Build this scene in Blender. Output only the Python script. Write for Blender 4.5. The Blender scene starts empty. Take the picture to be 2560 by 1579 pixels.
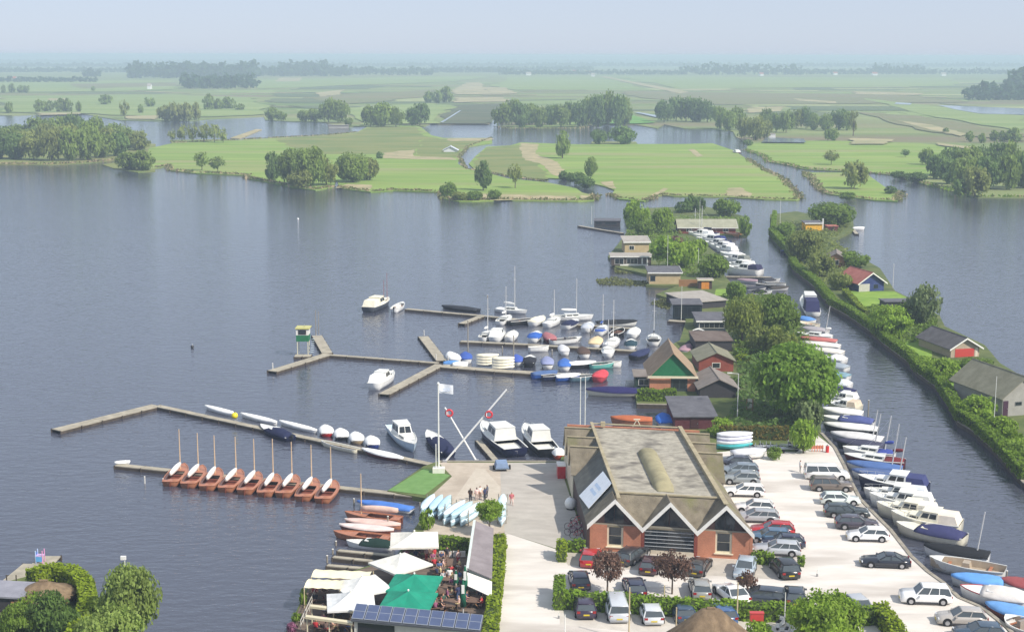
import bpy, math, random
import numpy as np
from mathutils import Vector, Matrix, Euler

# ------------------------------------------------------------------ camera
scene = bpy.context.scene
F, CX, CY, CZ = 3650.0, 1280.0, 789.5, 45.3
PITCH, ROLL = math.radians(10.12), math.radians(0.12)
RM = Euler((math.pi / 2 - PITCH, 0, 0)).to_matrix() @ Matrix.Rotation(ROLL, 3, 'Z')
cam_data = bpy.data.cameras.new('camera')
cam_data.sensor_width = 36.0
cam_data.lens = F / 2560.0 * 36.0
cam_data.clip_start, cam_data.clip_end = 0.5, 60000.0
cam = bpy.data.objects.new('camera', cam_data)
cam.matrix_world = Matrix.Translation((0, 0, CZ)) @ RM.to_4x4()
scene.collection.objects.link(cam)
scene.camera = cam

# ------------------------------------------------------------------ light
SUN_EL, SUN_AZ = math.radians(43), math.radians(126)      # azimuth clockwise from +Y (view direction)
sun_to = Vector((math.sin(SUN_AZ) * math.cos(SUN_EL), math.cos(SUN_AZ) * math.cos(SUN_EL), math.sin(SUN_EL)))
world = bpy.data.worlds.new('World')
scene.world = world
world.use_nodes = True
wn = world.node_tree.nodes
sky = wn.new('ShaderNodeTexSky')
sky.sky_type = 'NISHITA'
sky.sun_disc = False
sky.sun_elevation, sky.sun_rotation = SUN_EL, SUN_AZ
sky.altitude, sky.air_density, sky.dust_density, sky.ozone_density = 0.0, 0.65, 0.45, 3.0
wn['Background'].inputs['Strength'].default_value = 0.083
tint = wn.new('ShaderNodeVectorMath'); tint.operation = 'MULTIPLY'      # humid summer air: a touch warmer than the clear-sky model
tint.inputs[1].default_value = (1.08, 0.98, 1.06)
world.node_tree.links.new(sky.outputs[0], tint.inputs[0])
veil = wn.new('ShaderNodeMix'); veil.data_type = 'RGBA'                   # even milky veil of a hazy day over the whole dome
veil.inputs[0].default_value = 0.74
veil.inputs[7].default_value = (5.6, 6.35, 7.45, 1)
world.node_tree.links.new(tint.outputs[0], veil.inputs[6])
world.node_tree.links.new(veil.outputs[2], wn['Background'].inputs['Color'])
sl = bpy.data.lights.new('sun', 'SUN')
sl.energy, sl.angle, sl.color = 3.8, math.radians(1.2), (1.0, 0.93, 0.82)
sun = bpy.data.objects.new('sun', sl)
sun.rotation_euler = sun_to.to_track_quat('Z', 'Y').to_euler()
scene.collection.objects.link(sun)

vs = scene.view_settings
vs.view_transform, vs.look, vs.gamma, vs.exposure = 'Standard', 'None', 1.0, 0.47
vs.use_curve_mapping = False
cy = scene.cycles
cy.use_denoising = True
cy.max_bounces, cy.diffuse_bounces, cy.glossy_bounces, cy.transmission_bounces = 6, 3, 2, 2
cy.transparent_max_bounces, cy.volume_bounces = 4, 1
cy.caustics_reflective = cy.caustics_refractive = False

# ------------------------------------------------------------------ helpers
COL = scene.collection
R = random.Random(7)
LZ = 0.5                     # height of the harbour ground over the water
ZS = 0.8
_T = {}

def at(px, py, z=0.0):
    d = RM @ Vector(((px - CX) / F, -(py - CY) / F, -1.0))
    t = (z - CZ) / d.z
    return Vector((d.x * t, d.y * t, z))

def hgt(p, py):
    """height over z=0 at which the vertical through p meets image row py"""
    c0 = RM.transposed() @ (Vector((p[0], p[1], 0)) - Vector((0, 0, CZ)))
    c1 = RM.transposed() @ Vector((0, 0, 1))
    k = (py - CY) / F
    return (k * c0.z - c0.y) / (c1.y - k * c1.z)

def mpx(py, z=0.0):
    """metres per pixel on the ground at image row py"""
    return (at(1281, py, z) - at(1280, py, z)).length

def link(o):
    COL.objects.link(o)
    return o

class MB:
    def __init__(s):
        s.v, s.f = [], []
    def add(s, vs_, fs):
        n = len(s.v)
        s.v += [tuple(v) for v in vs_]
        s.f += [tuple(i + n for i in f) for f in fs]
        return s
    def hexa(s, p):
        return s.add(p, [(3, 2, 1, 0), (4, 5, 6, 7), (0, 1, 5, 4), (1, 2, 6, 5), (2, 3, 7, 6), (3, 0, 4, 7)])
    def box(s, x0, x1, y0, y1, z0, z1):
        return s.hexa([(x0, y0, z0), (x1, y0, z0), (x1, y1, z0), (x0, y1, z0), (x0, y0, z1), (x1, y0, z1), (x1, y1, z1), (x0, y1, z1)])
    def frus(s, a, b, z0, z1):
        """frustum from rectangle a=(x0,x1,y0,y1) at z0 to b at z1"""
        return s.hexa([(a[0], a[2], z0), (a[1], a[2], z0), (a[1], a[3], z0), (a[0], a[3], z0), (b[0], b[2], z1), (b[1], b[2], z1), (b[1], b[3], z1), (b[0], b[3], z1)])
    def quad(s, *p):
        return s.add(p, [tuple(range(len(p)))])
    def prism(s, poly, z0, z1):
        n = len(poly)
        return s.add([(p[0], p[1], z0) for p in poly] + [(p[0], p[1], z1) for p in poly],
                     [tuple(range(n - 1, -1, -1)), tuple(range(n, 2 * n))] + [(i, (i + 1) % n, n + (i + 1) % n, n + i) for i in range(n)])
    def slab(s, pts, t):
        """thick sheet: polygon pts (any plane) extruded by vector t"""
        n = len(pts); t = Vector(t)
        return s.add([Vector(p) for p in pts] + [Vector(p) + t for p in pts],
                     [tuple(range(n - 1, -1, -1)), tuple(range(n, 2 * n))] + [(i, (i + 1) % n, n + (i + 1) % n, n + i) for i in range(n)])
    def tube(s, p, q, r0, r1=None, n=6):
        p, q = Vector(p), Vector(q)
        r1 = r0 if r1 is None else r1
        d = (q - p).normalized()
        a = d.orthogonal().normalized(); b = d.cross(a)
        ring = lambda c, r: [c + (a * math.cos(2 * math.pi * i / n) + b * math.sin(2 * math.pi * i / n)) * r for i in range(n)]
        return s.add(ring(p, r0) + ring(q, r1), [(i, (i + 1) % n, n + (i + 1) % n, n + i) for i in range(n)] + [tuple(range(n - 1, -1, -1)), tuple(range(n, 2 * n))])
    def loft(s, rings, closed=True, cap0=True, cap1=True):
        m = len(rings[0]); n = len(s.v)
        for r in rings:
            s.v += [tuple(p) for p in r]
        for i in range(len(rings) - 1):
            for j in range(m if closed else m - 1):
                k = (j + 1) % m
                s.f.append((n + i * m + j, n + i * m + k, n + (i + 1) * m + k, n + (i + 1) * m + j))
        if cap0: s.f.append(tuple(n + j for j in range(m - 1, -1, -1)))
        if cap1: s.f.append(tuple(n + (len(rings) - 1) * m + j for j in range(m)))
        return s
    def ell(s, c, rx, ry, rz, nu=10, nv=6, cut=-1.0):
        rings = []
        for j in range(nv + 1):
            ph = -math.pi / 2 + math.pi * j / nv
            z = max(math.sin(ph), cut); r = math.cos(ph)
            rings.append([(c[0] + rx * r * math.cos(2 * math.pi * i / nu), c[1] + ry * r * math.sin(2 * math.pi * i / nu), c[2] + rz * z) for i in range(nu)])
        return s.loft(rings)
    def mesh(s, name, mat=None, smooth=False):
        me = bpy.data.meshes.new(name)
        me.from_pydata(s.v, [], s.f)
        if mat: me.materials.append(mat)
        if smooth:
            me.polygons.foreach_set('use_smooth', [True] * len(me.polygons))
        me.update()
        return me
    def build(s, name, mat, parent=None, smooth=False, label=None):
        o = link(bpy.data.objects.new(name, s.mesh(name, mat, smooth)))
        if parent: o.parent = parent
        if label: o['label'] = label
        return o

def tag(o, label=None, cat=None, group=None, kind=None):
    if label: o['label'] = label
    if cat: o['category'] = cat
    if group: o['group'] = group
    if kind: o['kind'] = kind
    return o

def thing(name, label, cat, loc=(0, 0, 0), rz=0.0, group=None):
    o = link(bpy.data.objects.new(name, None))
    o.empty_display_size = 0.1
    o.location = loc; o.rotation_euler = (0, 0, rz)
    return tag(o, label, cat, group)

def child(name, me, parent, loc=(0, 0, 0), rot=(0, 0, 0), sc=(1, 1, 1)):
    o = link(bpy.data.objects.new(name, me))
    o.parent = parent; o.location = loc; o.rotation_euler = rot; o.scale = sc
    return o

# ------------------------------------------------------------------ materials
_M = {}
def srgb(r, g, b):
    f = lambda c: (c / 255 / 12.92) if c / 255 <= 0.04045 else ((c / 255 + 0.055) / 1.055) ** 2.4
    return (f(r), f(g), f(b))

def M(name, col, rough=0.7, var=0.12, scale=1.5, bump=0.0, bscale=8.0, metal=0.0, spec=0.3, rnd=0.0, detail=4):
    if name in _M: return _M[name]
    m = bpy.data.materials.new(name); m.use_nodes = True
    t = m.node_tree; n = t.nodes; L = t.links
    b = n['Principled BSDF']
    b.inputs['Roughness'].default_value = rough
    b.inputs['Metallic'].default_value = metal
    b.inputs['Specular IOR Level'].default_value = spec
    tc = n.new('ShaderNodeTexCoord')
    nz = n.new('ShaderNodeTexNoise'); nz.inputs['Scale'].default_value = scale; nz.inputs['Detail'].default_value = detail
    L.new(tc.outputs['Object'], nz.inputs['Vector'])
    mr = n.new('ShaderNodeMapRange'); mr.inputs[1].default_value = 0.3; mr.inputs[2].default_value = 0.7
    mr.inputs[3].default_value = 1 - var; mr.inputs[4].default_value = 1 + var
    L.new(nz.outputs['Fac'], mr.inputs[0])
    val = mr.outputs[0]
    if rnd:
        oi = n.new('ShaderNodeObjectInfo')
        m2 = n.new('ShaderNodeMapRange'); m2.inputs[3].default_value = 1 - rnd; m2.inputs[4].default_value = 1 + rnd
        L.new(oi.outputs['Random'], m2.inputs[0])
        mm = n.new('ShaderNodeMath'); mm.operation = 'MULTIPLY'
        L.new(val, mm.inputs[0]); L.new(m2.outputs[0], mm.inputs[1]); val = mm.outputs[0]
    mx = n.new('ShaderNodeVectorMath'); mx.operation = 'SCALE'
    mx.inputs[0].default_value = col[:3]
    L.new(val, mx.inputs['Scale'])
    L.new(mx.outputs[0], b.inputs['Base Color'])
    if bump:
        bn = n.new('ShaderNodeTexNoise'); bn.inputs['Scale'].default_value = bscale; bn.inputs['Detail'].default_value = 3
        L.new(tc.outputs['Object'], bn.inputs['Vector'])
        bp = n.new('ShaderNodeBump'); bp.inputs['Strength'].default_value = bump; bp.inputs['Distance'].default_value = 0.05
        L.new(bn.outputs['Fac'], bp.inputs['Height']); L.new(bp.outputs[0], b.inputs['Normal'])
    _M[name] = m
    return m

def paint(r, g, b, rough=0.35):
    """gloss paint or gelcoat given in 0-255 albedo"""
    return M('paint_%d_%d_%d' % (r, g, b), srgb(r, g, b), rough, 0.07, 2.5, spec=0.5)

def cloth(r, g, b):
    return M('canvas_%d_%d_%d' % (r, g, b), srgb(r, g, b), 0.9, 0.12, 1.2, 0.25, 3.0)

def ramp_mat(name, c0, c1, scale, rough=0.9, stretch=(1, 1, 1), bump=0.0, bscale=20, lo=0.35, hi=0.65, c2=None, s2=None, spec=0.2):
    """two-colour noise material, world sized; a third colour in sparse patches"""
    if name in _M: return _M[name]
    m = bpy.data.materials.new(name); m.use_nodes = True
    t = m.node_tree; n = t.nodes; L = t.links
    b = n['Principled BSDF']; b.inputs['Roughness'].default_value = rough; b.inputs['Specular IOR Level'].default_value = spec
    tc = n.new('ShaderNodeTexCoord'); mp = n.new('ShaderNodeMapping'); mp.inputs['Scale'].default_value = stretch
    L.new(tc.outputs['Object'], mp.inputs[0])
    nz = n.new('ShaderNodeTexNoise'); nz.inputs['Scale'].default_value = scale; nz.inputs['Detail'].default_value = 8; nz.inputs['Roughness'].default_value = 0.62
    L.new(mp.outputs[0], nz.inputs['Vector'])
    cr = n.new('ShaderNodeValToRGB')
    cr.color_ramp.elements[0].position = lo; cr.color_ramp.elements[1].position = hi
    cr.color_ramp.elements[0].color = (*c0, 1); cr.color_ramp.elements[1].color = (*c1, 1)
    L.new(nz.outputs['Fac'], cr.inputs[0])
    out = cr.outputs[0]
    if c2:
        n2 = n.new('ShaderNodeTexNoise'); n2.inputs['Scale'].default_value = s2 or scale * 0.3; n2.inputs['Detail'].default_value = 5
        L.new(mp.outputs[0], n2.inputs['Vector'])
        r2 = n.new('ShaderNodeMapRange'); r2.inputs[1].default_value = 0.52; r2.inputs[2].default_value = 0.66
        L.new(n2.outputs['Fac'], r2.inputs[0])
        mx = n.new('ShaderNodeMix'); mx.data_type = 'RGBA'
        L.new(r2.outputs[0], mx.inputs[0]); L.new(out, mx.inputs[6]); mx.inputs[7].default_value = (*c2, 1)
        out = mx.outputs[2]
    L.new(out, b.inputs['Base Color'])
    if bump:
        bn = n.new('ShaderNodeTexNoise'); bn.inputs['Scale'].default_value = bscale; bn.inputs['Detail'].default_value = 3
        L.new(tc.outputs['Object'], bn.inputs['Vector'])
        bp = n.new('ShaderNodeBump'); bp.inputs['Strength'].default_value = bump; bp.inputs['Distance'].default_value = 0.08
        L.new(bn.outputs['Fac'], bp.inputs['Height']); L.new(bp.outputs[0], b.inputs['Normal'])
    _M[name] = m
    return m

def leaf_mat(name, c, var=0.35, rnd=0.12, trans=0.45):
    if name in _M: return _M[name]
    m = M(name, c, 0.6, var, 2.3, rnd=rnd, spec=0.25, detail=2)
    t = m.node_tree; n = t.nodes; L = t.links
    b = n['Principled BSDF']; src = b.inputs['Base Color'].links[0].from_socket
    tr = n.new('ShaderNodeBsdfTranslucent'); L.new(src, tr.inputs['Color'])
    mx = n.new('ShaderNodeMixShader'); mx.inputs[0].default_value = trans
    L.new(b.outputs[0], mx.inputs[1]); L.new(tr.outputs[0], mx.inputs[2])
    L.new(mx.outputs[0], n['Material Output'].inputs['Surface'])
    return m

def water_mat():
    m = bpy.data.materials.new('lake_water'); m.use_nodes = True
    t = m.node_tree; n = t.nodes; L = t.links
    b = n['Principled BSDF']
    b.inputs['Base Color'].default_value = (0.052, 0.056, 0.080, 1)
    b.inputs['Roughness'].default_value = 0.06
    b.inputs['IOR'].default_value = 1.8
    b.inputs['Specular IOR Level'].default_value = 0.5
    tc = n.new('ShaderNodeTexCoord')
    def layer(scale, stretch, rot, det):
        mp = n.new('ShaderNodeMapping'); mp.inputs['Scale'].default_value = stretch; mp.inputs['Rotation'].default_value = (0, 0, rot)
        L.new(tc.outputs['Object'], mp.inputs[0])
        nz = n.new('ShaderNodeTexNoise'); nz.inputs['Scale'].default_value = scale; nz.inputs['Detail'].default_value = det; nz.inputs['Roughness'].default_value = 0.6
        L.new(mp.outputs[0], nz.inputs['Vector'])
        return nz.outputs['Fac']
    a = layer(0.55, (0.55, 1.0, 1), 0.35, 3)
    c = layer(1.15, (0.5, 1.0, 1), -0.35, 3)
    # wind patches modulate the ripples
    g = layer(0.02, (0.5, 1, 1), 0.2, 3)
    gm = n.new('ShaderNodeMapRange'); gm.inputs[1].default_value = 0.3; gm.inputs[2].default_value = 0.7; gm.inputs[3].default_value = 0.75; gm.inputs[4].default_value = 1.15
    L.new(g, gm.inputs[0])
    b1 = n.new('ShaderNodeBump'); b1.inputs['Distance'].default_value = 0.09
    L.new(gm.outputs[0], b1.inputs['Strength']); L.new(a, b1.inputs['Height'])
    b2 = n.new('ShaderNodeBump'); b2.inputs['Distance'].default_value = 0.13; b2.inputs['Strength'].default_value = 0.8
    L.new(c, b2.inputs['Height']); L.new(b1.outputs[0], b2.inputs['Normal'])
    L.new(b2.outputs[0], b.inputs['Normal'])
    return m

# ------------------------------------------------------------------ setting: water, land, fields
def sheet(name, pts, z, mat, kind='structure', down=None, label=None, cat=None, rag=0):
    """polygon given in image pixels, laid at height z; with down it becomes a block of land with banks"""
    w = [at(x, y, z) for x, y in pts]
    if rag:                                   # ragged natural edge
        ar = abs(sum(w[i].x * w[i - 1].y - w[i - 1].x * w[i].y for i in range(len(w)))) / 2; rag = min(rag, .10 * ar / max((a - b).length for a in w for b in w))
        rr = random.Random(int(pts[0][0] * 7 + pts[0][1])); q = []
        for a, b in zip(w, w[1:] + w[:1]):
            n = max(2, min(9, int((b - a).length / (rag * 3)) + 1))
            for i in range(n):
                p = a.lerp(b, i / n); d = (b - a).normalized(); o = rr.uniform(-1, 1) * rag * (1 if i else .5)
                q.append(Vector((p.x - d.y * o, p.y + d.x * o, z)))
        w = q
    m = MB()
    if down is None: m.add(w, [tuple(range(len(w)))])
    else: m.prism([(p.x, p.y) for p in w], down, z)
    o = m.build(name, mat)
    if sum((w[i].x * w[(i + 1) % len(w)].y - w[(i + 1) % len(w)].x * w[i].y) for i in range(len(w))) < 0:
        o.data.flip_normals()
    return tag(o, label, cat, kind=kind)

wm = MB().add([(-2500, -200, 0), (2500, -200, 0), (2500, 2600, 0), (-2500, 2600, 0)], [(0, 1, 2, 3)]).build('water', water_mat())
tag(wm, 'grey blue rippled lake water', kind='structure')

G_POLDER = ramp_mat('polder_grass', (0.13, 0.20, 0.055), (0.25, 0.28, 0.11), 0.009, stretch=(0.22, 1.6, 1), c2=(0.20, 0.17, 0.10), s2=0.006)
G_FIELD = ramp_mat('meadow_grass', (0.155, 0.255, 0.045), (0.265, 0.355, 0.085), 0.06, stretch=(0.25, 1.8, 1), c2=(0.27, 0.29, 0.11), s2=0.02)
G_OLIVE = ramp_mat('rough_grass', (0.13, 0.19, 0.05), (0.24, 0.24, 0.085), 0.05, stretch=(0.5, 1.3, 1))
G_STRAW = ramp_mat('dry_reed_ground', (0.26, 0.25, 0.12), (0.46, 0.38, 0.23), 0.14)
G_DARK = ramp_mat('wet_polder', (0.07, 0.10, 0.05), (0.13, 0.13, 0.07), 0.02, stretch=(0.4, 1.5, 1))
G_LAWN = ramp_mat('lawn', (0.15, 0.26, 0.04), (0.24, 0.36, 0.06), 0.4)
SOIL = ramp_mat('garden_soil', (0.075, 0.11, 0.035), (0.15, 0.17, 0.06), 0.3)

main_shore = [(-420, 292), (0, 288), (30, 289), (91, 286), (98, 289), (203, 284), (295, 300), (386, 303), (470, 303), (519, 298), (659, 291),
  (663, 300), (712, 303), (751, 305), (807, 306), (862, 318), (900, 316), (1042, 314), (1060, 317), (1078, 309), (1096, 311), (1222, 311), (1234, 296), (1241, 296), (1253, 317), (1271, 321),
  (1369, 321), (1446, 321), (1499, 312), (1587, 312), (1643, 321), (1660, 311), (1710, 321), (1781, 322), (1833, 329), (1840, 342), (1868, 358),
  (1866, 376), (1910, 391), (1924, 405), (1967, 412), (2009, 423), (2103, 428), (2170, 430), (2226, 437), (2261, 447), (2314, 461), (2387, 479), (2437, 493), (2560, 494), (2900, 500)]
pts = [at(x, y, 0.3) for x, y in main_shore] + [Vector((9000, 900, 0)), Vector((32000, 45000, 0)), Vector((-32000, 45000, 0)), Vector((-9000, 900, 0))]
g = MB().prism([(p.x, p.y) for p in pts], -0.6, 0.3).build('ground', G_POLDER); g.data.flip_normals(); tag(g, 'flat green polder meadows reaching the hazy horizon', kind='structure')
sheet('meadow', [(1870, 362), (1930, 352), (2100, 352), (2300, 358), (2560, 385), (2700, 400), (2600, 440), (2320, 440), (2225, 434), (2103, 425), (2010, 420), (1967, 409), (1927, 402), (1912, 388), (1870, 374)], 0.34, G_FIELD)
sheet('meadow', [(1255, 318), (1500, 302), (1590, 303), (1640, 318), (1590, 310), (1500, 311), (1370, 319)], 0.34, G_FIELD)
sheet('field', [(1505, 284), (1560, 280), (1590, 290), (1640, 306), (1590, 309), (1500, 309)], 1.0, ramp_mat('bright_field', (0.10, 0.26, 0.045), (0.16, 0.32, 0.07), 0.05))
# polder parcels: green, brown and straw strips
FAR_G = ramp_mat('far_meadow', (0.17, 0.25, 0.07), (0.27, 0.33, 0.12), 0.014, stretch=(0.2, 1.8, 1))
FAR_B = ramp_mat('far_brown_marsh', (0.21, 0.19, 0.10), (0.16, 0.185, 0.075), 0.01, stretch=(0.4, 1.5, 1))
FAR_S = ramp_mat('far_straw', (0.26, 0.26, 0.13), (0.44, 0.38, 0.22), 0.03)
FAR_P = ramp_mat('far_pale_pasture', (0.25, 0.30, 0.115), (0.34, 0.36, 0.165), 0.012, stretch=(0.2, 1.8, 1))
FAR_D = ramp_mat('far_dark_marsh', (0.09, 0.135, 0.06), (0.14, 0.165, 0.08), 0.012, stretch=(0.2, 1.8, 1))
rp = random.Random(41); parcels = []
for k in range(84):                              # long polder parcels between ditches
    y = rp.uniform(191, 282); x = rp.uniform(-60, 2500); w_ = rp.uniform(110, 420) * (y - 120) / 110; h_ = rp.uniform(2.5, 9) * (y - 130) / 100; sk = rp.uniform(-60, 90)
    if y > 240 and (x < 640 or 1050 < x + w_ / 2 < 1300): w_ *= .5
    parcels.append((rp.choice([FAR_G, FAR_B, FAR_P, FAR_D, FAR_P, FAR_G]), [(x, y), (x + w_, y + rp.uniform(-1.5, 1.5)), (x + w_ + sk, y + h_), (x + sk, y + h_ + rp.uniform(-1, 1))]))
for k in range(30):                              # ditches and pale tracks
    y = rp.uniform(195, 282); x = rp.uniform(0, 2500); w_ = rp.uniform(60, 260); dy = rp.uniform(-4, 9)
    parcels.append((rp.choice([FAR_D, FAR_S, FAR_D]), [(x, y), (x + w_, y + dy), (x + w_ + 3, y + dy + 1.3), (x + 2, y + 1.3)]))
for fi, (mat_, poly) in enumerate(parcels + [
    (FAR_G, [(-100, 205), (440, 201), (455, 222), (300, 228), (-100, 232)]), (FAR_G, [(640, 200), (1140, 190), (1250, 190), (1120, 205), (640, 222)]),
    (FAR_G, [(1270, 193), (1480, 192), (1640, 225), (1300, 225), (1230, 215)]), (FAR_G, [(1540, 191), (2380, 196), (2400, 215), (1700, 222)]),
    (FAR_B, [(1560, 228), (2250, 236), (2420, 255), (1800, 262), (1600, 245)]), (FAR_B, [(2140, 280), (2300, 290), (2560, 335), (2560, 352), (2330, 330)]),
    (FAR_B, [(760, 245), (850, 236), (1080, 225), (1080, 240), (860, 262)]), (FAR_B, [(180, 210), (450, 205), (460, 214), (200, 222)]),
    (G_DARK, [(1130, 262), (1260, 258), (1236, 294), (1222, 309), (1100, 309)]), (FAR_G, [(860, 270), (1070, 258), (1130, 264), (1098, 308), (900, 312)]),
    (FAR_G, [(0, 240), (420, 236), (640, 245), (660, 285), (520, 292), (0, 280)]), (FAR_G, [(2160, 246), (2560, 290), (2560, 330), (2300, 285)]),
    (FAR_S, [(1165, 207), (1200, 205), (1215, 222), (1230, 236), (1135, 236), (1130, 225)]), (FAR_S, [(1206, 218), (1262, 219), (1292, 234), (1230, 236)]),
    (FAR_S, [(1140, 244), (1262, 244), (1275, 254), (1130, 256)]), (FAR_S, [(1497, 191), (1512, 191), (1724, 230), (1700, 234)]),
    (FAR_S, [(695, 195), (755, 194), (752, 203), (690, 204)]), (FAR_S, [(120, 246), (165, 246), (160, 252), (120, 252)]),
    (FAR_S, [(98, 282), (202, 281), (203, 285), (98, 288)]), (FAR_S, [(318, 290), (400, 288), (390, 298), (320, 297)]),
    (FAR_S, [(1985, 246), (2090, 254), (2095, 259), (2000, 252)]), (FAR_S, [(2130, 228), (2300, 233), (2300, 238), (2140, 235)]),
    (FAR_S, [(2128, 345), (2240, 348), (2215, 360), (2125, 360)]), (FAR_S, [(2340, 356), (2440, 368), (2435, 374), (2345, 362)]),
    (FAR_S, [(2240, 300), (2330, 312), (2420, 335), (2400, 340), (2300, 318)]), (FAR_S, [(1870, 270), (1960, 266), (1950, 278), (1870, 282)]),
    (FAR_S, [(790, 232), (860, 224), (850, 236), (800, 242)])]):
    sheet('field', poly, 0.345 + fi * .004, mat_, rag=14 if mat_ is FAR_S else 10)
POND = ramp_mat('pond_water', (0.20, 0.24, 0.30), (0.24, 0.28, 0.34), 0.02, rough=0.12, spec=0.6)
for poly in [[(2345, 263), (2420, 266), (2560, 271), (2560, 287), (2450, 284), (2390, 274)], [(1100, 306), (1148, 277), (1154, 276), (1108, 306)], [(1915, 343), (2010, 347), (2015, 356), (1905, 355)],
             [(2240, 256), (2280, 258), (2275, 262), (2236, 260)], [(1583, 280), (1600, 281), (1665, 292), (1640, 293)]]:
    sheet('pond', poly, 1.05, POND)

def land(name, poly, z, mat, label, cat='island'):
    return sheet(name, poly, z, mat, down=-0.6, label=label)
west = [(372, 371), (431, 358), (579, 351), (684, 345), (824, 338), (892, 331), (920, 316), (1042, 314), (1053, 318), (1078, 338), (1109, 345), (1229, 345), (1231, 357), (1169, 367), (1147, 393), (1145, 409), (1165, 422),
        (1229, 435), (1271, 446), (1369, 456), (1440, 470), (1455, 481), (1488, 489), (1485, 500), (1446, 503), (1257, 500), (1180, 503), (1148, 503), (1109, 496), (1100, 480), (983, 476), (927, 480), (864, 472), (849, 468), (842, 450), (831, 468), (789, 475), (737, 468), (666, 454), (624, 447), (614, 438), (491, 433), (426, 426), (421, 414), (389, 420), (360, 425)]
land('land', west, 0.3, G_FIELD, 'green meadow island between the lake and the back channel')
mid = [(1216, 367), (1278, 363), (1302, 356), (1446, 361), (1587, 360), (1710, 360), (1781, 358), (1837, 377), (1868, 398), (1910, 426), (1953, 444), (2002, 496), (1991, 500), (1910, 498), (1818, 492), (1684, 490), (1655, 487),
       (1627, 495), (1611, 503), (1547, 497), (1528, 487), (1537, 475), (1509, 465), (1478, 458), (1411, 447), (1271, 439), (1229, 428), (1186, 423), (1172, 409), (1188, 391)]
land('land', mid, 0.3, G_FIELD, 'broad bright green meadow behind the marina')
land('land', [(2009, 431), (2103, 431), (2170, 437), (2219, 472), (2247, 479), (2244, 503), (2184, 500), (2068, 484), (2047, 472), (2033, 451), (2009, 438)], 0.3, G_FIELD, 'small grass islet in the canal mouth')
land('land', [(-200, 330), (60, 330), (389, 360), (388, 378), (290, 400), (215, 408), (120, 412), (0, 411), (-200, 408)], 0.25, G_OLIVE, 'wooded islet at the left edge of the lake')
land('land', [(256, 411), (330, 400), (389, 410), (388, 428), (345, 431), (285, 421)], 0.25, G_OLIVE, 'bush covered point beside the wooded islet')
land('land', [(424, 350), (568, 348), (600, 356), (560, 362), (430, 358)], 0.25, G_OLIVE, 'low spit with bare trees behind the meadow')
land('land', [(575, 345), (640, 323), (655, 324), (600, 347)], 0.25, G_STRAW, 'thin reed spit in the back channel')
land('land', [(1480, 354), (1590, 354), (1595, 362), (1475, 362)], 0.2, G_OLIVE, 'little tree islet in the back channel')
# rough and straw patches on the near islands
pz = .32
for mat_, poly in [(G_OLIVE, [(690, 347), (892, 333), (925, 318), (1040, 317), (1060, 340), (1040, 385), (800, 385), (720, 365)]), (G_OLIVE, [(1060, 340), (1100, 348), (1225, 348), (1165, 366), (1143, 393), (1060, 395), (1040, 385)]),
                   (G_OLIVE, [(1216, 369), (1302, 362), (1330, 400), (1370, 430), (1370, 448), (1270, 437), (1190, 420), (1180, 408)]),
                   (G_STRAW, [(958, 382), (1035, 374), (1036, 390), (1135, 394), (1140, 400), (960, 396)]), (G_STRAW, [(1302, 358), (1345, 360), (1340, 385), (1395, 405), (1415, 435), (1390, 440), (1350, 408), (1312, 400), (1300, 370)]),
                   (G_STRAW, [(1120, 346), (1229, 345), (1228, 352), (1120, 353)]), (G_STRAW, [(1720, 373), (1735, 373), (1758, 390), (1742, 392)]), (G_STRAW, [(1822, 470), (1850, 468), (1880, 486), (1870, 492), (1812, 488)]),
                   (G_STRAW, [(1612, 500), (1628, 488), (1660, 470), (1672, 472), (1652, 484), (1628, 494)]), (G_STRAW, [(840, 470), (866, 460), (930, 462), (925, 477), (866, 470)]), (G_STRAW, [(1170, 484), (1300, 486), (1440, 490), (1440, 500), (1180, 500)]),
                   (G_STRAW, [(1500, 455), (1532, 452), (1540, 472), (1522, 470)]), (G_STRAW, [(1450, 488), (1484, 490), (1482, 499), (1450, 500)])]:
    pz = pz + .004; sheet('rough_patch', poly, pz, mat_, rag=2.2)

# harbour land, garden strip, garden corner
harbour = [(640, 1720), (735, 1540), (765, 1470), (840, 1440), (990, 1390), (1050, 1300), (1066, 1245), (968, 1226), (1058, 1165), (1095, 1152), (1400, 1152), (1420, 1092), (1690, 1078), (1692, 1012), (1592, 1010), (1585, 960), (1620, 935), (1640, 880),
           (1700, 850), (1715, 800), (1700, 772), (1690, 752), (1640, 735), (1690, 715), (1615, 712), (1640, 690), (1540, 668), (1520, 640), (1545, 610), (1570, 575), (1560, 540), (1620, 520), (1760, 515), (1860, 540), (1868, 588), (1730, 584), (1765, 612), (1800, 640), (1812, 690), (1855, 735), (1960, 738), (1995, 800),
           (2020, 850), (2052, 905), (2062, 960), (2048, 1005), (2053, 1082), (2087, 1119), (2111, 1164), (2132, 1212), (2150, 1246), (2188, 1286), (2227, 1325), (2277, 1389), (2320, 1429), (2358, 1456), (2398, 1494), (2455, 1518), (2519, 1569), (2640, 1720)]
land('land', harbour, LZ, SOIL, 'harbour land between the lake and the canal')
strip = [(1925, 536), (1990, 528), (2075, 545), (2132, 543), (2135, 575), (2085, 600), (2120, 630), (2166, 651), (2200, 670), (2238, 727), (2272, 743), (2349, 788), (2362, 815), (2462, 862), (2500, 907), (2580, 955), (2760, 1040), (2760, 1320), (2560, 1206), (2489, 1127), (2434, 1077), (2397, 1055),
         (2373, 1010), (2344, 968), (2293, 931), (2272, 905), (2214, 862), (2180, 830), (2124, 791), (2079, 767), (2039, 719), (1984, 674), (1976, 640), (1925, 590)]
land('land', strip, LZ, SOIL, 'narrow garden strip across the canal')
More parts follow.
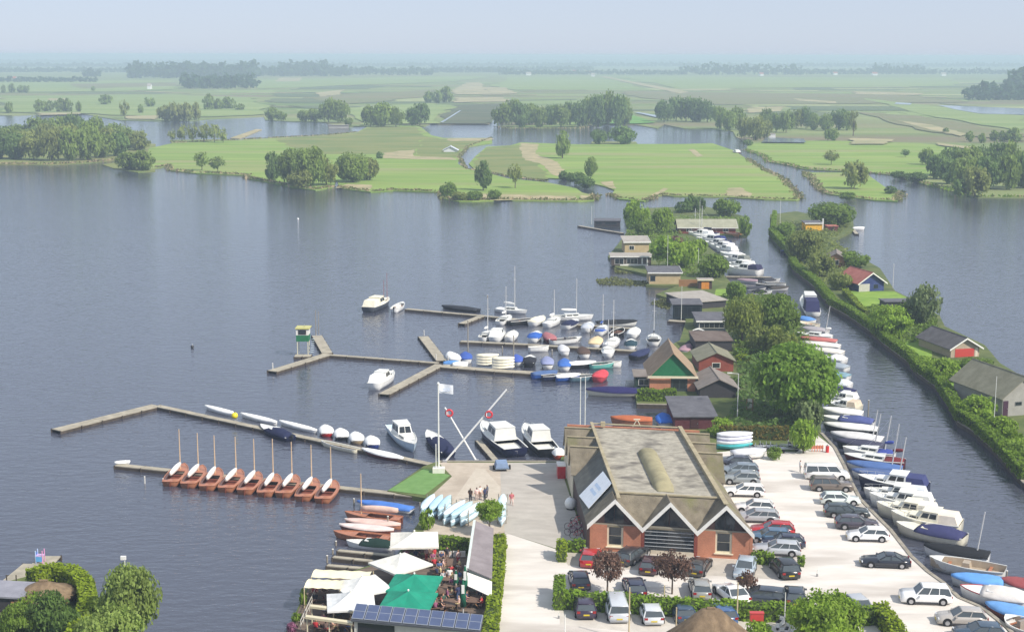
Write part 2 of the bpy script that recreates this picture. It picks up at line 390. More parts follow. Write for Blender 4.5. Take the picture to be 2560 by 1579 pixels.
land('land', [(-150, 1500), (-20, 1462), (65, 1440), (120, 1440), (215, 1455), (250, 1500), (300, 1545), (380, 1600), (420, 1720), (-150, 1720)], LZ, SOIL, 'garden corner at the bottom left')
for poly in [[(2105, 725), (2235, 728), (2270, 745), (2215, 790), (2160, 790), (2120, 765)], [(2240, 850), (2330, 850), (2330, 890), (2300, 905), (2265, 885)], [(2340, 950), (2450, 945), (2445, 990), (2400, 1000), (2370, 985)], [(1790, 722), (1825, 722), (1826, 738), (1786, 738)]]:
    sheet('lawn', poly, LZ + 0.02, G_LAWN)

GRAVEL = ramp_mat('pale_shell_gravel', (0.61, 0.565, 0.515), (0.74, 0.695, 0.645), 0.5, bump=0.3, bscale=14, c2=(0.49, 0.445, 0.40), s2=0.16, stretch=(0.4, 1.4, 1))
ASPH = ramp_mat('grey_tarmac', (0.40, 0.37, 0.33), (0.48, 0.445, 0.40), 0.8, bump=0.1, c2=(0.37, 0.34, 0.305), s2=0.3, stretch=(.6, 1.2, 1))
CONC = ramp_mat('quay_concrete', (0.43, 0.365, 0.29), (0.52, 0.45, 0.37), 0.7, c2=(0.39, 0.33, 0.265), s2=0.25)
sheet('gravel_yard', [(1262, 1330), (1400, 1375), (1470, 1378), (1600, 1330), (1760, 1200), (1790, 1130), (1870, 1122), (1990, 1130), (2040, 1085), (2086, 1120), (2110, 1165), (2131, 1212), (2149, 1247), (2187, 1287), (2226, 1326), (2276, 1390), (2319, 1430), (2357, 1457), (2397, 1495), (2454, 1520), (2515, 1572), (2620, 1719), (1225, 1719), (1228, 1500)], LZ + 0.01, GRAVEL)
sheet('tarmac_lane', [(1250, 1156), (1400, 1155), (1412, 1200), (1470, 1376), (1400, 1373), (1262, 1330), (1254, 1250)], LZ + 0.015, ASPH)
sheet('slipway', [(1096, 1155), (1250, 1156), (1254, 1250), (1262, 1330), (1190, 1345), (1060, 1330), (1052, 1300), (1068, 1247), (1130, 1190)], LZ + 0.012, CONC)
sheet('slipway_slab', [(1190, 1170), (1212, 1172), (1250, 1215), (1252, 1268), (1130, 1255)], LZ + 0.020, ramp_mat('worn_concrete', (0.48, 0.42, 0.34), (0.55, 0.49, 0.41), 0.9))
sheet('parking_bays', [(1395, 1470), (1990, 1512), (2010, 1560), (1600, 1580), (1400, 1560)], LZ + 0.014, ramp_mat('bay_gravel', (0.50, 0.46, 0.41), (0.62, 0.58, 0.52), 0.7))
sheet('forecourt', [(1400, 1373), (1480, 1372), (1900, 1402), (1990, 1408), (1990, 1450), (1820, 1440), (1420, 1412)], LZ + 0.016, ramp_mat('forecourt_paving', (0.44, 0.40, 0.35), (0.54, 0.49, 0.43), 0.8))
sheet('lawn', [(970, 1225), (1060, 1170), (1126, 1187), (1062, 1236)], LZ + 0.03, ramp_mat('artificial_turf', (0.13, 0.25, 0.075), (0.17, 0.30, 0.10), 1.2))

# timber quay edges: capping beams along the water
WOODG = M('weathered_timber', (0.30, 0.27, 0.22), 0.85, 0.25, 1.4, 0.3, 6)
WOODD = M('dark_wet_timber', (0.075, 0.06, 0.048), 0.8, 0.3, 1.5)
WOODL = M('pale_deck_boards', (0.36, 0.325, 0.255), 0.85, 0.22, 1.1, 0.3, 6)
def quay_edge(name, pts, label, z=LZ):
    w = [at(x, y, z) for x, y in pts]
    t = thing(name, label, 'quay edge', w[0])
    for a, b in zip(w, w[1:]):
        a, b = a - w[0], b - w[0]
        d = (b - a); L_ = d.length; d.normalize(); s = Vector((-d.y, d.x, 0)) * 0.14
        MB().hexa([a - s + Vector((0, 0, -0.85)), b - s + Vector((0, 0, -0.85)), b + s + Vector((0, 0, -0.85)), a + s + Vector((0, 0, -0.85)), a - s, b - s, b + s, a + s]).build('sheet_pile', WOODD, t)
        u = Vector((0, 0, 0.09)); s2 = s * 1.3
        MB().hexa([a - s2 + u * .1, b - s2 + u * .1, b + s2 + u * .1, a + s2 + u * .1, a - s2 + u, b - s2 + u, b + s2 + u, a + s2 + u]).build('capping_beam', WOODG, t)
quay_edge('quay_edge', [(1095, 1153), (1240, 1153), (1400, 1153)], 'pale timber edge of the slipway quay beneath the flagpole')
quay_edge('quay_edge', [(2053, 1082), (2087, 1119), (2111, 1164), (2132, 1212), (2150, 1246), (2188, 1286), (2227, 1325), (2277, 1389), (2320, 1429), (2358, 1456), (2398, 1494), (2455, 1518), (2519, 1569), (2570, 1625)], 'timber canal edge along the gravel car park')
quay_edge('quay_edge', [(1692, 1012), (1592, 1010)], 'timber edge of the inlet below the clipped hedge')
quay_edge('quay_edge', [(1976, 640), (1984, 674), (2039, 719), (2079, 767), (2124, 791), (2180, 830), (2214, 862), (2272, 905), (2293, 931), (2344, 968), (2373, 1010), (2397, 1055), (2434, 1077), (2489, 1127), (2560, 1206), (2640, 1256)], 'grey sheet piling along the foot of the garden strip hedge')

# ------------------------------------------------------------------ vegetation
ORD = ['first', 'second', 'third', 'fourth', 'fifth', 'sixth', 'seventh', 'eighth', 'ninth', 'tenth', 'eleventh', 'twelfth', 'thirteenth', 'fourteenth', 'fifteenth', 'sixteenth', 'seventeenth', 'eighteenth', 'nineteenth', 'twentieth', 'twenty-first', 'twenty-second', 'twenty-third', 'twenty-fourth', 'twenty-fifth']
def quads_mesh(name, c, nrm, size, mat, rng, aspect=0.7):
    """leaf cards: centres c, normals nrm, per-card size"""
    n = len(c)
    r = rng.normal(size=(n, 3)); a = np.cross(nrm, r); a /= np.linalg.norm(a, axis=1)[:, None] + 1e-9
    b = np.cross(nrm, a); b /= np.linalg.norm(b, axis=1)[:, None] + 1e-9
    a = a * size[:, None]; b = b * size[:, None] * aspect
    v = np.stack([c - a, c - b * 0.9, c + a, c + b], axis=1).reshape(-1, 3)
    me = bpy.data.meshes.new(name)
    me.vertices.add(4 * n); me.vertices.foreach_set('co', v.astype(np.float32).ravel())
    me.loops.add(4 * n); me.loops.foreach_set('vertex_index', np.arange(4 * n, dtype=np.int32))
    me.polygons.add(n); me.polygons.foreach_set('loop_start', np.arange(0, 4 * n, 4, dtype=np.int32)); me.polygons.foreach_set('loop_total', np.full(n, 4, dtype=np.int32))
    if mat: me.materials.append(mat)
    me.update(calc_edges=True)
    return me

def crown_pts(rng, n, clumps, spread, shape='round'):
    """unit crown: x,y in -1..1, z in 0..1"""
    u = rng.normal(size=(clumps, 3)); u /= np.linalg.norm(u, axis=1)[:, None]
    rad = (rng.uniform(0.25, 1.0, clumps) ** 0.4 * 0.88)[:, None]
    cc = u * rad
    if shape == 'willow': cc[:, 2] = np.abs(cc[:, 2]) * 0.9 - 0.25
    if shape == 'poplar': cc[:, :2] *= (1.05 - 0.55 * np.clip(cc[:, 2:3], -1, 1))
    k = rng.integers(0, clumps, n)
    sz = rng.uniform(0.6, 1.3, clumps)[k][:, None]
    d = rng.normal(size=(n, 3)) * spread * sz
    if shape == 'willow': d[:, 2] = d[:, 2] * 1.6 - np.abs(rng.normal(size=n)) * 0.18
    p = cc[k] + d
    r = np.linalg.norm(p, axis=1)
    p *= np.minimum(1.0, 1.04 / np.maximum(r, 1e-6))[:, None]
    nr = p / (np.linalg.norm(p, axis=1)[:, None] + 1e-6) * 0.7 + rng.normal(size=(n, 3)) * 0.55 + np.array([0, 0, 0.35])
    nr /= np.linalg.norm(nr, axis=1)[:, None]
    p[:, 2] = (p[:, 2] + 1) / 2
    return p, nr

LEAF = {
    'green': leaf_mat('leaf_green', (0.180, 0.275, 0.042)),
    'bright': leaf_mat('leaf_bright', (0.245, 0.370, 0.042)),
    'dark': leaf_mat('leaf_dark', (0.130, 0.215, 0.050)),
    'olive': leaf_mat('leaf_olive', (0.235, 0.285, 0.070)),
    'willow': leaf_mat('leaf_willow', (0.280, 0.370, 0.090)),
    'yellow': leaf_mat('leaf_yellow', (0.215, 0.265, 0.05)),
    'copper': leaf_mat('leaf_copper', (0.20, 0.12, 0.088)),
    'lime': leaf_mat('leaf_lime', (0.27, 0.36, 0.025), 0.3),
    'hedge': leaf_mat('leaf_hedge', (0.205, 0.325, 0.032), 0.3),
    'rust': leaf_mat('leaf_rust', (0.20, 0.16, 0.035), 0.3),
    'grey': leaf_mat('leaf_grey', (0.19, 0.25, 0.10)),
    'far': leaf_mat('leaf_far', (0.065, 0.130, 0.055), 0.25, 0.2),
    'isle': leaf_mat('leaf_island', (0.225, 0.310, 0.065)), 'isledark': leaf_mat('leaf_island_dark', (0.160, 0.250, 0.065)), 'isleolive': leaf_mat('leaf_island_olive', (0.280, 0.325, 0.085)),
    'lush': leaf_mat('leaf_lush', (0.185, 0.310, 0.040)),
    'reed': leaf_mat('leaf_reed', (0.20, 0.22, 0.075), 0.35),
    'straw': leaf_mat('leaf_straw', (0.46, 0.38, 0.22), 0.3),
    'flower': leaf_mat('leaf_pink', (0.32, 0.13, 0.22), 0.35),
}
BARK = M('bark', (0.14, 0.11, 0.085), 0.9, 0.3, 3, 0.4, 12)
_crowns = {}
def crown_mesh(detail, shape, col, seed):
    key = (detail, shape, col, seed)
    if key in _crowns: return _crowns[key]
    rng = np.random.default_rng(sum(map(ord, detail + shape)) * 31 + seed)
    n, cl, sp, sz = {'big': (9500, 110, 0.13, 0.048), 'near': (5200, 62, 0.15, 0.058), 'mid': (1500, 34, 0.19, 0.098), 'far': (420, 18, 0.22, 0.17)}[detail]
    if shape == 'sparse': n = int(n * 0.45); sp *= 0.85
    p, nr = crown_pts(rng, n, cl, sp, shape)
    me = quads_mesh('crown', p, nr, sz * rng.uniform(0.6, 1.35, n), LEAF[col], rng)
    _crowns[key] = me
    return me
_trunks = {}
def trunk_mesh(branches, seed):
    key = (branches, seed)
    if key in _trunks: return _trunks[key]
    rr = random.Random(seed); m = MB()
    m.tube((0, 0, 0), (0.02, 0.01, 0.35), 0.05, 0.036, 7).tube((0.02, 0.01, 0.35), (0.0, 0.03, 0.8), 0.036, 0.015, 6)
    for i in range(branches):
        a = rr.uniform(0, 6.28); z = rr.uniform(0.25, 0.5)
        m.tube((0.02, 0.01, z), (math.cos(a) * 0.3, math.sin(a) * 0.3, z + rr.uniform(0.2, 0.4)), 0.022, 0.007, 5)
    _trunks[key] = m.mesh('trunk', BARK)
    return _trunks[key]

def tree(px, py, w, h, col='green', label='', group=None, shape='round', z=LZ, detail=None, bare=0.16, name='tree', seed=None, deep=1.0):
    """deciduous tree standing at image point px,py with the given width and height in image pixels"""
    p = at(px, py, z)
    H = hgt(p, py - h) - z
    r = w * mpx(py, z) / 2
    if detail is None: detail = 'big' if w > 140 else 'near' if w > 85 else 'mid' if w > 34 else 'far'
    seed = R.randrange(3) if seed is None else seed
    t = thing(name, label, 'bush' if 'bush' in name else 'tree', p, R.uniform(0, 6.28), group)
    b = bare * H
    child('crown', crown_mesh(detail, shape, col, seed), t, (0, 0, b), sc=(r * 1.04, r * 1.04 * deep, H - b))
    child('trunk', trunk_mesh(5 if detail != 'far' else 3, seed), t, sc=(max(r, H * .5) * 0.9, max(r, H * .5) * 0.9, H * 0.95))
    return t

def bush(px, py, w, h, col, label, group=None, z=LZ, shape='round', name='bush'):
    return tree(px, py, w, h, col, label, group, shape, z, None, 0.0, name)

def wood(name, label, spots, col='far', cards=70, z=0.3):
    """a far-off wood that reads as one mass: spots are (px0, px1, py_base, h_px, rows)"""
    rng = np.random.default_rng(len(label) * 7 + 3)
    C, N, S = [], [], []
    for px0, px1, py, h, rows in spots:
        for k in range(rows):
            x = px0
            while x < px1:
                yy = py - k * (1.5 if py < 260 else 5)
                p = at(x, yy, z); H = (hgt(at(x, py, z), py - h) - z) * rng.uniform(0.65, 1.05)
                r = H * rng.uniform(0.32, 0.5)
                c, nr = crown_pts(rng, cards, 9, 0.22)
                C.append(c * [r, r, H] + [p.x, p.y, z]); N.append(nr); S.append(rng.uniform(0.6, 1.3, cards) * 0.24 * (r + H) / 2)
                x += r * 1.15 / mpx(yy, z)
    me = quads_mesh(name, np.concatenate(C), np.concatenate(N), np.concatenate(S), LEAF[col], rng)
    return tag(link(bpy.data.objects.new(name, me)), label, 'wood', kind='stuff')

wood('wood', 'blue hazy woodland belt on the far left skyline', [(330, 640, 196, 42, 3), (213, 250, 193, 22, 2), (640, 870, 191, 30, 2), (700, 820, 188, 40, 2)])
wood('wood', 'dark wood standing in front of the far left belt', [(462, 632, 222, 38, 3)])
wood('wood', 'thin hazy tree lines across the middle horizon', [(-60, 330, 181, 14, 1), (870, 1080, 188, 22, 1), (1080, 1480, 176, 12, 1), (1250, 1720, 187, 14, 1), (-40, 700, 168, 12, 1), (600, 1750, 167, 12, 1), (0, 240, 206, 16, 1), (-60, 1400, 157, 9, 1), (200, 1300, 150, 6, 1), (850, 1280, 182, 15, 1)])
wood('wood', 'hazy tree lines and villages across the right horizon', [(1700, 2000, 187, 30, 1), (1980, 2560, 186, 16, 1), (2190, 2310, 184, 26, 1), (1700, 2600, 168, 12, 1), (1350, 2600, 157, 9, 1), (1500, 2600, 150, 6, 1)])
wood('wood', 'dark wood at the far right edge of the polder', [(2420, 2600, 251, 32, 2), (2440, 2600, 246, 42, 2), (2532, 2600, 236, 84, 2)])

# far and middle trees on the polder and the islands: (px, base, width, height, colour, shape)
def stand(rows, label, group, z=0.3, **kw):
    ordinal = 'dense wood on' not in label; cm_ = {'green': 'isle', 'dark': 'isledark', 'olive': 'isleolive'}
    for i, r_ in enumerate(sorted(rows)):
        tree(r_[0], r_[1], r_[2], r_[3], cm_.get(r_[4] if len(r_) > 4 else 'green', 'yellow'), label + (', %s from the left' % ORD[i] if ordinal else ''), group, r_[5] if len(r_) > 5 else 'round', z, bare=0.05 if len(r_) < 6 else 0.2, **kw)
stand([(x, y, R.randint(50, 66), h + R.randint(-6, 8), R.choice(['green', 'olive', 'green', 'dark'])) for x, y, h in
       [(5, 352, 42), (45, 350, 45), (90, 350, 55), (140, 350, 62), (185, 350, 66), (235, 352, 64), (285, 356, 55), (20, 372, 52), (70, 374, 56), (120, 376, 66), (170, 378, 70), (220, 378, 76), (265, 378, 66), (315, 372, 60), (350, 376, 48),
        (0, 396, 62), (40, 398, 66), (85, 400, 68), (130, 402, 76), (175, 402, 82), (220, 400, 80), (255, 394, 66), (295, 390, 58), (-40, 390, 60)]], 'tree in the dense wood on the left islet', 'trees of the left islet wood', 0.25)
tree(322, 424, 60, 46, 'isle', 'low wide tree on the point beside the left wood', None, z=0.25, bare=0.02)
tree(358, 426, 55, 52, 'isle', 'bushy tree at the right end of the left wood point', None, z=0.25, bare=0.02)
stand([(432, 353, 22, 30, 'olive', 'sparse'), (455, 354, 26, 42, 'olive', 'sparse'), (482, 355, 30, 44, 'olive', 'sparse'), (510, 355, 30, 48, 'olive', 'sparse'), (536, 356, 28, 46, 'olive', 'sparse'), (558, 357, 24, 38, 'olive', 'sparse')], 'thin bare tree on the low spit behind the meadow', 'thin trees on the spit')
stand([(23, 283, 20, 30), (98, 281, 24, 30), (120, 280, 28, 30), (150, 281, 26, 34), (172, 281, 24, 34), (197, 281, 13, 30), (264, 262, 32, 24), (312, 297, 24, 46, 'olive', 'sparse'), (374, 268, 26, 26), (352, 284, 14, 22), (412, 302, 36, 36, 'olive'), (440, 303, 40, 50, 'olive'), (466, 303, 34, 44, 'olive'), (491, 300, 24, 42, 'olive'), (520, 275, 30, 38), (548, 274, 30, 26), (574, 273, 34, 30), (598, 276, 26, 16),
       (8, 233, 12, 20), (30, 232, 18, 22), (54, 232, 20, 20), (67, 232, 16, 20), (233, 228, 10, 12)], 'small tree dotted on the polder at the far left', 'scattered trees on the left polder', detail='far')
stand([(680, 301, 32, 34), (703, 303, 28, 26), (762, 305, 34, 30), (788, 305, 36, 34), (822, 307, 44, 62), (850, 307, 46, 56), (872, 318, 20, 24), (926, 317, 42, 54), (956, 317, 60, 62), (990, 317, 40, 50), (1030, 314, 34, 46, 'dark'), (1050, 314, 46, 58, 'dark')], 'tree in the row along the back channel', 'trees along the left back channel', detail='mid')
stand([(1072, 257, 24, 28), (1092, 258, 24, 34), (1116, 256, 34, 38)], 'tree in the little clump on the far meadow', 'far meadow clump', detail='far')
stand([(x, 318 - (i % 2) * 5, R.randint(38, 52), h, R.choice(['green', 'dark', 'green'])) for i, (x, h) in enumerate([(1255, 60), (1280, 66), (1300, 62), (1325, 54), (1350, 52), (1378, 52), (1402, 58), (1425, 60), (1450, 66), (1472, 74), (1495, 84), (1520, 88), (1545, 82), (1562, 72)])], 'tree in the long wood behind the central channel', 'trees of the central wood', detail='mid')
stand([(1660, 306, 44, 56, 'dark'), (1690, 303, 46, 62, 'dark'), (1715, 304, 46, 62, 'dark'), (1742, 305, 46, 62, 'dark'), (1768, 306, 40, 56, 'dark')], 'tree in the dark grove right of the central channel', 'dark grove trees', detail='mid')
stand([(1800, 322, 36, 56), (1822, 328, 40, 52), (1843, 325, 38, 58), (1860, 348, 42, 56, 'olive'), (1888, 351, 46, 62, 'olive'), (1912, 346, 34, 48, 'olive'), (1915, 322, 32, 52), (1940, 330, 30, 50), (1965, 332, 40, 56), (1992, 322, 34, 50, 'yellow'), (2015, 322, 34, 56, 'dark'), (2034, 325, 26, 44), (2066, 327, 36, 44), (2096, 324, 44, 52, 'dark'), (2118, 326, 32, 48), (2133, 340, 24, 66, 'olive', 'sparse'), (2070, 352, 22, 30), (2085, 352, 24, 32)], 'tree in the loose row by the canal bridge', 'trees by the bridge', detail='mid')
stand([(2424, 355, 20, 26), (2455, 358, 20, 24), (2485, 353, 24, 26), (2505, 354, 26, 26), (2535, 355, 40, 34), (2365, 332, 16, 12)], 'small tree on the marsh at the far right', 'marsh trees', detail='far')
stand([(x, y, R.randint(54, 72), h, R.choice(['dark', 'green', 'dark'])) for x, y, h in [(2350, 448, 62), (2380, 440, 72), (2415, 442, 78), (2450, 440, 76), (2490, 440, 86), (2530, 440, 88), (2370, 460, 60), (2410, 470, 76), (2470, 472, 82), (2520, 474, 90), (2560, 470, 92), (2590, 450, 90)]], 'tree in the dense wood at the right edge', 'trees of the right wood', detail='mid')
tree(2437, 492, 66, 78, 'isleolive', 'tall light green tree in front of the right wood', None, z=0.3, detail='mid', bare=0.02)
tree(2400, 492, 44, 46, 'isledark', 'small dark tree left of the light green one', None, z=0.3, detail='mid', bare=0.02)
for a in [(682, 452, 38, 72, 'isledark', 'poplar', 'narrow dark tree left of the big lakeshore clump'), (730, 460, 70, 88, 'isle', 'round', 'tall tree at the left of the lakeshore clump'), (775, 466, 84, 100, 'isle', 'round', 'tallest tree of the lakeshore clump'), (816, 462, 56, 70, 'isleolive', 'round', 'olive tree right of the tallest lakeshore tree'),
          (750, 470, 60, 46, 'isleolive', 'round', 'low olive tree at the foot of the lakeshore clump'), (882, 455, 84, 76, 'isle', 'round', 'broad tree right of the little inlet'), (918, 450, 54, 56, 'isleolive', 'round', 'small olive tree leaning beside the broad inlet tree'),
          (505, 426, 40, 46, 'isle', 'sparse', 'left of two open trees on the meadow shore'), (545, 430, 44, 40, 'isle', 'sparse', 'right of two open trees on the meadow shore'),
          (1208, 476, 40, 72, 'isledark', 'poplar', 'upright dark tree on the meadow shore'), (1288, 470, 38, 60, 'isleolive', 'sparse', 'thin olive tree right of the upright dark one'), (1406, 396, 36, 68, 'isle', 'poplar', 'tall lone poplar shaped tree on the bright meadow'), (1478, 441, 32, 48, 'isle', 'poplar', 'small lone tree near the creek mouth'),
          (1497, 360, 40, 36, 'isledark', 'round', 'left dark tree on the channel islet'), (1556, 360, 66, 46, 'isledark', 'round', 'wide dark tree on the channel islet'), (2078, 412, 42, 36, 'isleolive', 'sparse', 'sparse grey tree on the right meadow'), (2263, 393, 26, 20, 'isledark', 'sparse', 'tiny bush like tree far on the right meadow'),
          (2135, 472, 62, 70, 'isleolive', 'round', 'round olive tree with pale trunk on the islet'), (2314, 412, 36, 42, 'isle', 'round', 'tree at the left of the right wood')]:
    tree(a[0], a[1], a[2], a[3], a[4], a[6], None, a[5], 0.3, bare=0.22 if a[5] == 'sparse' else 0.04, detail='mid' if a[2] < 70 else 'near')
for i, (x, y, w, h, c) in enumerate(sorted([(1120, 494, 40, 40, 'green'), (1150, 500, 40, 22, 'olive'), (1185, 500, 40, 22, 'green'), (1235, 498, 36, 24, 'green'), (1412, 448, 30, 22, 'dark'), (1440, 460, 44, 30, 'dark'), (1466, 470, 40, 28, 'dark'), (2226, 484, 30, 18, 'dark'), (950, 396, 18, 16, 'dark'), (2120, 500, 40, 20, 'green'), (2290, 455, 50, 26, 'dark'), (2250, 446, 50, 18, 'dark'), (1870, 364, 24, 14, 'dark')])):
    bush(x, y, w, h, c, 'shrub on the reedy shore of the far meadows, %s from the left' % ORD[i], 'shore shrubs', 0.3)

def reeds(name, pts, label, h, width=1.6, per=5.0, cols=('reed', 'straw'), z=0.05):
    """reed blades along a bank polyline in pixels: one object that nobody could count"""
    rng = np.random.default_rng(len(label))
    w = [at(x, y, z) for x, y in pts]
    for col, frac in zip(cols, (0.65, 0.35)):
        C = []
        for a, b in zip(w, w[1:]):
            n = int((b - a).length * per * frac) + 1
            t = rng.uniform(0, 1, n)[:, None]; A, B = np.array(a), np.array(b)
            d = (B - A) / (np.linalg.norm(B - A) + 1e-6); s = np.array([-d[1], d[0], 0])
            c = A + (B - A) * t + s * rng.normal(0, width / 2, n)[:, None]
            cl = 0.5 + 0.5 * np.sin(c[:, :1] * 0.31 + c[:, 1:2] * 0.23)
            c[:, 2] += h * 0.28
            C.append(c[(cl[:, 0] + rng.uniform(0, 1, n)) > 0.55])
        C = np.concatenate(C); n = len(C)
        nr = rng.normal(size=(n, 3)); nr[:, 2] = np.abs(nr[:, 2]) * 0.4 + 0.1; nr /= np.linalg.norm(nr, axis=1)[:, None]
        me = quads_mesh(name, C, nr, rng.uniform(0.5, 1.15, n) * h * 0.62, LEAF[col], rng, 0.55)
        o = link(bpy.data.objects.new('reeds', me))
        tag(o, label if col == cols[0] else 'dry straw coloured stalks in the ' + label, 'reeds', kind='stuff')
reeds('reeds', [(389, 420), (421, 414), (426, 426), (491, 433), (614, 438), (624, 447), (666, 454), (737, 468), (789, 475), (831, 468)], 'reed fringe of the west meadow shore', 1.5)
reeds('reeds', [(849, 468), (864, 472), (927, 480), (983, 476), (1100, 480), (1109, 496), (1148, 503), (1257, 500), (1446, 503), (1485, 500), (1488, 489)], 'reed fringe of the south meadow shore', 1.5)
reeds('reeds', [(1528, 487), (1547, 497), (1611, 503), (1655, 487), (1684, 490), (1818, 492), (1910, 498), (1991, 500), (2002, 496), (1953, 444), (1910, 426), (1868, 398)], 'reed fringe round the bright meadow', 1.2)
reeds('reeds', [(1866, 376), (1910, 391), (1924, 405), (1967, 412), (2009, 423), (2103, 428), (2226, 437), (2314, 461), (2387, 479), (2437, 493), (2560, 494)], 'reed fringe along the right meadow', 1.5, cols=('hedge', 'straw'))
reeds('reeds', [(2009, 431), (2033, 451), (2047, 472), (2068, 484), (2184, 500), (2244, 503), (2247, 479)], 'reed fringe round the small islet', 1.4)
reeds('reeds', [(-20, 411), (120, 412), (215, 408), (290, 400), (330, 402)], 'straw reeds at the foot of the left wood', 1.6, cols=('straw', 'reed'))
reeds('reeds', [(1240, 318), (1271, 322), (1369, 322), (1446, 322), (1499, 313)], 'reeds in front of the central wood', 1.5)
reeds('reeds', [(892, 331), (824, 338), (684, 345), (579, 351), (431, 358)], 'reeds behind the west meadow', 1.2)
reeds('reeds', [(1229, 345), (1169, 367), (1147, 393), (1165, 422), (1229, 434), (1369, 455)], 'reeds along the little ditch', 1.0, 1.0)
def hedge(name, pts, wid, h, label, col='hedge', z=LZ, cat='hedge', leaf=0.16, dens=34, cap=None):
    """clipped hedge along a polyline of pixels: leafy surface over a twiggy core"""
    rng = np.random.default_rng(int(pts[0][0]) + int(pts[0][1]))
    w = [at(x, y, z) for x, y in pts]
    t = thing(name, label, cat, w[0])
    core = MB(); C, N = [], []
    nv = np.array
    side = []
    for i, p in enumerate(w):
        d = ((w[min(i + 1, len(w) - 1)] - w[max(i - 1, 0)])); d.z = 0; d.normalize()
        side.append(Vector((-d.y, d.x, 0)))
    for i in range(len(w) - 1):
        a, b = w[i] - w[0], w[i + 1] - w[0]; sa, sb = side[i] * wid / 2, side[i + 1] * wid / 2
        k = 0.9
        core.hexa([a - sa * k, b - sb * k, b + sb * k, a + sa * k] + [q + Vector((0, 0, h * 0.93)) for q in (a - sa * k, b - sb * k, b + sb * k, a + sa * k)])
        L_ = (b - a).length
        faces = [(a - sa, b - sb, -side[i]), (a + sa, b + sb, side[i])]
        for q0, q1, nn in faces:
            n = int(L_ * h * dens); tt = rng.uniform(0, 1, n)[:, None]
            c = nv(q0) + (nv(q1) - nv(q0)) * tt; c[:, 2] += rng.uniform(0, h, n)
            C.append(c + rng.normal(0, 0.05, (n, 3))); N.append(np.tile(nv(nn), (n, 1)))
        n = int(L_ * wid * dens * 1.2); tt = rng.uniform(0, 1, n)[:, None]; uu = rng.uniform(-1, 1, n)[:, None]
        c = nv(a) + (nv(b) - nv(a)) * tt + (nv(sa) * (1 - tt) + nv(sb) * tt) * uu; c[:, 2] += h + 0.12 * np.sin(c[:, 0] * 1.7) * np.cos(c[:, 1] * 1.3)
        C.append(c + rng.normal(0, 0.06, (n, 3))); N.append(np.tile(nv((0, 0, 1.0)), (n, 1)))
    for e, s_, dr in ((w[0] - w[0], side[0], -1), (w[-1] - w[0], side[-1], 1)):
        n = int(wid * h * dens) + 1; c = nv(e) + nv(s_) * wid / 2 * rng.uniform(-1, 1, n)[:, None]; c[:, 2] += rng.uniform(0, h, n)
        C.append(c); d = Vector((s_.y, -s_.x, 0)) * dr; N.append(np.tile(nv(d), (n, 1)))
    C = np.concatenate(C); N = np.concatenate(N) + rng.normal(0, 0.45, (len(C), 3)); N /= np.linalg.norm(N, axis=1)[:, None]
    core.build('branches', M('hedge_core', (0.05, 0.075, 0.02), 0.9, 0.3, 3), t)
    child('foliage', quads_mesh('foliage', C, N, leaf * rng.uniform(0.6, 1.3, len(C)), LEAF[col], rng), t)
    return t

# ------------------------------------------------------------------ boats
GLASS = M('dark_glass', (0.02, 0.026, 0.032), 0.08, 0.1, 1, spec=0.6)
CHROME = M('stainless', (0.55, 0.56, 0.58), 0.3, 0.05, 2, metal=0.8)
RUBBER = M('black_rubber', (0.02, 0.02, 0.022), 0.8, 0.2, 4)
TEAK = M('varnished_wood', srgb(172, 113, 83), 0.4, 0.2, 3.0, spec=0.5)
TEAKD = M('dark_varnished_wood', srgb(122, 66, 50), 0.45, 0.25, 3.0)
SPAR = M('varnished_spar', srgb(212, 184, 150), 0.4, 0.1, 3)
ALU = M('aluminium_spar', srgb(205, 205, 205), 0.35, 0.06, 2)
CREAM, WHITE, NAVY, OFFW = (232, 226, 205), (240, 240, 238), (34, 40, 72), (225, 225, 220)
BLUE, RED, MAROON, BLACK, GREY, DGREEN = (50, 95, 175), (180, 40, 40), (95, 28, 34), (32, 34, 38), (150, 155, 165), (28, 66, 52)

def bhalf(t, B, tr):
    if t <= 0.4: return B / 2 * (tr + (1 - tr) * math.sin(math.pi / 2 * t / 0.4))
    return B / 2 * max(0.0, 1 - ((t - 0.4) / 0.6) ** 2.3) ** 0.85

def sheer(t, fb, rise): return fb * (1 + 0.06 * (1 - t) ** 2 + rise * t ** 2.2)

def hull_part(root, L, B, fb, col, tr=0.75, rise=0.35, rail=None, n=10, flip=False):
    ts = [i / n for i in range(n + 1)]
    rings = []
    for t in ts:
        x = -L / 2 + L * t; b = max(bhalf(t, B, tr), 0.015); z = sheer(t, fb, rise)
        rk = 0.10 * L * max(0, t - 0.75) / 0.25
        rings.append([(x, b, z), (x - rk * .25, b * 0.93, z * 0.45), (x - rk * .6, b * 0.72, -0.05), (x - rk, 0, -0.22), (x - rk * .6, -b * 0.72, -0.05), (x - rk * .25, -b * 0.93, z * 0.45), (x, -b, z)])
    m = MB().loft(rings, closed=False, cap0=False, cap1=False)
    m.f.append(tuple(range(6, -1, -1)))
    h = m.build('hull', col, root, True)
    rm = MB(); hw = 0.035 + 0.012 * B
    for s in (1, -1):
        rr = []
        for t in ts:
            x = -L / 2 + L * t; b = max(bhalf(t, B, tr), 0.015) * s; z = sheer(t, fb, rise)
            rr.append([(x, b - hw * s, z - .02), (x, b + hw * .5 * s, z - .02), (x, b + hw * .5 * s, z + .05), (x, b - hw * s, z + .05)])
        rm.loft(rr)
    rm.build('gunwale', rail or paint(*OFFW), h)
    return h

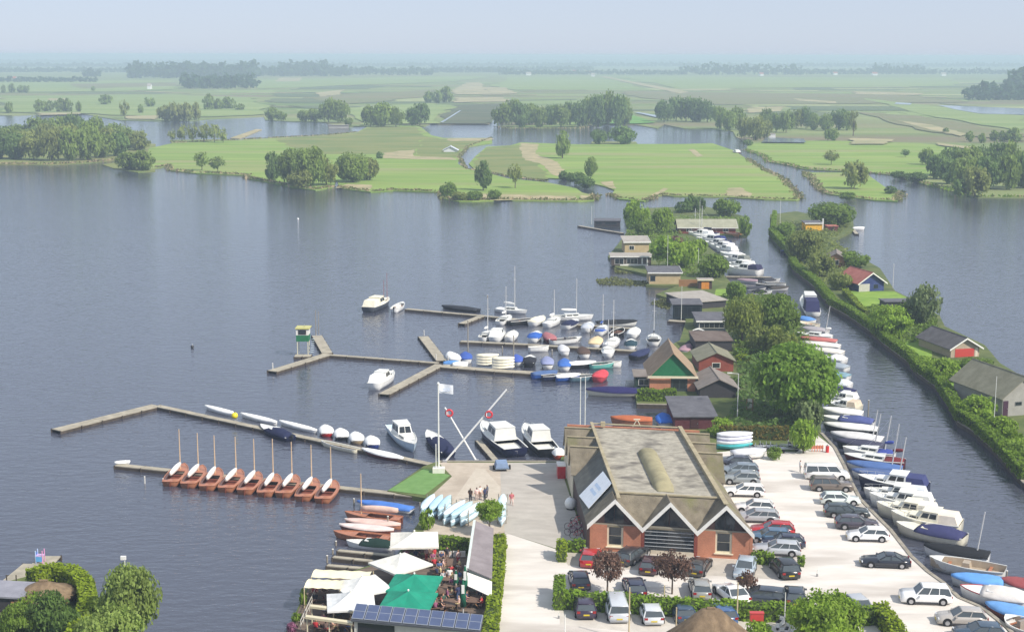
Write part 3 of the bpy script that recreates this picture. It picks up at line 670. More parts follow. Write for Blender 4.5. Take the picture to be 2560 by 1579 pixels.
def deck_part(root, L, B, fb, mat, t0=0.0, t1=1.0, tr=0.75, rise=0.35, dz=-0.01, name='deck', k=0.97, n=10, crown=0.04):
    rings = []
    for i in range(n + 1):
        t = t0 + (t1 - t0) * i / n
        x = -L / 2 + L * t; b = max(bhalf(t, B, tr), 0.012) * k; z = sheer(t, fb, rise) + dz
        rings.append([(x, b, z), (x, 0, z + crown), (x, -b, z)])
    return MB().loft(rings, closed=False, cap0=False, cap1=False).build(name, mat, root)

def floor_part(root, L, B, fb, mat, z, t0=0.02, t1=0.9, tr=0.75, k=0.86, name='cockpit_floor'):
    rings = []
    for i in range(9):
        t = t0 + (t1 - t0) * i / 8
        b = max(bhalf(t, B, tr) * k, 0.01); x = -L / 2 + L * t
        rings.append([(x, b, z), (x, -b, z)])
    return MB().loft(rings, closed=False, cap0=False, cap1=False).build(name, mat, root)

def tarp_part(root, L, B, fb, mat, hgt_, t0=0.0, t1=1.0, tr=0.75, rise=0.35, name='cover', n=10, ridge=None):
    rings = []
    rr = random.Random(int(L * 100))
    for i in range(n + 1):
        t = t0 + (t1 - t0) * i / n
        x = -L / 2 + L * t; b = max(bhalf(t, B, tr), 0.02) + .04; z = sheer(t, fb, rise)
        env = math.sin(math.pi * min(1, max(0.0, (t - t0) / (t1 - t0) * 0.88 + 0.1))) ** 0.6
        hh = hgt_ * env * rr.uniform(0.9, 1.08)
        rings.append([(x, b, z - .12), (x, b * 1.0, z + .06), (x, b * 0.55, z + hh * 0.72), (x, 0, z + hh), (x, -b * 0.55, z + hh * 0.72), (x, -b * 1.0, z + .06), (x, -b, z - .12)])
    return MB().loft(rings, closed=False).build(name, mat, root, True)

def cabin_part(root, x0, x1, w0, w1, z0, z1, mat, rake_f=0.35, rake_b=0.08, name='cabin', nwin=2, roof=None, glass=GLASS, front=True, back=False, inset=0.14):
    h = z1 - z0
    a = (x0, x1, w0, w1)
    rf, rb = rake_f * h, rake_b * h
    P = lambda x, y, z: (x, y, z)
    # bottom ring and top ring (front narrower)
    bt = [(x0, -w0, z0), (x1, -w1, z0), (x1, w1, z0), (x0, w0, z0)]
    i_ = inset * h
    tp = [(x0 + rb, -w0 + i_, z1), (x1 - rf, -w1 + i_, z1), (x1 - rf, w1 - i_, z1), (x0 + rb, w0 - i_, z1)]
    c = MB().hexa(bt + tp).build(name, mat, root)
    MB().slab([(x0 + rb - .06, -w0 + i_ - .05, z1 + .004), (x1 - rf + .08, -w1 + i_ - .05, z1 + .004), (x1 - rf + .08, w1 - i_ + .05, z1 + .004), (x0 + rb - .06, w0 - i_ + .05, z1 + .004)], (0, 0, 0.05)).build('cabin_roof', roof or mat, c)
    V = Vector
    def pane(p00, p10, p11, p01, u0, u1, v0, v1):
        p00, p10, p11, p01 = map(V, (p00, p10, p11, p01))
        nn = (p10 - p00).cross(p01 - p00).normalized() * 0.012
        f = lambda u, v: (p00 * (1 - u) + p10 * u) * (1 - v) + (p01 * (1 - u) + p11 * u) * v + nn
        MB().slab([f(u0, v0), f(u1, v0), f(u1, v1), f(u0, v1)], nn * 0.4).build('window', glass, c)
    for k in range(nwin):
        u0, u1 = 0.06 + 0.88 * k / nwin + .03, 0.06 + 0.88 * (k + 1) / nwin - .03
        pane(bt[0], bt[1], tp[1], tp[0], u0, u1, 0.38, 0.86)
        pane(bt[2], bt[3], tp[3], tp[2], u0, u1, 0.38, 0.86)
    if front:
        for u0, u1 in ((0.07, 0.48), (0.52, 0.93)): pane(bt[1], bt[2], tp[2], tp[1], u0, u1, 0.35, 0.88)
    if back:
        for u0, u1 in ((0.1, 0.47), (0.53, 0.9)): pane(bt[3], bt[0], tp[0], tp[3], u0, u1, 0.3, 0.86)
    return c

def mast_part(root, x, z0, h, mat, r=0.05, boom=None, boom_mat=None, sail=None, lean=0.0, stays=None):
    m = MB().tube((x, 0, z0), (x + lean * h, 0, z0 + h), r, r * 0.65, 7).build('mast', mat, root)
    if stays: MB().tube((x + lean * h * .7, -0.35, z0 + h * .68), (x + lean * h * .7, 0.35, z0 + h * .68), r * .35, None, 5).build('spreader', mat, m)
    if boom:
        MB().tube((x - .05, 0, z0 + boom[1]), (x - boom[0], 0, z0 + boom[1] + 0.12), r * 0.7, None, 6).build('boom', boom_mat or mat, root)
    if sail:
        L_, z_, rad, mt = sail
        rings = []
        for i in range(8):
            t = i / 7; rr = rad * (0.35 + 0.75 * math.sin(math.pi * (0.12 + 0.8 * (1 - t)) ) ** .7)
            cx_ = x + 0.05 - L_ * t; zz = z0 + z_ + 0.10 + 0.12 * t
            rings.append([(cx_, rr * .62 * math.cos(a), zz + rr * math.sin(a)) for a in [2 * math.pi * k / 7 for k in range(7)]])
        MB().loft(rings).build('sail_cover', mt, root, True)
    if stays:
        s = MB()
        for q in stays: s.tube((x + lean * h * .95, 0, z0 + h * .93), q, 0.012, None, 3)
        s.build('rigging', CHROME, m)

def outboard(root, L, fb, col=BLACK):
    o = MB().frus((-L / 2 - .42, -L / 2 - .08, -.14, .14), (-L / 2 - .36, -L / 2 - .1, -.11, .11), fb + .02, fb + .42).build('outboard_motor', paint(*col), root)
    MB().tube((-L / 2 - .24, 0, fb + .02), (-L / 2 - .28, 0, -.2), .07, .05, 6).build('shaft', paint(*col), o)

def boat(kind, bow, stern, label, hull=WHITE, deck=OFFW, cover=NAVY, B=None, fb=0.55, mast=None, group=None, name=None, z=0.0, win=GLASS, rail=None, sailcol=None, outb=False, rise=0.3, mx=None, lean=0.0):
    """bow and stern are image points on the water"""
    b, s = [q if isinstance(q, Vector) else at(q[0], q[1], z) for q in (bow, stern)]
    d = b - s; L = d.length; rz = math.atan2(d.y, d.x)
    B = B or (0.34 * L if L < 6.5 else 0.31 * L)
    nm = name or {'cruiser': 'motor_cruiser', 'sail': 'sailing_yacht', 'open': 'open_boat', 'cover': 'covered_boat', 'canoe': 'canoe', 'half': 'half_covered_boat', 'woodsail': 'wooden_sailing_boat', 'sloop': 'motor_sloop'}[kind]
    t = thing(nm, label, 'boat', (b + s) / 2, rz, group)
    hm_, dm, cm = paint(*hull) if not hasattr(hull, 'name') else hull, paint(*deck) if not hasattr(deck, 'name') else deck, cloth(*(cover or OFFW))
    tr = 0.75
    if kind == 'cruiser':
        fb *= 1.15
        hull_part(t, L, B, fb, hm_, 0.86, rise, rail)
        deck_part(t, L, B, fb, dm, 0.3, 1.0, 0.86, rise)
        floor_part(t, L, B, fb, dm, fb * .55, .01, .34, .86)
        c = cabin_part(t, -.02 * L, .26 * L, B * .36, B * .24, fb * 1.03, fb * 1.03 + .34, dm, 0.9, 0, 'coachroof', 2, front=False)
        cabin_part(t, -.2 * L, .1 * L, B * .42, B * .36, fb * 1.02, fb * 1.02 + .36 + .09 * L, dm, 0.55, 0.0, 'wheelhouse', 2, glass=win)
        if cover:
            w = B * .41
            MB().frus((-L * .485, -L * .19, -w, w), (-L * .43, -L * .19, -w * .85, w * .85), fb * 1.0, fb + .36 + .075 * L).build('aft_canopy', cm, t)
        rl = MB()
        pr = []
        for i in range(5):
            tt = .58 + .42 * i / 4
            x = -L / 2 + L * tt - .1; bb = bhalf(tt, B, .86) * .92; zz = sheer(tt, fb, rise)
            pr.append((Vector((x, bb, zz)), Vector((x, -bb, zz))))
        for sd in (0, 1):
            for q in range(4):
                rl.tube(pr[q][sd] + Vector((0, 0, .42)), pr[q + 1][sd] + Vector((0, 0, .42)), .02, None, 4)
            for q in range(5): rl.tube(pr[q][sd], pr[q][sd] + Vector((0, 0, .42)), .016, None, 4)
        rl.build('bow_rail', CHROME, t)
    elif kind == 'sail':
        hull_part(t, L, B, fb, hm_, 0.68, rise, rail)
        deck_part(t, L, B, fb, dm, 0.32, 1.0, 0.68, rise); floor_part(t, L, B, fb, M('cockpit_grey', (.32, .31, .29), .8), fb * .45, .02, .33, .68, .7)
        MB().box(-L * .48, -L * .19, B * .27, B * .33, fb * .45, fb * 1.02).box(-L * .48, -L * .19, -B * .33, -B * .27, fb * .45, fb * 1.02).build('cockpit_bench', dm, t)
        cabin_part(t, -.17 * L, .2 * L, B * .32, B * .18, fb * 1.02, fb * 1.02 + .42, dm, 0.9, 0, 'coachroof', 2, front=False)
        if cover: tarp_part(t, L, B * .9, fb, cm, .3, .02, .34, .68, rise, 'cockpit_cover', 5)
        if mast: mast_part(t, (.1 if mx is None else mx) * L, fb + .3, mast, ALU, .085, (min(.36, .47 + (.1 if mx is None else mx)) * L, .75), None, (min(.36, .47 + (.1 if mx is None else mx)) * L, .72, .2, cloth(*(sailcol or cover or WHITE))), lean, [(L * .47, 0, fb * 1.3), (-L * .48, 0, fb), (.08 * L, B * .42, fb), (.08 * L, -B * .42, fb)])
    elif kind == 'woodsail':
        hull_part(t, L, B, fb, TEAK, 0.78, rise, TEAK)
        deck_part(t, L, B, fb, TEAK, 0.58, 1.0, .78, rise, k=.96)
        floor_part(t, L, B, fb, TEAKD, fb * .3, .02, .6, .78, .8)
        sd = MB()
        for s_ in (1, -1):
            rr = []
            for i in range(6):
                tt = i / 5 * .6; x = -L / 2 + L * tt; b_ = bhalf(tt, B, .78); zz = sheer(tt, fb, rise)
                rr.append([(x, b_ * .96 * s_, zz), (x, b_ * .70 * s_, zz + .02), (x, b_ * .70 * s_, zz - .06)])
            sd.loft(rr)
        sd.build('side_deck', TEAK, t)
        MB().box(-L * .5, -L * .34, -B * .36, B * .36, fb * .88, fb * 1.05).build('stern_deck', TEAK, t)
        for x in (-.26, -.02): MB().box(x * L - .13, x * L + .13, -B * .36, B * .36, fb * .55, fb * .62).build('thwart', TEAKD, t)
        MB().box(-L * .53, -L * .5, -.03, .03, -.1, fb * 1.15).build('rudder', TEAKD, t)
        if mast: mast_part(t, .2 * L, fb, mast, SPAR, .07, (.66 * L, .6), SPAR, (.66 * L, .58, .34, cloth(*(sailcol or (236, 232, 228)))))
    elif kind == 'open' or kind == 'sloop':
        hull_part(t, L, B, fb, hm_, tr, rise, rail)
        floor_part(t, L, B, fb, dm, fb * .35)
        inr = []
        for i in range(10):
            tt = .01 + .97 * i / 9; x = -L / 2 + L * tt; b_ = max(bhalf(tt, B, tr), .015); zz = sheer(tt, fb, rise)
            inr.append([(x, b_ * .93, zz), (x, b_ * .86, fb * .34)])
        MB().loft(inr, closed=False, cap0=False, cap1=False).loft([[(p[0], -p[1], p[2]) for p in q] for q in inr], closed=False, cap0=False, cap1=False).build('lining', dm, t)
        for x in (-.3, 0.0, .24): MB().box(x * L - .13, x * L + .13, -bhalf(x + .5, B, tr) * .9, bhalf(x + .5, B, tr) * .9, fb * .62, fb * .7).build('thwart', rail or TEAK, t)
        if kind == 'sloop':
            MB().frus((-.06 * L, .08 * L, -B * .2, B * .2), (-.04 * L, .05 * L, -B * .17, B * .17), fb * .4, fb * .4 + .75).build('steering_console', dm, t)
            deck_part(t, L, B, fb, paint(*OFFW), .82, 1., tr, rise, name='foredeck', k=.95)
    elif kind == 'cover':
        hull_part(t, L, B, fb, hm_, tr, rise, rail); tarp_part(t, L, B, fb, cm, 0.24 + .07 * B, 0, 1.0, tr, rise)
    elif kind == 'dome':
        pass
    elif kind == 'half':
        hull_part(t, L, B, fb, hm_, tr, rise, rail); deck_part(t, L, B, fb, dm, .62, 1., tr, rise); floor_part(t, L, B, fb, dm, fb * .4, .02, .64)
        tarp_part(t, L, B, fb, cm, 0.42 + .07 * B, 0.03, .68, tr, rise)
        cabin_part(t, .0 * L, .15 * L, B * .34, B * .28, fb * 1.05, fb * 1.05 + .3, GLASS, 1.3, 0, 'windscreen', 1, roof=dm, front=False)
    elif kind == 'canoe':
        hull_part(t, L, B, fb, hm_, .12, .25, rail); tarp_part(t, L, B, fb, cm, .16, 0, 1, .12, .25, 'deck_cover')
    if mast and kind in ('open', 'cover', 'half', 'sloop'): mast_part(t, (.14 if mx is None else mx) * L, fb * .5, mast, ALU, .08, lean=lean)
    if outb: outboard(t, L, fb)
    return t

def boat_c(kind, px, py, L, head, label, **kw):
    """boat by its centre pixel, length in metres and heading in degrees (0 right, 90 away)"""
    lift = kw.pop('lift', 0.0); c = at(px, py, kw.get('z', 0.0)) + Vector((0, 0, lift)); a = math.radians(head)
    d = Vector((math.cos(a), math.sin(a), 0)) * L / 2
    return boat(kind, c + d, c - d, label, **kw)

# ------------------------------------------------------------------ cars
TYRE = M('tyre', (0.02, 0.02, 0.021), 0.85, 0.1, 6)
RIM = M('wheel_rim', (0.45, 0.45, 0.47), 0.35, 0.05, 6, metal=0.6)
CGLASS = M('car_glass', (0.07, 0.085, 0.095), 0.08, 0.05, 1, spec=0.8)
LAMPW = M('headlamp_glass', (0.62, 0.64, 0.66), 0.12, 0.03, 4, spec=0.6)
LAMPR = M('tail_lamp', (0.30, 0.012, 0.012), 0.25, 0.05, 4, spec=0.5)
PLATE = M('number_plate_yellow', (0.62, 0.48, 0.03), 0.5, 0.03, 4)
def car_paint(c):
    k = 'car_%d_%d_%d' % c
    if k in _M: return _M[k]
    m = M(k, srgb(*c), 0.28, 0.03, 2, spec=0.6)
    m.node_tree.nodes['Principled BSDF'].inputs['Coat Weight'].default_value = 0.5
    return m
# profile tables: x along the car from rear (-0.5) to nose (+0.5) of length; belt height; half width factor
CARK = {
 'hatch': dict(L=4.1, W=1.74, belt=[(-.5, .62), (-.49, .92), (-.3, .95), (.1, .93), (.2, .90), (.4, .78), (.48, .66), (.5, .45)], gl=(-.47, .2, -.38, .02), H=1.46),
 'sedan': dict(L=4.6, W=1.78, belt=[(-.5, .55), (-.49, .88), (-.34, .94), (.0, .92), (.18, .90), (.4, .78), (.48, .64), (.5, .42)], gl=(-.36, .17, -.2, .0), H=1.42),
 'wagon': dict(L=4.6, W=1.78, belt=[(-.5, .60), (-.49, .92), (-.3, .95), (.08, .93), (.18, .90), (.4, .78), (.48, .66), (.5, .45)], gl=(-.485, .18, -.41, .0), H=1.48),
 'suv': dict(L=4.4, W=1.84, belt=[(-.5, .62), (-.49, 1.02), (-.3, 1.06), (.1, 1.04), (.22, 1.02), (.42, .95), (.485, .82), (.5, .5)], gl=(-.48, .21, -.42, .08), H=1.72),
 'van': dict(L=4.8, W=1.9, belt=[(-.5, .7), (-.495, 1.15), (-.3, 1.17), (.2, 1.15), (.3, 1.1), (.42, .92), (.485, .8), (.5, .5)], gl=(-.49, .32, -.47, .2), H=1.92),
}
_carm = {}
def car_meshes(kind):
    if kind in _carm: return _carm[kind]
    k = CARK[kind]; L, W, H = k['L'], k['W'], k['H'] * ZS
    st = [(x * L, z * ZS) for x, z in k['belt']]
    rings = []
    for i, (x, zb) in enumerate(st):
        u = x / L
        w = W / 2 * (1 - 0.16 * max(0, (abs(u) - .36) / .14) ** 2)
        z0 = .2 * ZS
        rings.append([(x, -w * .93, z0), (x, -w, z0 + .12), (x, -w, zb * .72), (x, -w * .93, zb), (x, w * .93, zb), (x, w, zb * .72), (x, w, z0 + .12), (x, w * .93, z0)])
    body = MB().loft(rings).mesh('body', None, True)
    arch = MB().tube((0, -.06, 0), (0, .06, 0), .385, None, 14).mesh('wheel_arch', M('arch_black', (.015, .015, .016), .9))
    sill = MB().box(-L * .22, L * .22, -.03, .03, -.07, .05).mesh('sill', M('bumper_plastic', (.05, .05, .055), .6, .1, 3))
    bx0, bx1, tx0, tx1 = [q * L for q in k['gl']]
    zb = .9 * ZS if kind not in ('suv', 'van') else (1.0 * ZS if kind == 'suv' else 1.1 * ZS)
    wb, wt = W / 2 * .92, W / 2 * .74
    gb = [(bx0, -wb, zb), (bx1, -wb * .94, zb - .02), (bx1, wb * .94, zb - .02), (bx0, wb, zb)]
    gt = [(tx0, -wt, H - .05), (tx1, -wt, H - .03), (tx1, wt, H - .03), (tx0, wt, H - .05)]
    glass = MB().hexa(gb + gt).mesh('windows', CGLASS)
    rf = MB()
    xm = (tx0 + tx1) / 2
    o = .04
    rings = [[(tx0 - o, -wt - o, H - .055), (tx0 - o, wt + o, H - .055), (tx0 + .12, wt * .8, H - .005), (tx0 + .12, -wt * .8, H - .005)],
             [(xm, -wt - o, H - .03), (xm, wt + o, H - .03), (xm, wt * .8, H + .03), (xm, -wt * .8, H + .03)],
             [(tx1 + o, -wt - o, H - .04), (tx1 + o, wt + o, H - .04), (tx1 - .1, wt * .8, H + .005), (tx1 - .1, -wt * .8, H + .005)]]
    rf.loft(rings)
    roof = rf.mesh('roof', None, True)
    pil = []
    V = Vector
    for a, b in zip(gb, gt):
        pil.append(MB().tube(V(a) * 1.0, V(b), .055, .045, 5).mesh('pillar', None))
    for sgn in (-1, 1):
        for f_ in ((.36, .66) if kind in ('wagon', 'suv', 'van') else (.5,)):
            a = V(gb[0]) * (1 - f_) + V(gb[1]) * f_; b = V(gt[0]) * (1 - f_) + V(gt[1]) * f_
            a.y = sgn * abs(a.y); b.y = sgn * abs(b.y); a.y *= 1.005; pil.append(MB().tube(a, b, .045, .04, 4).mesh('pillar', None))
    wr = .31
    wh = MB().tube((0, -.1, 0), (0, .1, 0), wr, None, 14).mesh('tyre', TYRE)
    rim = MB().tube((0, -.115, 0), (0, .115, 0), wr * .62, wr * .62, 10).mesh('rim', RIM)
    hl = MB().box(-.05, .05, -.17, .17, -.06, .06).mesh('headlight', LAMPW)
    tl = MB().box(-.04, .04, -.13, .13, -.09, .09).mesh('tail_light', LAMPR)
    mir = MB().box(-.07, .07, -.09, .09, -.05, .07).mesh('mirror', None)
    pm = MB().box(-.012, .012, -.24, .24, -.055, .055).mesh('number_plate', PLATE)
    bump = MB().box(-.09, .09, -W * .42, W * .42, -.09, .09).mesh('bumper', M('bumper_plastic', (.05, .05, .055), .6, .1, 3))
    _carm[kind] = (k, body, glass, roof, pil, wh, rim, hl, tl, mir, pm, bump, arch, sill)
    return _carm[kind]

def car(kind, px, py, head, col, label, group=None, sc=1.0, z=LZ + .02, name=None):
    k, body, glass, roof, pil, wh, rim, hl, tl, mir, pm, bump, arch, sill = car_meshes(kind)
    L, W = k['L'], k['W']
    t = thing(name or {'van': 'parked_van', 'suv': 'parked_suv'}.get(kind, 'parked_car'), label, 'van' if kind == 'van' else 'car', at(px, py, z), math.radians(head), group)
    rv = random.Random(int(px * 3 + py)); t.scale = (sc * rv.uniform(.94, 1.05), sc * rv.uniform(.97, 1.03), sc * rv.uniform(.95, 1.08))
    pm_ = car_paint(col)
    def own(nm, me, parent, mat, **kw):
        o = child(nm, me, parent, **kw)
        if mat:
            if not me.materials: me.materials.append(mat)
            o.material_slots[0].link = 'OBJECT'; o.material_slots[0].material = mat
        return o
    b = own('body', body, t, pm_)
    g_ = child('windows', glass, t)
    for q_ in pil: own('pillar', q_, g_, pm_)
    own('roof', roof, t, pm_)
    for x in (-.31, .31):
        for s in (-1, 1):
            w_ = child('wheel', wh, t, (x * L, s * (W / 2 - .085), .31 * ZS + .02), sc=(1, 1, .9))
            child('rim', rim, w_)
            child('wheel_arch', arch, b, (x * L, s * (W / 2 - .055), .34 * ZS + .02), sc=(1, 1, .9))
    for s in (-1, 1):
        child('sill', sill, b, (0, s * (W / 2 - .005), .27 * ZS))
        child('headlight', hl, t, (L * .475, s * W * .33, .62 * ZS)); child('tail_light', tl, t, (-L * .49, s * W * .36, .80 * ZS))
        own('mirror', mir, t, pm_, loc=(L * .14, s * (W / 2 + .06), .95 * ZS))
    child('number_plate', pm, t, (-L * .505, 0, .55 * ZS)); child('number_plate', pm, t, (L * .505, 0, .38 * ZS))
    child('bumper', bump, t, (L * .44, 0, .3 * ZS)); child('bumper', bump, t, (-L * .44, 0, .32 * ZS))
    return t

# ------------------------------------------------------------------ people
def person_mesh(pose):
    """one continuous figure grown with the skin modifier, coloured by region"""
    V = Vector
    if pose == 'sit':
        J = dict(pel=(0, 0, .5), chest=(-.02, 0, .88), neck=(0, 0, 1.05), head=(.02, 0, 1.19), top=(.02, 0, 1.30),
                 hl=(.06, .10, .48), kl=(.44, .13, .5), al=(.42, .13, .06), fl=(.58, .14, .03), sl=(-.02, .19, .96), el=(.08, .25, .70), wl=(.32, .16, .68), nl=(.40, .13, .68))
    elif pose == 'walk':
        J = dict(pel=(0, 0, .90), chest=(.02, 0, 1.28), neck=(.03, 0, 1.46), head=(.05, 0, 1.60), top=(.05, 0, 1.73),
                 hl=(.02, .09, .86), kl=(.16, .10, .48), al=(.10, .10, .07), fl=(.26, .11, .03), sl=(.02, .19, 1.38), el=(-.06, .24, 1.10), wl=(.08, .24, .88), nl=(.12, .23, .80))
    else:
        J = dict(pel=(0, 0, .90), chest=(0, 0, 1.28), neck=(0, 0, 1.46), head=(.02, 0, 1.60), top=(.02, 0, 1.73),
                 hl=(0, .09, .86), kl=(.02, .10, .48), al=(0, .10, .07), fl=(.15, .12, .03), sl=(0, .19, 1.38), el=(-.02, .26, 1.10), wl=(.10, .24, .88), nl=(.14, .22, .80))
    rad = dict(pel=.15, chest=.16, neck=.06, head=.095, top=.07, h=.10, k=.07, a=.048, f=.04, s=.075, e=.05, w=.036, n=.035)
    names = list(J)
    pts = {n: V(J[n]) for n in names}
    for n in ('hl', 'kl', 'al', 'fl', 'sl', 'el', 'wl', 'nl'):
        p = pts[n].copy(); p.y = -p.y
        if pose == 'walk' and n in ('kl', 'al', 'fl'): p.x = {'kl': -.02, 'al': -.24, 'fl': -.12}[n]; p.z += .03 if n != 'kl' else 0
        if pose == 'walk' and n in ('el', 'wl', 'nl'): p.x = {'el': .04, 'wl': .2, 'nl': .25}[n]
        pts[n[0] + 'r'] = p
    order = list(pts); idx = {n: i for i, n in enumerate(order)}
    E = [('pel', 'chest'), ('chest', 'neck'), ('neck', 'head'), ('head', 'top')]
    for s in 'lr': E += [('pel', 'h' + s), ('h' + s, 'k' + s), ('k' + s, 'a' + s), ('a' + s, 'f' + s), ('chest', 's' + s), ('s' + s, 'e' + s), ('e' + s, 'w' + s), ('w' + s, 'n' + s)]
    me = bpy.data.meshes.new('figure'); me.from_pydata([pts[n] for n in order], [(idx[a], idx[b]) for a, b in E], [])
    o = link(bpy.data.objects.new('figure', me))
    md = o.modifiers.new('skin', 'SKIN'); md.use_smooth_shade = True
    for n, sv in zip(order, me.skin_vertices[0].data):
        r = rad.get(n, rad.get(n[0])); sv.radius = (r, r); sv.use_root = n == 'pel'
    ss = o.modifiers.new('sub', 'SUBSURF'); ss.levels = 1
    dg = bpy.context.evaluated_depsgraph_get(); dg.update()
    out = bpy.data.meshes.new_from_object(o.evaluated_get(dg))
    bpy.data.objects.remove(o)
    for v in out.vertices: v.co.z *= ZS
    for _ in range(4): out.materials.append(None)
    hd = pts['head']; nz = pts['neck'].z * ZS
    for p in out.polygons:
        c = p.center; zz = c.z / ZS
        if zz > pts['neck'].z + .02: mi = 3 if (zz > hd.z + .04 or c.x < hd.x - .03) else 0
        elif pose == 'sit': mi = 2 if (c.x > .12 and abs(c.y) < .2 and zz < .6) or zz < .56 else (1 if abs(c.y) < .24 and c.x < .18 else 0)
        elif zz < .93 and abs(c.y) < .19: mi = 2
        elif zz > 1.12 or abs(c.y) < .17: mi = 1
        else: mi = 0
        if zz < .05: mi = 3
        p.material_index = mi
    return out
_fig = {}
SKIN = M('skin', srgb(205, 160, 135), 0.6, 0.05, 4)
def person(pos, rz, shirt, legs, label, pose='stand', hair=(60, 45, 35), group=None, sc=1.0):
    if pose not in _fig: _fig[pose] = person_mesh(pose)
    o = link(bpy.data.objects.new('person', _fig[pose]))
    o.location = pos; o.rotation_euler = (0, 0, rz); o.scale = (sc, sc, sc)
    for i, m in enumerate((SKIN, cloth(*shirt), cloth(*legs), M('hair_%d' % hair[0], srgb(*hair), .7, .15, 5))):
        o.material_slots[i].link = 'OBJECT'; o.material_slots[i].material = m
    return tag(o, label, 'person', group)

# ------------------------------------------------------------------ piers
def pier(pts, wid, label, z=0.42, deck=None, every=3.2, name='jetty', over=0.0):
    w = [at(x, y, z) for x, y in pts]
    t = thing(name, label, 'jetty', (w[0].x, w[0].y, 0))
    o = Vector((w[0].x, w[0].y, 0))
    for a, b in zip(w, w[1:]):
        a, b = a - o, b - o
        d = b - a; L = d.length; d.normalize(); s = Vector((-d.y, d.x, 0)) * wid / 2
        n = max(1, round(L / every))
        for i in range(n):                     # deck sections of boards
            p, q = a + d * (L * i / n + .012), a + d * (L * (i + 1) / n - .012)
            u = Vector((0, 0, R.uniform(-.012, .012))); k = Vector((0, 0, -.1))
            MB().hexa([p - s + u + k, q - s + u + k, q + s + u + k, p + s + u + k, p - s + u, q - s + u, q + s + u, p + s + u]).build('deck_section', deck or WOODL, t)
        for sg in (-1, 1):
            s2 = s * .93 * sg; hw = Vector((-d.y, d.x, 0)) * .05
            MB().hexa([a + s2 - hw + Vector((0, 0, -.44)), b + s2 - hw + Vector((0, 0, -.44)), b + s2 + hw + Vector((0, 0, -.44)), a + s2 + hw + Vector((0, 0, -.44)),
                       a + s2 - hw + Vector((0, 0, -.115)), b + s2 - hw + Vector((0, 0, -.115)), b + s2 + hw + Vector((0, 0, -.115)), a + s2 + hw + Vector((0, 0, -.115))]).build('side_beam', WOODD, t)
            for i in range(n + 1):
                p = a + d * (L * i / n) + s * 1.06 * sg
                MB().tube((p.x, p.y, -.5), (p.x, p.y, z + (.02 if (i + (sg > 0)) % 3 else over)), .09, .085, 6).build('pile', WOODD, t)
    return t
def mooring_post(px, py, top, label, r=.09, mat=None, group='mooring posts'):
    p = at(px, py, 0)
    t = thing('mooring_post', label, 'post', p, 0, group)
    h = hgt(p, top)
    MB().tube((0, 0, -.5), (0, 0, h), r, r * .9, 7).build('shaft', mat or WOODG, t)
    MB().tube((0, 0, h), (0, 0, h + .05), r * 1.2, r * .9, 7).build('cap', paint(215, 212, 205), t)

pier([(140, 1074), (390, 1012)], 1.7, 'broad angled jetty arm reaching farthest left into the lake')
pier([(393, 1013), (640, 1066), (860, 1112), (1082, 1160)], 1.0, 'long narrow jetty from the flagpole out to the angled arm')
pier([(292, 1160), (560, 1188), (840, 1216), (1066, 1240)], 0.95, 'jetty where the nine wooden sailing boats lie')
pier([(680, 927), (820, 884)], 1.6, 'left arm of the Y shaped breakwater jetty')
pier([(818, 882), (792, 838)], 1.6, 'upper arm of the Y shaped jetty beside the green hut')
pier([(824, 886), (960, 896), (1096, 906)], .8, 'narrow catwalk joining the two Y shaped jetty ends')
pier([(1058, 840), (1104, 900)], 1.6, 'upper right arm of the breakwater jetty')
pier([(1100, 910), (960, 984)], 1.5, 'lower right arm of the breakwater jetty with the white cabin boat')
pier([(1106, 914), (1240, 925), (1380, 934), (1490, 938)], 1.7, 'wide jetty with tarpaulin covered boats nearest the harbour mouth')
pier([(1152, 852), (1320, 860), (1450, 868), (1590, 876)], 1.0, 'middle jetty lined with small moored boats')
pier([(1016, 771), (1110, 780), (1204, 788), (1290, 797)], 1.0, 'outer jetty behind the sailing yachts')
pier([(1154, 808), (1204, 789)], 1.2, 'short spur angled off the outer jetty')
pier([(1445, 811), (1580, 820)], .9, 'short jetty by the dark covered boat')
pier([(737, 888), (778, 888)], 1.6, 'small platform under the green hut', every=1.2)
pier([(1448, 564), (1500, 573), (1556, 582)], .9, 'thin jetty left of the dark houseboat')
pier([(1814, 690), (1928, 692)], .8, 'thin jetty crossing the canal row below the white cruisers')
pier([(2100, 562), (2128, 568), (2142, 584)], .9, 'dark jetty behind the yellow hut')
for i, (a, b) in enumerate([((845, 1374), (984, 1387)), ((833, 1390), (938, 1401)), ((818, 1411), (926, 1420))]):
    pier([a, b], .5, ['upper', 'middle', 'lower'][i] + ' of three thin finger jetties beside the white parasols', every=2.4)
pier([(1196, 1100), (1240, 1150)], .7, 'grey finger jetty beside the big navy hulled cruiser')
pier([(5, 1470), (80, 1408)], 1.6, 'plank walkway of the bottom left jetty', LZ)
pier([(85, 1402), (140, 1402)], 2.9, 'square jetty head at the bottom left', LZ)
pier([(1672, 800), (1755, 806)], 1.3, 'grey deck in front of the dark glass pavilion')
for i, (x, y, tp) in enumerate([(362, 1208, 1191), (408, 1209, 1196), (682, 928, 908), (1060, 838, 826), (1120, 908, 888), (1090, 905, 886)]):
    mooring_post(x, y, tp, ['pale post left of the wooden boats', 'small post beside the leftmost wooden boat', 'white post at the tip of the left breakwater arm', 'white post at the tip of the upper breakwater arm', 'white post where the right breakwater arms meet', 'second white post where the breakwater arms meet'][i], mat=paint(205, 203, 198))
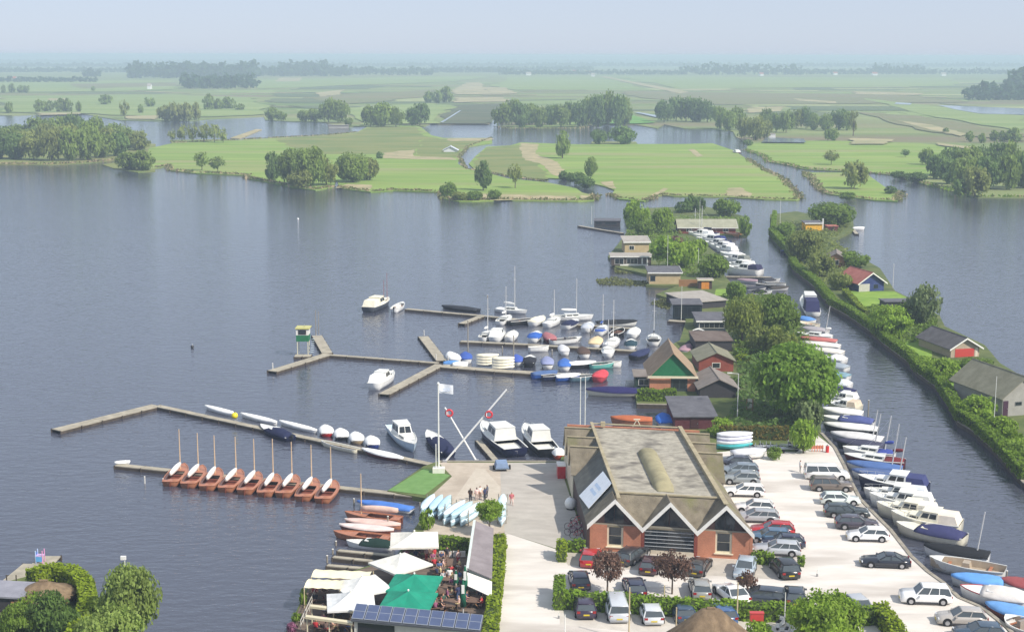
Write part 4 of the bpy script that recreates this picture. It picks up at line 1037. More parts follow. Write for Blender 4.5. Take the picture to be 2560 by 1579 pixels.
for i, (x, y, tp) in enumerate([(1170, 893, 800), (1219, 800, 738), (1284, 918, 838), (840, 1362, 1352), (818, 1405, 1388), (832, 1385, 1372), (970, 1318, 1290), (885, 1262, 1246), (2515, 1462, 1426), (2170, 1040, 1000), (1476, 835, 820), (1256, 880, 866), (1380, 886, 874)]):
    mooring_post(x, y, tp, 'weathered mooring post standing in the water by the ' + ['left end of the covered boats', 'outer jetty spur', 'white stacked boats', 'upper finger jetty', 'lower finger jetty', 'middle finger jetty', 'orange wooden boats', 'blue and white boat', 'canal boats at lower right', 'canal row behind the big tree', 'dark covered boat', 'middle jetty', 'grey covered boat'][i])

# ------------------------------------------------------------------ boats: the nine wooden sailing boats
NX = [431, 476, 521, 570, 617, 666, 712, 761, 810]
for i, x in enumerate(NX):
    yb = 1211 + (x - 431) * 42 / 379
    jx, jy = R.uniform(-4, 4), R.uniform(-2.5, 2.5)
    boat('woodsail', (x + 30 + jx, yb - 40 + jy), (x - 5 - jx * .4, yb + 4 + jy), ORD[i] + ' from the left of nine wooden sailing boats, white sail cover along its boom', B=2.15, fb=.52, mast=4.3 + (.25 if i in (0, 5) else 0), group='wooden sailing boats at the front jetty')
# along the long narrow jetty
boat_c('canoe', 306, 1158, 1.7, 15, 'tiny white float at the left tip of the sailing boat jetty', z=.45, hull=WHITE, cover=WHITE, B=.6, fb=.2)
boat('canoe', (513, 1022), (592, 1042), 'white rowing skiff at the left end of the long jetty', cover=WHITE, B=.95, fb=.42)
boat('canoe', (602, 1041), (692, 1062), 'middle of three white rowing skiffs beside the long jetty', cover=WHITE, B=.95, fb=.42)
boat('canoe', (699, 1060), (792, 1083), 'right of three white rowing skiffs beside the long jetty', cover=WHITE, B=.95, fb=.42)
t = thing('buoy', 'yellow round buoy at the end of the left rowing skiff', 'buoy', at(587, 1044, .42)); MB().ell((0, 0, .3), .42, .42, .42).build('float', paint(235, 215, 40), t, True); MB().tube((0, 0, .68), (0, 0, .84), .08, .06).build('ring', RUBBER, t)
boat('half', (652, 1072), (728, 1103), 'navy motorboat with blue cover on the near side of the long jetty', hull=NAVY, B=1.9, fb=.5, outb=True)
for i, (x, y, hc) in enumerate([(815, 1083, RED), (853, 1092, BLACK), (891, 1101, (170, 150, 120)), (930, 1111, (40, 60, 130))]):
    boat_c('cover', x, y, 3.6, 102, ['red', 'black', 'tan', 'blue'][i] + ' hulled dinghy under a domed white cover beside the long jetty', hull=hc, cover=WHITE, B=1.7, fb=.5)
boat('open', (803, 1112), (893, 1132), 'cream open rowing boat on the near side of the long jetty', hull=CREAM, deck=CREAM, B=1.25, fb=.42)
boat('canoe', (905, 1132), (1008, 1155), 'maroon rowing boat under a white cover at the landward end of the long jetty', hull=MAROON, cover=WHITE, B=1.35, fb=.5)
boat('cruiser', (1036, 1133), (985, 1078), 'pale blue white cabin cruiser moored left of the flagpole', hull=(185, 205, 222), cover=None, B=2.5, fb=.75)
boat('half', (1068, 1088), (1122, 1142), 'white motorboat with navy cover just behind the flagpole', hull=NAVY, B=2.2, fb=.55)
boat('cruiser', (1206, 1075), (1290, 1142), 'large white cruiser with navy hull at the slipway quay, left of the pair', hull=NAVY, cover=None, B=3.3, fb=.85, name='motor_yacht')
boat('cruiser', (1312, 1080), (1372, 1142), 'large white cruiser with dark hull at the slipway quay, right of the pair', hull=BLACK, cover=None, B=2.9, fb=.8, name='motor_yacht')
boat('cruiser', (984, 944), (935, 975), 'white cabin boat lying alone at the lower right breakwater arm', hull=WHITE, cover=WHITE, B=2.3, fb=.8, rise=.2)
boat('cruiser', (972, 758), (920, 781), 'cream canopied cruiser with dark stern at the end of the outer jetty', hull=(70, 75, 85), cover=CREAM, deck=CREAM, B=2.9, fb=.8)
boat('sloop', (1008, 766), (985, 782), 'small white open boat right of the cream canopied cruiser', hull=WHITE, B=1.9, fb=.7, outb=True)
for i, (x, y, tp, lb) in enumerate([(968, 764, 682, 'thin reddish mast behind the cream canopied cruiser'), (960, 768, 700, 'second thin mast left of the reddish one')]):
    t = thing('flagstaff', lb, 'mast', at(x, y, 0)); h = hgt(at(x, y, 0), tp)
    MB().tube((0, 0, -.4), (0, 0, h), .05, .03).build('pole', M('red_brown_paint', srgb(150, 80, 75), .5), t); MB().box(-.3, .3, -.02, .02, h * .62, h * .64).build('crosstree', CHROME, t)
boat('cover', (1104, 770), (1196, 780), 'long dark barge under a black cover by the outer jetty', hull=BLACK, cover=(45, 48, 55), B=2.2, fb=.4)
boat('sail', (1318, 785), (1240, 778), 'white sailing yacht with the tallest dark mast by the outer jetty', B=2.2, fb=.55, mast=7.6, cover=WHITE, sailcol=WHITE)
bo = dict(group='small boats in the middle harbour')
G4 = [('sail', 1430, 800, 6.6, 8, 'long white yacht lying across behind the pair of white boats, tall white mast', dict(mast=6.3, cover=None, sailcol=WHITE, B=2.1)),
 ('half', 1345, 808, 5.2, 70, 'white and tan motorboat left in the white cluster at the jetty', dict(cover=CREAM, deck=CREAM)),
 ('sail', 1382, 812, 5.2, 68, 'white yacht with thin mast in the middle of the white cluster', dict(mast=5.0, cover=WHITE)),
 ('half', 1428, 816, 5.2, 68, 'white motorboat with navy hood at the right of the white cluster', dict(cover=NAVY)),
 ('open', 1304, 810, 4.4, 30, 'dark open boat with white wheelhouse frame left of the white cluster', dict(hull=BLACK, deck=(70, 70, 75))),
 ('sail', 1217, 846, 4.6, 75, 'white little cabin yacht alone at the left end of the middle jetty', dict(mast=5.6, cover=None, sailcol=WHITE, B=2.0)),
 ('half', 1338, 848, 5.0, 80, 'white boat with bright blue cover above the middle jetty', dict(cover=BLUE)),
 ('cover', 1372, 851, 4.6, 100, 'boat under a faded pink cover beside the bright blue one', dict(hull=MAROON, cover=(165, 105, 110))),
 ('sloop', 1416, 858, 4.8, 25, 'white open sloop with grey inside above the middle jetty', dict(hull=WHITE, deck=(110, 112, 115))),
 ('open', 1347, 878, 2.8, 10, 'tiny white dinghy below the middle jetty', dict(hull=WHITE, B=1.2)),
 ('cover', 1458, 888, 4.4, 92, 'boat with a square brown cover and white rim at the middle jetty', dict(hull=WHITE, cover=(85, 68, 60), B=2.0)),
 ('cover', 1490, 862, 4.8, 80, 'boat under a round cream cover at the middle jetty', dict(cover=(222, 200, 160), B=2.2)),
 ('sail', 1531, 864, 5.4, 75, 'white sailing yacht right of the round cream cover, tall mast', dict(mast=6.3, cover=WHITE)),
 ('open', 1545, 838, 4.6, 70, 'dark open sloop behind the white yacht of the middle jetty', dict(hull=BLACK, deck=(60, 58, 56))),
 ('half', 1585, 838, 4.8, 78, 'white cabin boat with one dark hatch at the right of the middle harbour', dict(cover=WHITE)),
 ('half', 1577, 868, 4.6, 82, 'boat with dark teal cover and white stern at the middle jetty', dict(cover=(40, 66, 78))),
 ('sail', 1634, 856, 5.4, 84, 'white yacht with dark hood at the right end of the middle jetty, tall mast', dict(mast=6.0, cover=BLACK)),
 ('cover', 1602, 893, 4.8, 60, 'small boat under a dark blue cover beside the boathouse deck', dict(cover=(44, 52, 86), hull=BLACK)),
 ('cover', 1542, 815, 6.2, 8, 'long boat under a black cover at the short jetty', dict(cover=BLACK, hull=OFFW)),
 ('cover', 1132, 901, 4.2, 105, 'boat under a domed white cover where the breakwater meets the wide jetty', dict(cover=WHITE, B=2.0)),
 ('cover', 1165, 901, 4.0, 95, 'small boat under a bright blue pointed cover, leftmost blue on the wide jetty', dict(cover=(62, 92, 170), B=1.8)),
 ('cover', 1294, 908, 4.0, 95, 'boat under a violet blue cover right of the stacked white boats', dict(cover=(70, 96, 180), B=1.7)),
 ('half', 1324, 910, 4.6, 85, 'black hulled boat with white deck and dark hood on the wide jetty', dict(hull=BLACK, cover=(38, 40, 48))),
 ('cover', 1368, 914, 4.4, 90, 'boat under a pale grey blue cover on the wide jetty', dict(cover=(140, 148, 185))),
 ('cover', 1411, 919, 4.4, 88, 'boat under a strong blue cover right of the pale grey one', dict(cover=(66, 110, 185))),
 ('cover', 1454, 919, 3.8, 12, 'white round dinghy near the right end of the wide jetty', dict(cover=WHITE, B=1.5, hull=BLACK)),
 ('open', 1506, 920, 3.4, 20, 'teal inflatable dinghy ring near the boathouse', dict(hull=(110, 190, 180), deck=(60, 90, 90), B=1.7)),
 ('open', 1537, 917, 1.8, 10, 'very small white tender right of the teal inflatable', dict(hull=WHITE, B=.9)),
 ('cover', 1502, 948, 3.8, 75, 'red and pink covered dinghy off the wide jetty end', dict(hull=(190, 70, 80), cover=(205, 75, 85), B=2.1, fb=.6)),
 ('cover', 1362, 944, 3.4, 20, 'blue covered boat on the near side of the wide jetty', dict(cover=(80, 105, 150), hull=BLUE, B=1.5)),
 ('open', 1386, 950, 3.2, 15, 'navy open boat on the near side of the wide jetty', dict(hull=NAVY, deck=(50, 50, 60), B=1.4)),
 ('cover', 1420, 951, 3.2, 15, 'white covered dinghy on the near side of the wide jetty', dict(cover=WHITE, hull=BLUE, B=1.4)),
 ('open', 1460, 952, 3.6, 12, 'grey blue skiff on the near side at the right end of the wide jetty', dict(hull=(95, 125, 140), deck=(80, 90, 95), B=1.4)),
 ('cover', 1128, 918, 2.0, 0, 'small blue tub at the left end of the wide jetty', dict(cover=(90, 140, 200), B=1.2)),
 ('cover', 1151, 921, 2.0, 0, 'small white tub beside the blue one', dict(cover=WHITE, B=1.3)),
 ('cover', 1538, 988, 7.0, 178, 'long cream boat under a navy cover in front of the green boathouse', dict(hull=CREAM, cover=(40, 38, 88), B=2.1, fb=.55)),
 ('open', 1596, 965, 3.2, 4, 'white rowing boat beside the green boathouse deck', dict(hull=WHITE, deck=WHITE, B=1.2)),
 ('cover', 1735, 868, 5.5, 75, 'dark boat left of the brown roofed boathouse', dict(cover=BLACK, hull=(60, 62, 70))),
 ('cover', 1716, 880, 4.2, 70, 'small pinkish boat by the green boathouse ridge', dict(cover=(160, 130, 140), hull=GREY)),
 ('sail', 1262, 806, 5.0, 72, 'white yacht with slim mast on the near side of the outer jetty', dict(mast=5.2, cover=None, sailcol=WHITE)),
 ('half', 1470, 824, 4.6, 78, 'white motorboat right of the white cluster at the jetty', dict(cover=(190, 195, 205))),
 ('sail', 1505, 832, 4.8, 75, 'white yacht with blue boom cover between the two harbour jetties', dict(mast=5.4, cover=(60, 90, 160))),
 ('half', 1280, 846, 4.6, 82, 'white cabin boat left of the bright blue cover at the middle jetty', dict(cover=(225, 222, 215))),
 ('cruiser', 1245, 846, 5.4, 80, 'white cabin cruiser beside the little cabin yacht at the middle jetty', dict(cover=WHITE)),
 ('cover', 1408, 882, 3.8, 95, 'boat under a pale grey cover below the middle jetty', dict(cover=(205, 206, 210), B=1.7)),
 ('sail', 1520, 886, 4.6, 85, 'white yacht with short mast below the middle jetty', dict(mast=4.4, cover=WHITE)),
 ('half', 1745, 842, 5.5, 80, 'black cabin boat beside the brown boathouse', dict(cover=BLACK, hull=BLACK))]
for k, x, y, L, h, lb, kw in G4:
    kw = {**bo, **kw}; kw['B'] = max(kw.get('B', .44 * L), .42 * L); kw['fb'] = kw.get('fb', .55) * 1.25; boat_c(k, x, y, L * 1.15, h, lb, **kw)
for j, (x, n) in enumerate([(1219, 4), (1258, 4)]):
    for i in range(n):
        boat_c('canoe', x, 912 + j * 8, 3.3, 3, ['lowest', 'second lowest', 'third', 'topmost'][i] + ' white dinghy of the ' + ['left', 'right'][j] + ' stack on the wide jetty', z=.42, lift=i * .42, hull=WHITE, cover=CREAM, B=1.5, fb=.26, group='stacked white dinghies')
boat_c('cover', 1578, 1062, 5.2, 176, 'varnished wooden hull laid up in the inlet behind the big hall', hull=TEAK, cover=(176, 100, 66), B=2.0, fb=.8, rail=TEAK)
boat_c('cover', 1662, 1060, 4.6, 92, 'boat under a round bright blue cover in the inlet', hull=OFFW, cover=(50, 110, 200), B=2.4, fb=.7)

# wooden boats beside the terrace
boat('cover', (893, 1264), (1031, 1282), 'blue and white boat on the water above the orange wooden boats', hull=WHITE, cover=(75, 120, 195), B=1.5, fb=.45)
boat('woodsail', (862, 1293), (1002, 1308), 'upper orange wooden launch with the tall yellow mast', B=1.75, fb=.5, mast=4.2, sailcol=(220, 190, 175))
boat('canoe', (862, 1311), (1002, 1322), 'wooden launch under a pale pink cover', hull=TEAK, cover=(215, 185, 175), B=1.5, fb=.5)
boat('canoe', (848, 1324), (985, 1335), 'wooden launch under a white and rose cover', hull=TEAKD, cover=(225, 205, 200), B=1.4, fb=.5)
boat('woodsail', (834, 1342), (975, 1356), 'lower orange wooden launch with open red brown seats', B=1.7, fb=.5)
boat('half', (866, 1364), (982, 1373), 'white launch with dark green cover just above the finger jetties', hull=WHITE, cover=(25, 50, 44), B=1.5, fb=.45)

# ------------------------------------------------------------------ boats: canal row along the car park, from the near end
ROW = [
 ('sloop', (2512, 1562), (2600, 1598), 'white open boat at the bottom right corner', dict(hull=WHITE, deck=(150, 140, 130), B=2.2)),
 ('cover', (2462, 1530), (2600, 1562), 'rust hulled boat under a bright blue tarpaulin at the right edge', dict(hull=(150, 90, 76), cover=(110, 160, 215), B=2.0)),
 ('half', (2398, 1494), (2570, 1520), 'white runabout with a red stripe hull', dict(hull=WHITE, deck=WHITE, cover=(214, 208, 202), rail=paint(150, 50, 56), B=2.3, fb=.7)),
 ('cover', (2498, 1470), (2600, 1482), 'boat under a dark red tarpaulin behind the white runabout', dict(hull=OFFW, cover=(150, 78, 80), B=1.8)),
 ('cover', (2376, 1460), (2506, 1472), 'boat under a bright blue tarpaulin behind the red striped runabout', dict(hull=OFFW, cover=(100, 155, 218), B=1.9)),
 ('sloop', (2322, 1418), (2512, 1447), 'pale grey open sloop with beige deck', dict(hull=OFFW, deck=(175, 160, 140), B=2.2, fb=.65)),
 ('cover', (2308, 1385), (2472, 1408), 'white boat under a black cover with a leaning white mast', dict(hull=WHITE, cover=BLACK, B=2.1, fb=.6, mast=4.4)),
 ('half', (2240, 1330), (2412, 1363), 'cream launch with long navy hood nearest the white hatchback', dict(hull=CREAM, deck=CREAM, cover=(58, 60, 100), B=2.3, fb=.65)),
 ('cruiser', (2226, 1310), (2402, 1336), 'cream cabin cruiser with square aft canopy', dict(hull=CREAM, deck=CREAM, cover=(225, 215, 200), B=2.5, fb=.75)),
 ('cruiser', (2190, 1285), (2345, 1308), 'cream cruiser with a long pale aft cover', dict(hull=CREAM, deck=CREAM, cover=(228, 224, 212), B=2.2, fb=.7)),
 ('cruiser', (2172, 1262), (2334, 1282), 'white cruiser behind the cream one with the pale aft cover', dict(hull=WHITE, cover=OFFW, B=2.2, fb=.7)),
 ('cruiser', (2158, 1243), (2322, 1260), 'white sports cruiser with pale grey hood', dict(hull=WHITE, cover=(205, 210, 215), B=2.1)),
 ('cruiser', (2144, 1218), (2320, 1240), 'white cruiser with navy stripe and sleek foredeck', dict(hull=NAVY, deck=WHITE, cover=(60, 66, 110), B=2.4, fb=.75)),
 ('cover', (2128, 1192), (2275, 1208), 'white boat under a blue cover with the rightmost leaning mast', dict(hull=WHITE, cover=(84, 104, 148), B=2.1, mast=4.7)),
 ('cover', (2116, 1172), (2255, 1186), 'low boat under a bright blue cover beside the white van', dict(hull=OFFW, cover=(80, 108, 160), B=1.9, mast=4.2)),
 ('sail', (2110, 1152), (2262, 1168), 'dark red hulled yacht with white cabin', dict(hull=MAROON, cover=(110, 40, 45), B=2.1, mast=3.9)),
 ('sail', (2106, 1134), (2238, 1147), 'white yacht with blue cockpit cover', dict(cover=(60, 75, 150), mast=4.0, B=2.0)),
 ('cover', (2090, 1116), (2210, 1128), 'boat under a dark slate cover', dict(hull=BLACK, cover=(66, 66, 86), B=1.9, mast=4.1)),
 ('cover', (2076, 1097), (2206, 1112), 'boat under a bulky pale grey cover', dict(hull=GREY, cover=(212, 210, 210), B=2.2, mast=3.8)),
 ('cover', (2058, 1074), (2195, 1086), 'black hulled boat with a white deck cover', dict(hull=BLACK, cover=(225, 225, 222), B=1.8)),
 ('half', (2055, 1056), (2186, 1068), 'white launch with a blue hood amidships', dict(hull=WHITE, cover=(78, 88, 140), B=2.0)),
 ('cover', (2052, 1036), (2156, 1046), 'long white covered hull at the green bush', dict(hull=WHITE, cover=WHITE, B=1.8)),
 ('cruiser', (2070, 1020), (2148, 1032), 'cream and brown cabin boat behind the big round tree', dict(hull=CREAM, cover=(205, 190, 170), B=2.3)),
 ('cruiser', (2068, 1003), (2142, 1012), 'white cabin cruiser right of the big round tree', dict(hull=WHITE, cover=OFFW, B=2.2)),
 ('cover', (2075, 984), (2136, 992), 'boat with navy cover right of the big round tree', dict(cover=(44, 46, 84), B=2.0)),
 ('half', (2076, 966), (2126, 973), 'small white sports boat half hidden by the big round tree', dict(cover=(210, 215, 220))),
 ('cover', (2070, 945), (2122, 952), 'grey blue covered boat half hidden by the big round tree', dict(cover=(120, 150, 165))),
 ('cover', (2066, 922), (2118, 930), 'slate covered boat beside the top of the round tree', dict(cover=(150, 160, 170), hull=WHITE)),
 ('half', (2060, 902), (2112, 910), 'white boat just above the top of the round tree', dict(cover=WHITE)),
 ('cover', (2030, 884), (2108, 892), 'pale covered boat above the round tree', dict(cover=(220, 215, 208))),
 ('cover', (2006, 868), (2100, 876), 'long white hull with faint stripe in the upper canal row', dict(cover=(232, 228, 220), B=1.7)),
 ('cover', (1998, 856), (2092, 863), 'long boat under a faded red cover in the upper canal row', dict(hull=WHITE, cover=(185, 110, 105), B=1.7)),
 ('sail', (1992, 844), (2080, 851), 'white yacht with slim mast in the upper canal row', dict(mast=4.6, cover=WHITE, B=1.9)),
 ('cover', (2000, 830), (2070, 837), 'boat under a mottled grey cover in the upper canal row', dict(cover=(165, 160, 165))),
 ('open', (1998, 816), (2044, 822), 'cream open boat in the upper canal row', dict(hull=CREAM, deck=CREAM)),
 ('cover', (2000, 804), (2030, 811), 'small boat under a sky blue cover in the upper canal row', dict(cover=(90, 140, 205))),
 ('cruiser', (2012, 748), (2032, 792), 'white cruiser with navy aft cover moored along the canal bank', dict(cover=(46, 48, 86), B=2.6)),
]
for k, b, s, lb, kw in ROW:
    kw = dict(kw); kw['B'] = kw.get('B', 2.0) * 1.22; kw['fb'] = kw.get('fb', .55) * 1.3; kw.update(mx=-.3, lean=-.13) if 'mast' in kw else None; boat(k, b, s, lb, group='boats along the canal bank', **kw)
UP = [('cruiser', 1815, 684, 1902, 692, 'largest white cruiser with dark hood in the upper canal', dict(cover=(50, 50, 80), B=2.9, fb=.9)),
 ('cruiser', 1812, 668, 1884, 676, 'white cruiser just behind the largest one in the upper canal', dict(cover=OFFW, B=2.4)),
 ('cruiser', 1808, 653, 1870, 660, 'white cruiser with dark windows, second behind the largest', dict(cover=(120, 125, 120), B=2.4)),
 ('half', 1800, 640, 1858, 647, 'small white boat, third behind the largest cruiser', dict(cover=WHITE)),
 ('cruiser', 1790, 628, 1838, 636, 'white cabin boat fourth behind the largest cruiser', dict(cover=WHITE)),
 ('cruiser', 1758, 614, 1826, 622, 'white cruiser with navy stern among the farthest boats', dict(cover=NAVY, B=2.3)),
 ('cruiser', 1740, 604, 1812, 611, 'white cruiser with blue hood among the farthest boats', dict(cover=(44, 56, 110), B=2.3)),
 ('half', 1732, 595, 1800, 601, 'low white boat among the farthest boats', dict(cover=OFFW)),
 ('sail', 1726, 587, 1796, 592, 'white yacht with tall mast in front of the long red house', dict(mast=6.5, cover=NAVY)),
 ('sail', 1712, 582, 1775, 587, 'second white yacht in front of the long red house', dict(mast=5.4, cover=WHITE)),
 ('cover', 1690, 582, 1722, 586, 'navy covered boat left of the yachts by the red house', dict(cover=(50, 56, 92))),
 ('cruiser', 1720, 590, 1780, 596, 'white cruiser tight behind the low white far boat', dict(cover=WHITE, B=2.3)),
 ('cruiser', 1775, 620, 1832, 629, 'white cruiser squeezed between the farther canal boats', dict(cover=(215, 215, 220), B=2.2)),
 ('open', 1812, 588, 1850, 592, 'orange varnished boat right of the red house', dict(hull=(200, 140, 90), deck=(170, 110, 70)))]
for k, x0, y0, x1, y1, lb, kw in UP: kw = dict(kw); kw['B'] = kw.get('B', 2.2) * 1.25; kw['fb'] = kw.get('fb', .6) * 1.4; boat(k, (x0, y0), (x1, y1), lb, group='boats in the upper canal', **kw)
SM = [(1868, 707, 'cover', (150, 130, 140), 'mauve covered'), (1862, 722, 'open', WHITE, 'white open'), (1898, 705, 'cover', BLACK, 'black covered'), (1890, 726, 'cover', (60, 62, 72), 'slate covered'), (1915, 718, 'open', BLACK, 'black open'), (1928, 706, 'half', (60, 60, 66), 'grey hooded'), (1938, 714, 'open', OFFW, 'pale open'), (1905, 736, 'half', BLACK, 'black hooded'), (1948, 726, 'cover', (70, 66, 62), 'brown covered')]
for x, y, k, c, lb in SM: boat_c(k, x, y, 4.2, R.choice([12, 165, 20]), lb + ' small boat in the cluster below the thin canal jetty', hull=c if k == 'open' else (200, 200, 200), cover=c, deck=(90, 88, 84), group='small boats below the canal jetty', B=1.6)
boat_c('cover', 1972, 632, 4.0, 20, 'small blue covered boat under the garden strip hedge', cover=(48, 62, 108), hull=NAVY)
boat_c('open', 1928, 588, 3.6, 80, 'dark punt at the tip of the garden strip', hull=BLACK, deck=(40, 40, 44))
boat_c('open', 2017, 682, 3.4, 5, 'pale green rowing boat under the garden strip hedge', hull=(200, 215, 205), deck=(170, 180, 175), B=1.2)
boat_c('open', 2003, 656, 4.4, 5, 'low dark boat under the garden strip hedge', hull=(60, 64, 72), deck=(180, 180, 180), B=1.4)
boat_c('cover', 2146, 575, 3.4, 10, 'small white boat behind the yellow hut', cover=WHITE, hull=WHITE)
boat_c('cruiser', 1840, 383, 7.5, 100, 'small white launch far up the canal between the meadows', hull=(90, 50, 45), cover=WHITE, B=2.6)
boat_c('sloop', 1468, 318, 8.0, 8, 'white boat far away below the central wood', hull=WHITE, B=2.4)
# birds and marker buoy on the open water
for i, (x, y, c, lb) in enumerate([(745, 549, WHITE, 'white marker buoy alone far out on the lake'), (481, 869, (60, 62, 66), 'small dark marker buoy on the open water at the left')]):
    t = thing('buoy', lb, 'buoy', at(x, y, 0)); MB().ell((0, 0, .18), .28, .28, .3).build('float', paint(*c), t, True); MB().tube((0, 0, .4), (0, 0, .62), .05, .04).build('top_mark', paint(235, 235, 230), t)

# ------------------------------------------------------------------ buildings
def brick_mat(name, c, c2, mortar, scale=1.0):
    if name in _M: return _M[name]
    m = bpy.data.materials.new(name); m.use_nodes = True
    n = m.node_tree.nodes; L = m.node_tree.links; b = n['Principled BSDF']; b.inputs['Roughness'].default_value = .85; b.inputs['Specular IOR Level'].default_value = .2
    tc = n.new('ShaderNodeTexCoord'); mp = n.new('ShaderNodeMapping'); mp.inputs['Rotation'].default_value = (math.pi / 2, 0, 0)
    L.new(tc.outputs['Object'], mp.inputs[0])
    bt = n.new('ShaderNodeTexBrick'); bt.inputs['Scale'].default_value = 4.5 * scale; bt.inputs['Mortar Size'].default_value = .012
    bt.inputs['Color1'].default_value = (*c, 1); bt.inputs['Color2'].default_value = (*c2, 1); bt.inputs['Mortar'].default_value = (*mortar, 1)
    L.new(mp.outputs[0], bt.inputs['Vector'])
    nz = n.new('ShaderNodeTexNoise'); nz.inputs['Scale'].default_value = .8; nz.inputs['Detail'].default_value = 5; L.new(tc.outputs['Object'], nz.inputs['Vector'])
    mr = n.new('ShaderNodeMapRange'); mr.inputs[1].default_value = .3; mr.inputs[2].default_value = .7; mr.inputs[3].default_value = .82; mr.inputs[4].default_value = 1.12; L.new(nz.outputs['Fac'], mr.inputs[0])
    sc = n.new('ShaderNodeVectorMath'); sc.operation = 'SCALE'; L.new(bt.outputs['Color'], sc.inputs[0]); L.new(mr.outputs[0], sc.inputs['Scale']); L.new(sc.outputs[0], b.inputs['Base Color'])
    _M[name] = m
    return m
BRICK = brick_mat('orange_brick', srgb(198, 134, 106), srgb(184, 120, 94), srgb(176, 144, 122))
BRICKR = brick_mat('red_brick', srgb(150, 76, 62), srgb(132, 64, 54), srgb(130, 100, 90))
TILE = ramp_mat('old_brown_tiles', srgb(110, 102, 88), srgb(140, 131, 114), 0.9, stretch=(1, 1, 1), bump=.5, bscale=9, c2=srgb(120, 118, 84), s2=.35)
FELT = ramp_mat('roof_felt', srgb(140, 135, 124), srgb(178, 172, 158), 1.3, bump=.25, bscale=6, c2=srgb(110, 105, 98), s2=.42, stretch=(.8, 1, 1))
COPING = ramp_mat('coping', srgb(150, 140, 115), srgb(176, 165, 138), 1.0)
WTRIM = paint(238, 236, 230)
CTRIM = paint(226, 216, 190)
DARKW = M('dark_boarding', srgb(74, 56, 54), .7, .2, 3)

ZL = LZ
A, Bq = at(1466, 1374, ZL), at(1882, 1400, ZL)
FLq, FRq, BLq, BRq = at(1541, 1228, 5.6), at(1802, 1238, 5.6), at(1476, 1058, 5.6), at(1699, 1061, 5.6)
hall = thing('boat_hall', 'large brick hall with three white edged front gables and a flat roof', 'building', A)
O = A.copy()
u = (Bq - A); U = u.length; u.normalize()
vv = ((BLq - FLq) + (BRq - FRq)) / 2; VD = vv.length; vv.normalize()
zE = hgt(A, 1311); zA = hgt(at(1544, 1379, ZL), 1249)
def hp(a, b, z): return Vector((u.x * a + vv.x * b, u.y * a + vv.y * b, z - ZL))
lc = (FLq - A).dot(u); 
def split(p):                       # ground point -> (along facade, depth)
    q = p - A; det = u.x * vv.y - u.y * vv.x
    return ((q.x * vv.y - q.y * vv.x) / det, (u.x * q.y - u.y * q.x) / det)
la, lb = split(FLq); ra, rb = split(FRq); ba, bb_ = split(BLq); br, brb = split(BRq)
D0, D1 = max(1.6, (lb + rb) / 2), bb_
UL, UR = la, ra
nrm = Vector((u.y, -u.x, 0))        # outwards from the facade
def hquad(name, pts, mat, t=None, parent=None):
    m = MB()
    if t is None: m.quad(*pts)
    else: m.slab(pts, t)
    return m.build(name, mat, parent or hall)
# walls
hquad('left_wall', [hp(0.05, 0, ZL), hp(0.05, D1 + 1, ZL), hp(0.05, D1 + 1, zE + .02), hp(0.05, 0, zE + .02)], DARKW, u * .25)
hquad('right_wall', [hp(U - .05, 0, ZL), hp(U - .05, D1 + 1, ZL), hp(U - .05, D1 + 1, zE + .02), hp(U - .05, 0, zE + .02)], BRICK, u * -.25)
hquad('back_wall', [hp(0.3, D1 + 1, ZL), hp(U - .3, D1 + 1, ZL), hp(U - .3, D1 + 1, zA - .3), hp(0.3, D1 + 1, zA - .3)], BRICK, vv * -.25)
P3 = [0, U * .3365, U * .664, U]
back = vv * .25
def wall_piece(a0, a1, z0, z1, mat=BRICK, name='brick_wall'):
    hquad(name, [hp(a0, 0.02, z0), hp(a1, 0.02, z0), hp(a1, 0.02, z1), hp(a0, 0.02, z1)], mat, back)
def win_piece(a0, a1, z0, z1, rows, cols, trim, frame=.1, name='window', glz=GLASS, gap=.05):
    w = hquad(name, [hp(a0, .12, z0), hp(a1, .12, z0), hp(a1, .12, z1), hp(a0, .12, z1)], trim, vv * .1)
    for r_ in range(rows):
        for c_ in range(cols):
            x0 = a0 + frame + (a1 - a0 - 2 * frame) * c_ / cols + gap / 2; x1 = a0 + frame + (a1 - a0 - 2 * frame) * (c_ + 1) / cols - gap / 2
            q0 = z0 + frame + (z1 - z0 - 2 * frame) * r_ / rows + gap / 2; q1 = z0 + frame + (z1 - z0 - 2 * frame) * (r_ + 1) / rows - gap / 2
            hquad('pane', [hp(x0, .10, q0), hp(x1, .10, q0), hp(x1, .10, q1), hp(x0, .10, q1)], glz, vv * .015, w)
    if name == 'window':
        for nm_, z_a, z_b, ex in (('sill', z0 - .1, z0, .12),):
            hquad(nm_, [hp(a0 - ex, -.08, z_a), hp(a1 + ex, -.08, z_a), hp(a1 + ex, -.08, z_b), hp(a0 - ex, -.08, z_b)], trim, vv * .2, w)
    return w
for (g0, g1) in ((P3[0] + .3, P3[1] - .1), (P3[2] + .1, P3[3] - .3)):
    c_ = (g0 + g1) / 2; w0, w1 = c_ - .75, c_ + .75
    wall_piece(g0, w0, ZL, zE + .1); wall_piece(w1, g1, ZL, zE + .1); wall_piece(w0, w1, ZL, ZL + .45)
    win_piece(w0, w1, ZL + .5, zE + .12, 2, 1, CTRIM, .17)
for a0 in (P3[1] - .1, P3[2] - .22): wall_piece(a0, a0 + .32, ZL, zE + .1, BRICKR, 'brick_pillar')
wall_piece(P3[1] + .22, P3[2] - .22, ZL, ZL + .35, paint(200, 190, 172), 'plinth')
cw = win_piece(P3[1] + .22, P3[2] - .22, ZL + .35, zE + .1, 6, 4, paint(70, 74, 78), .05, 'shop_window', gap=.06)
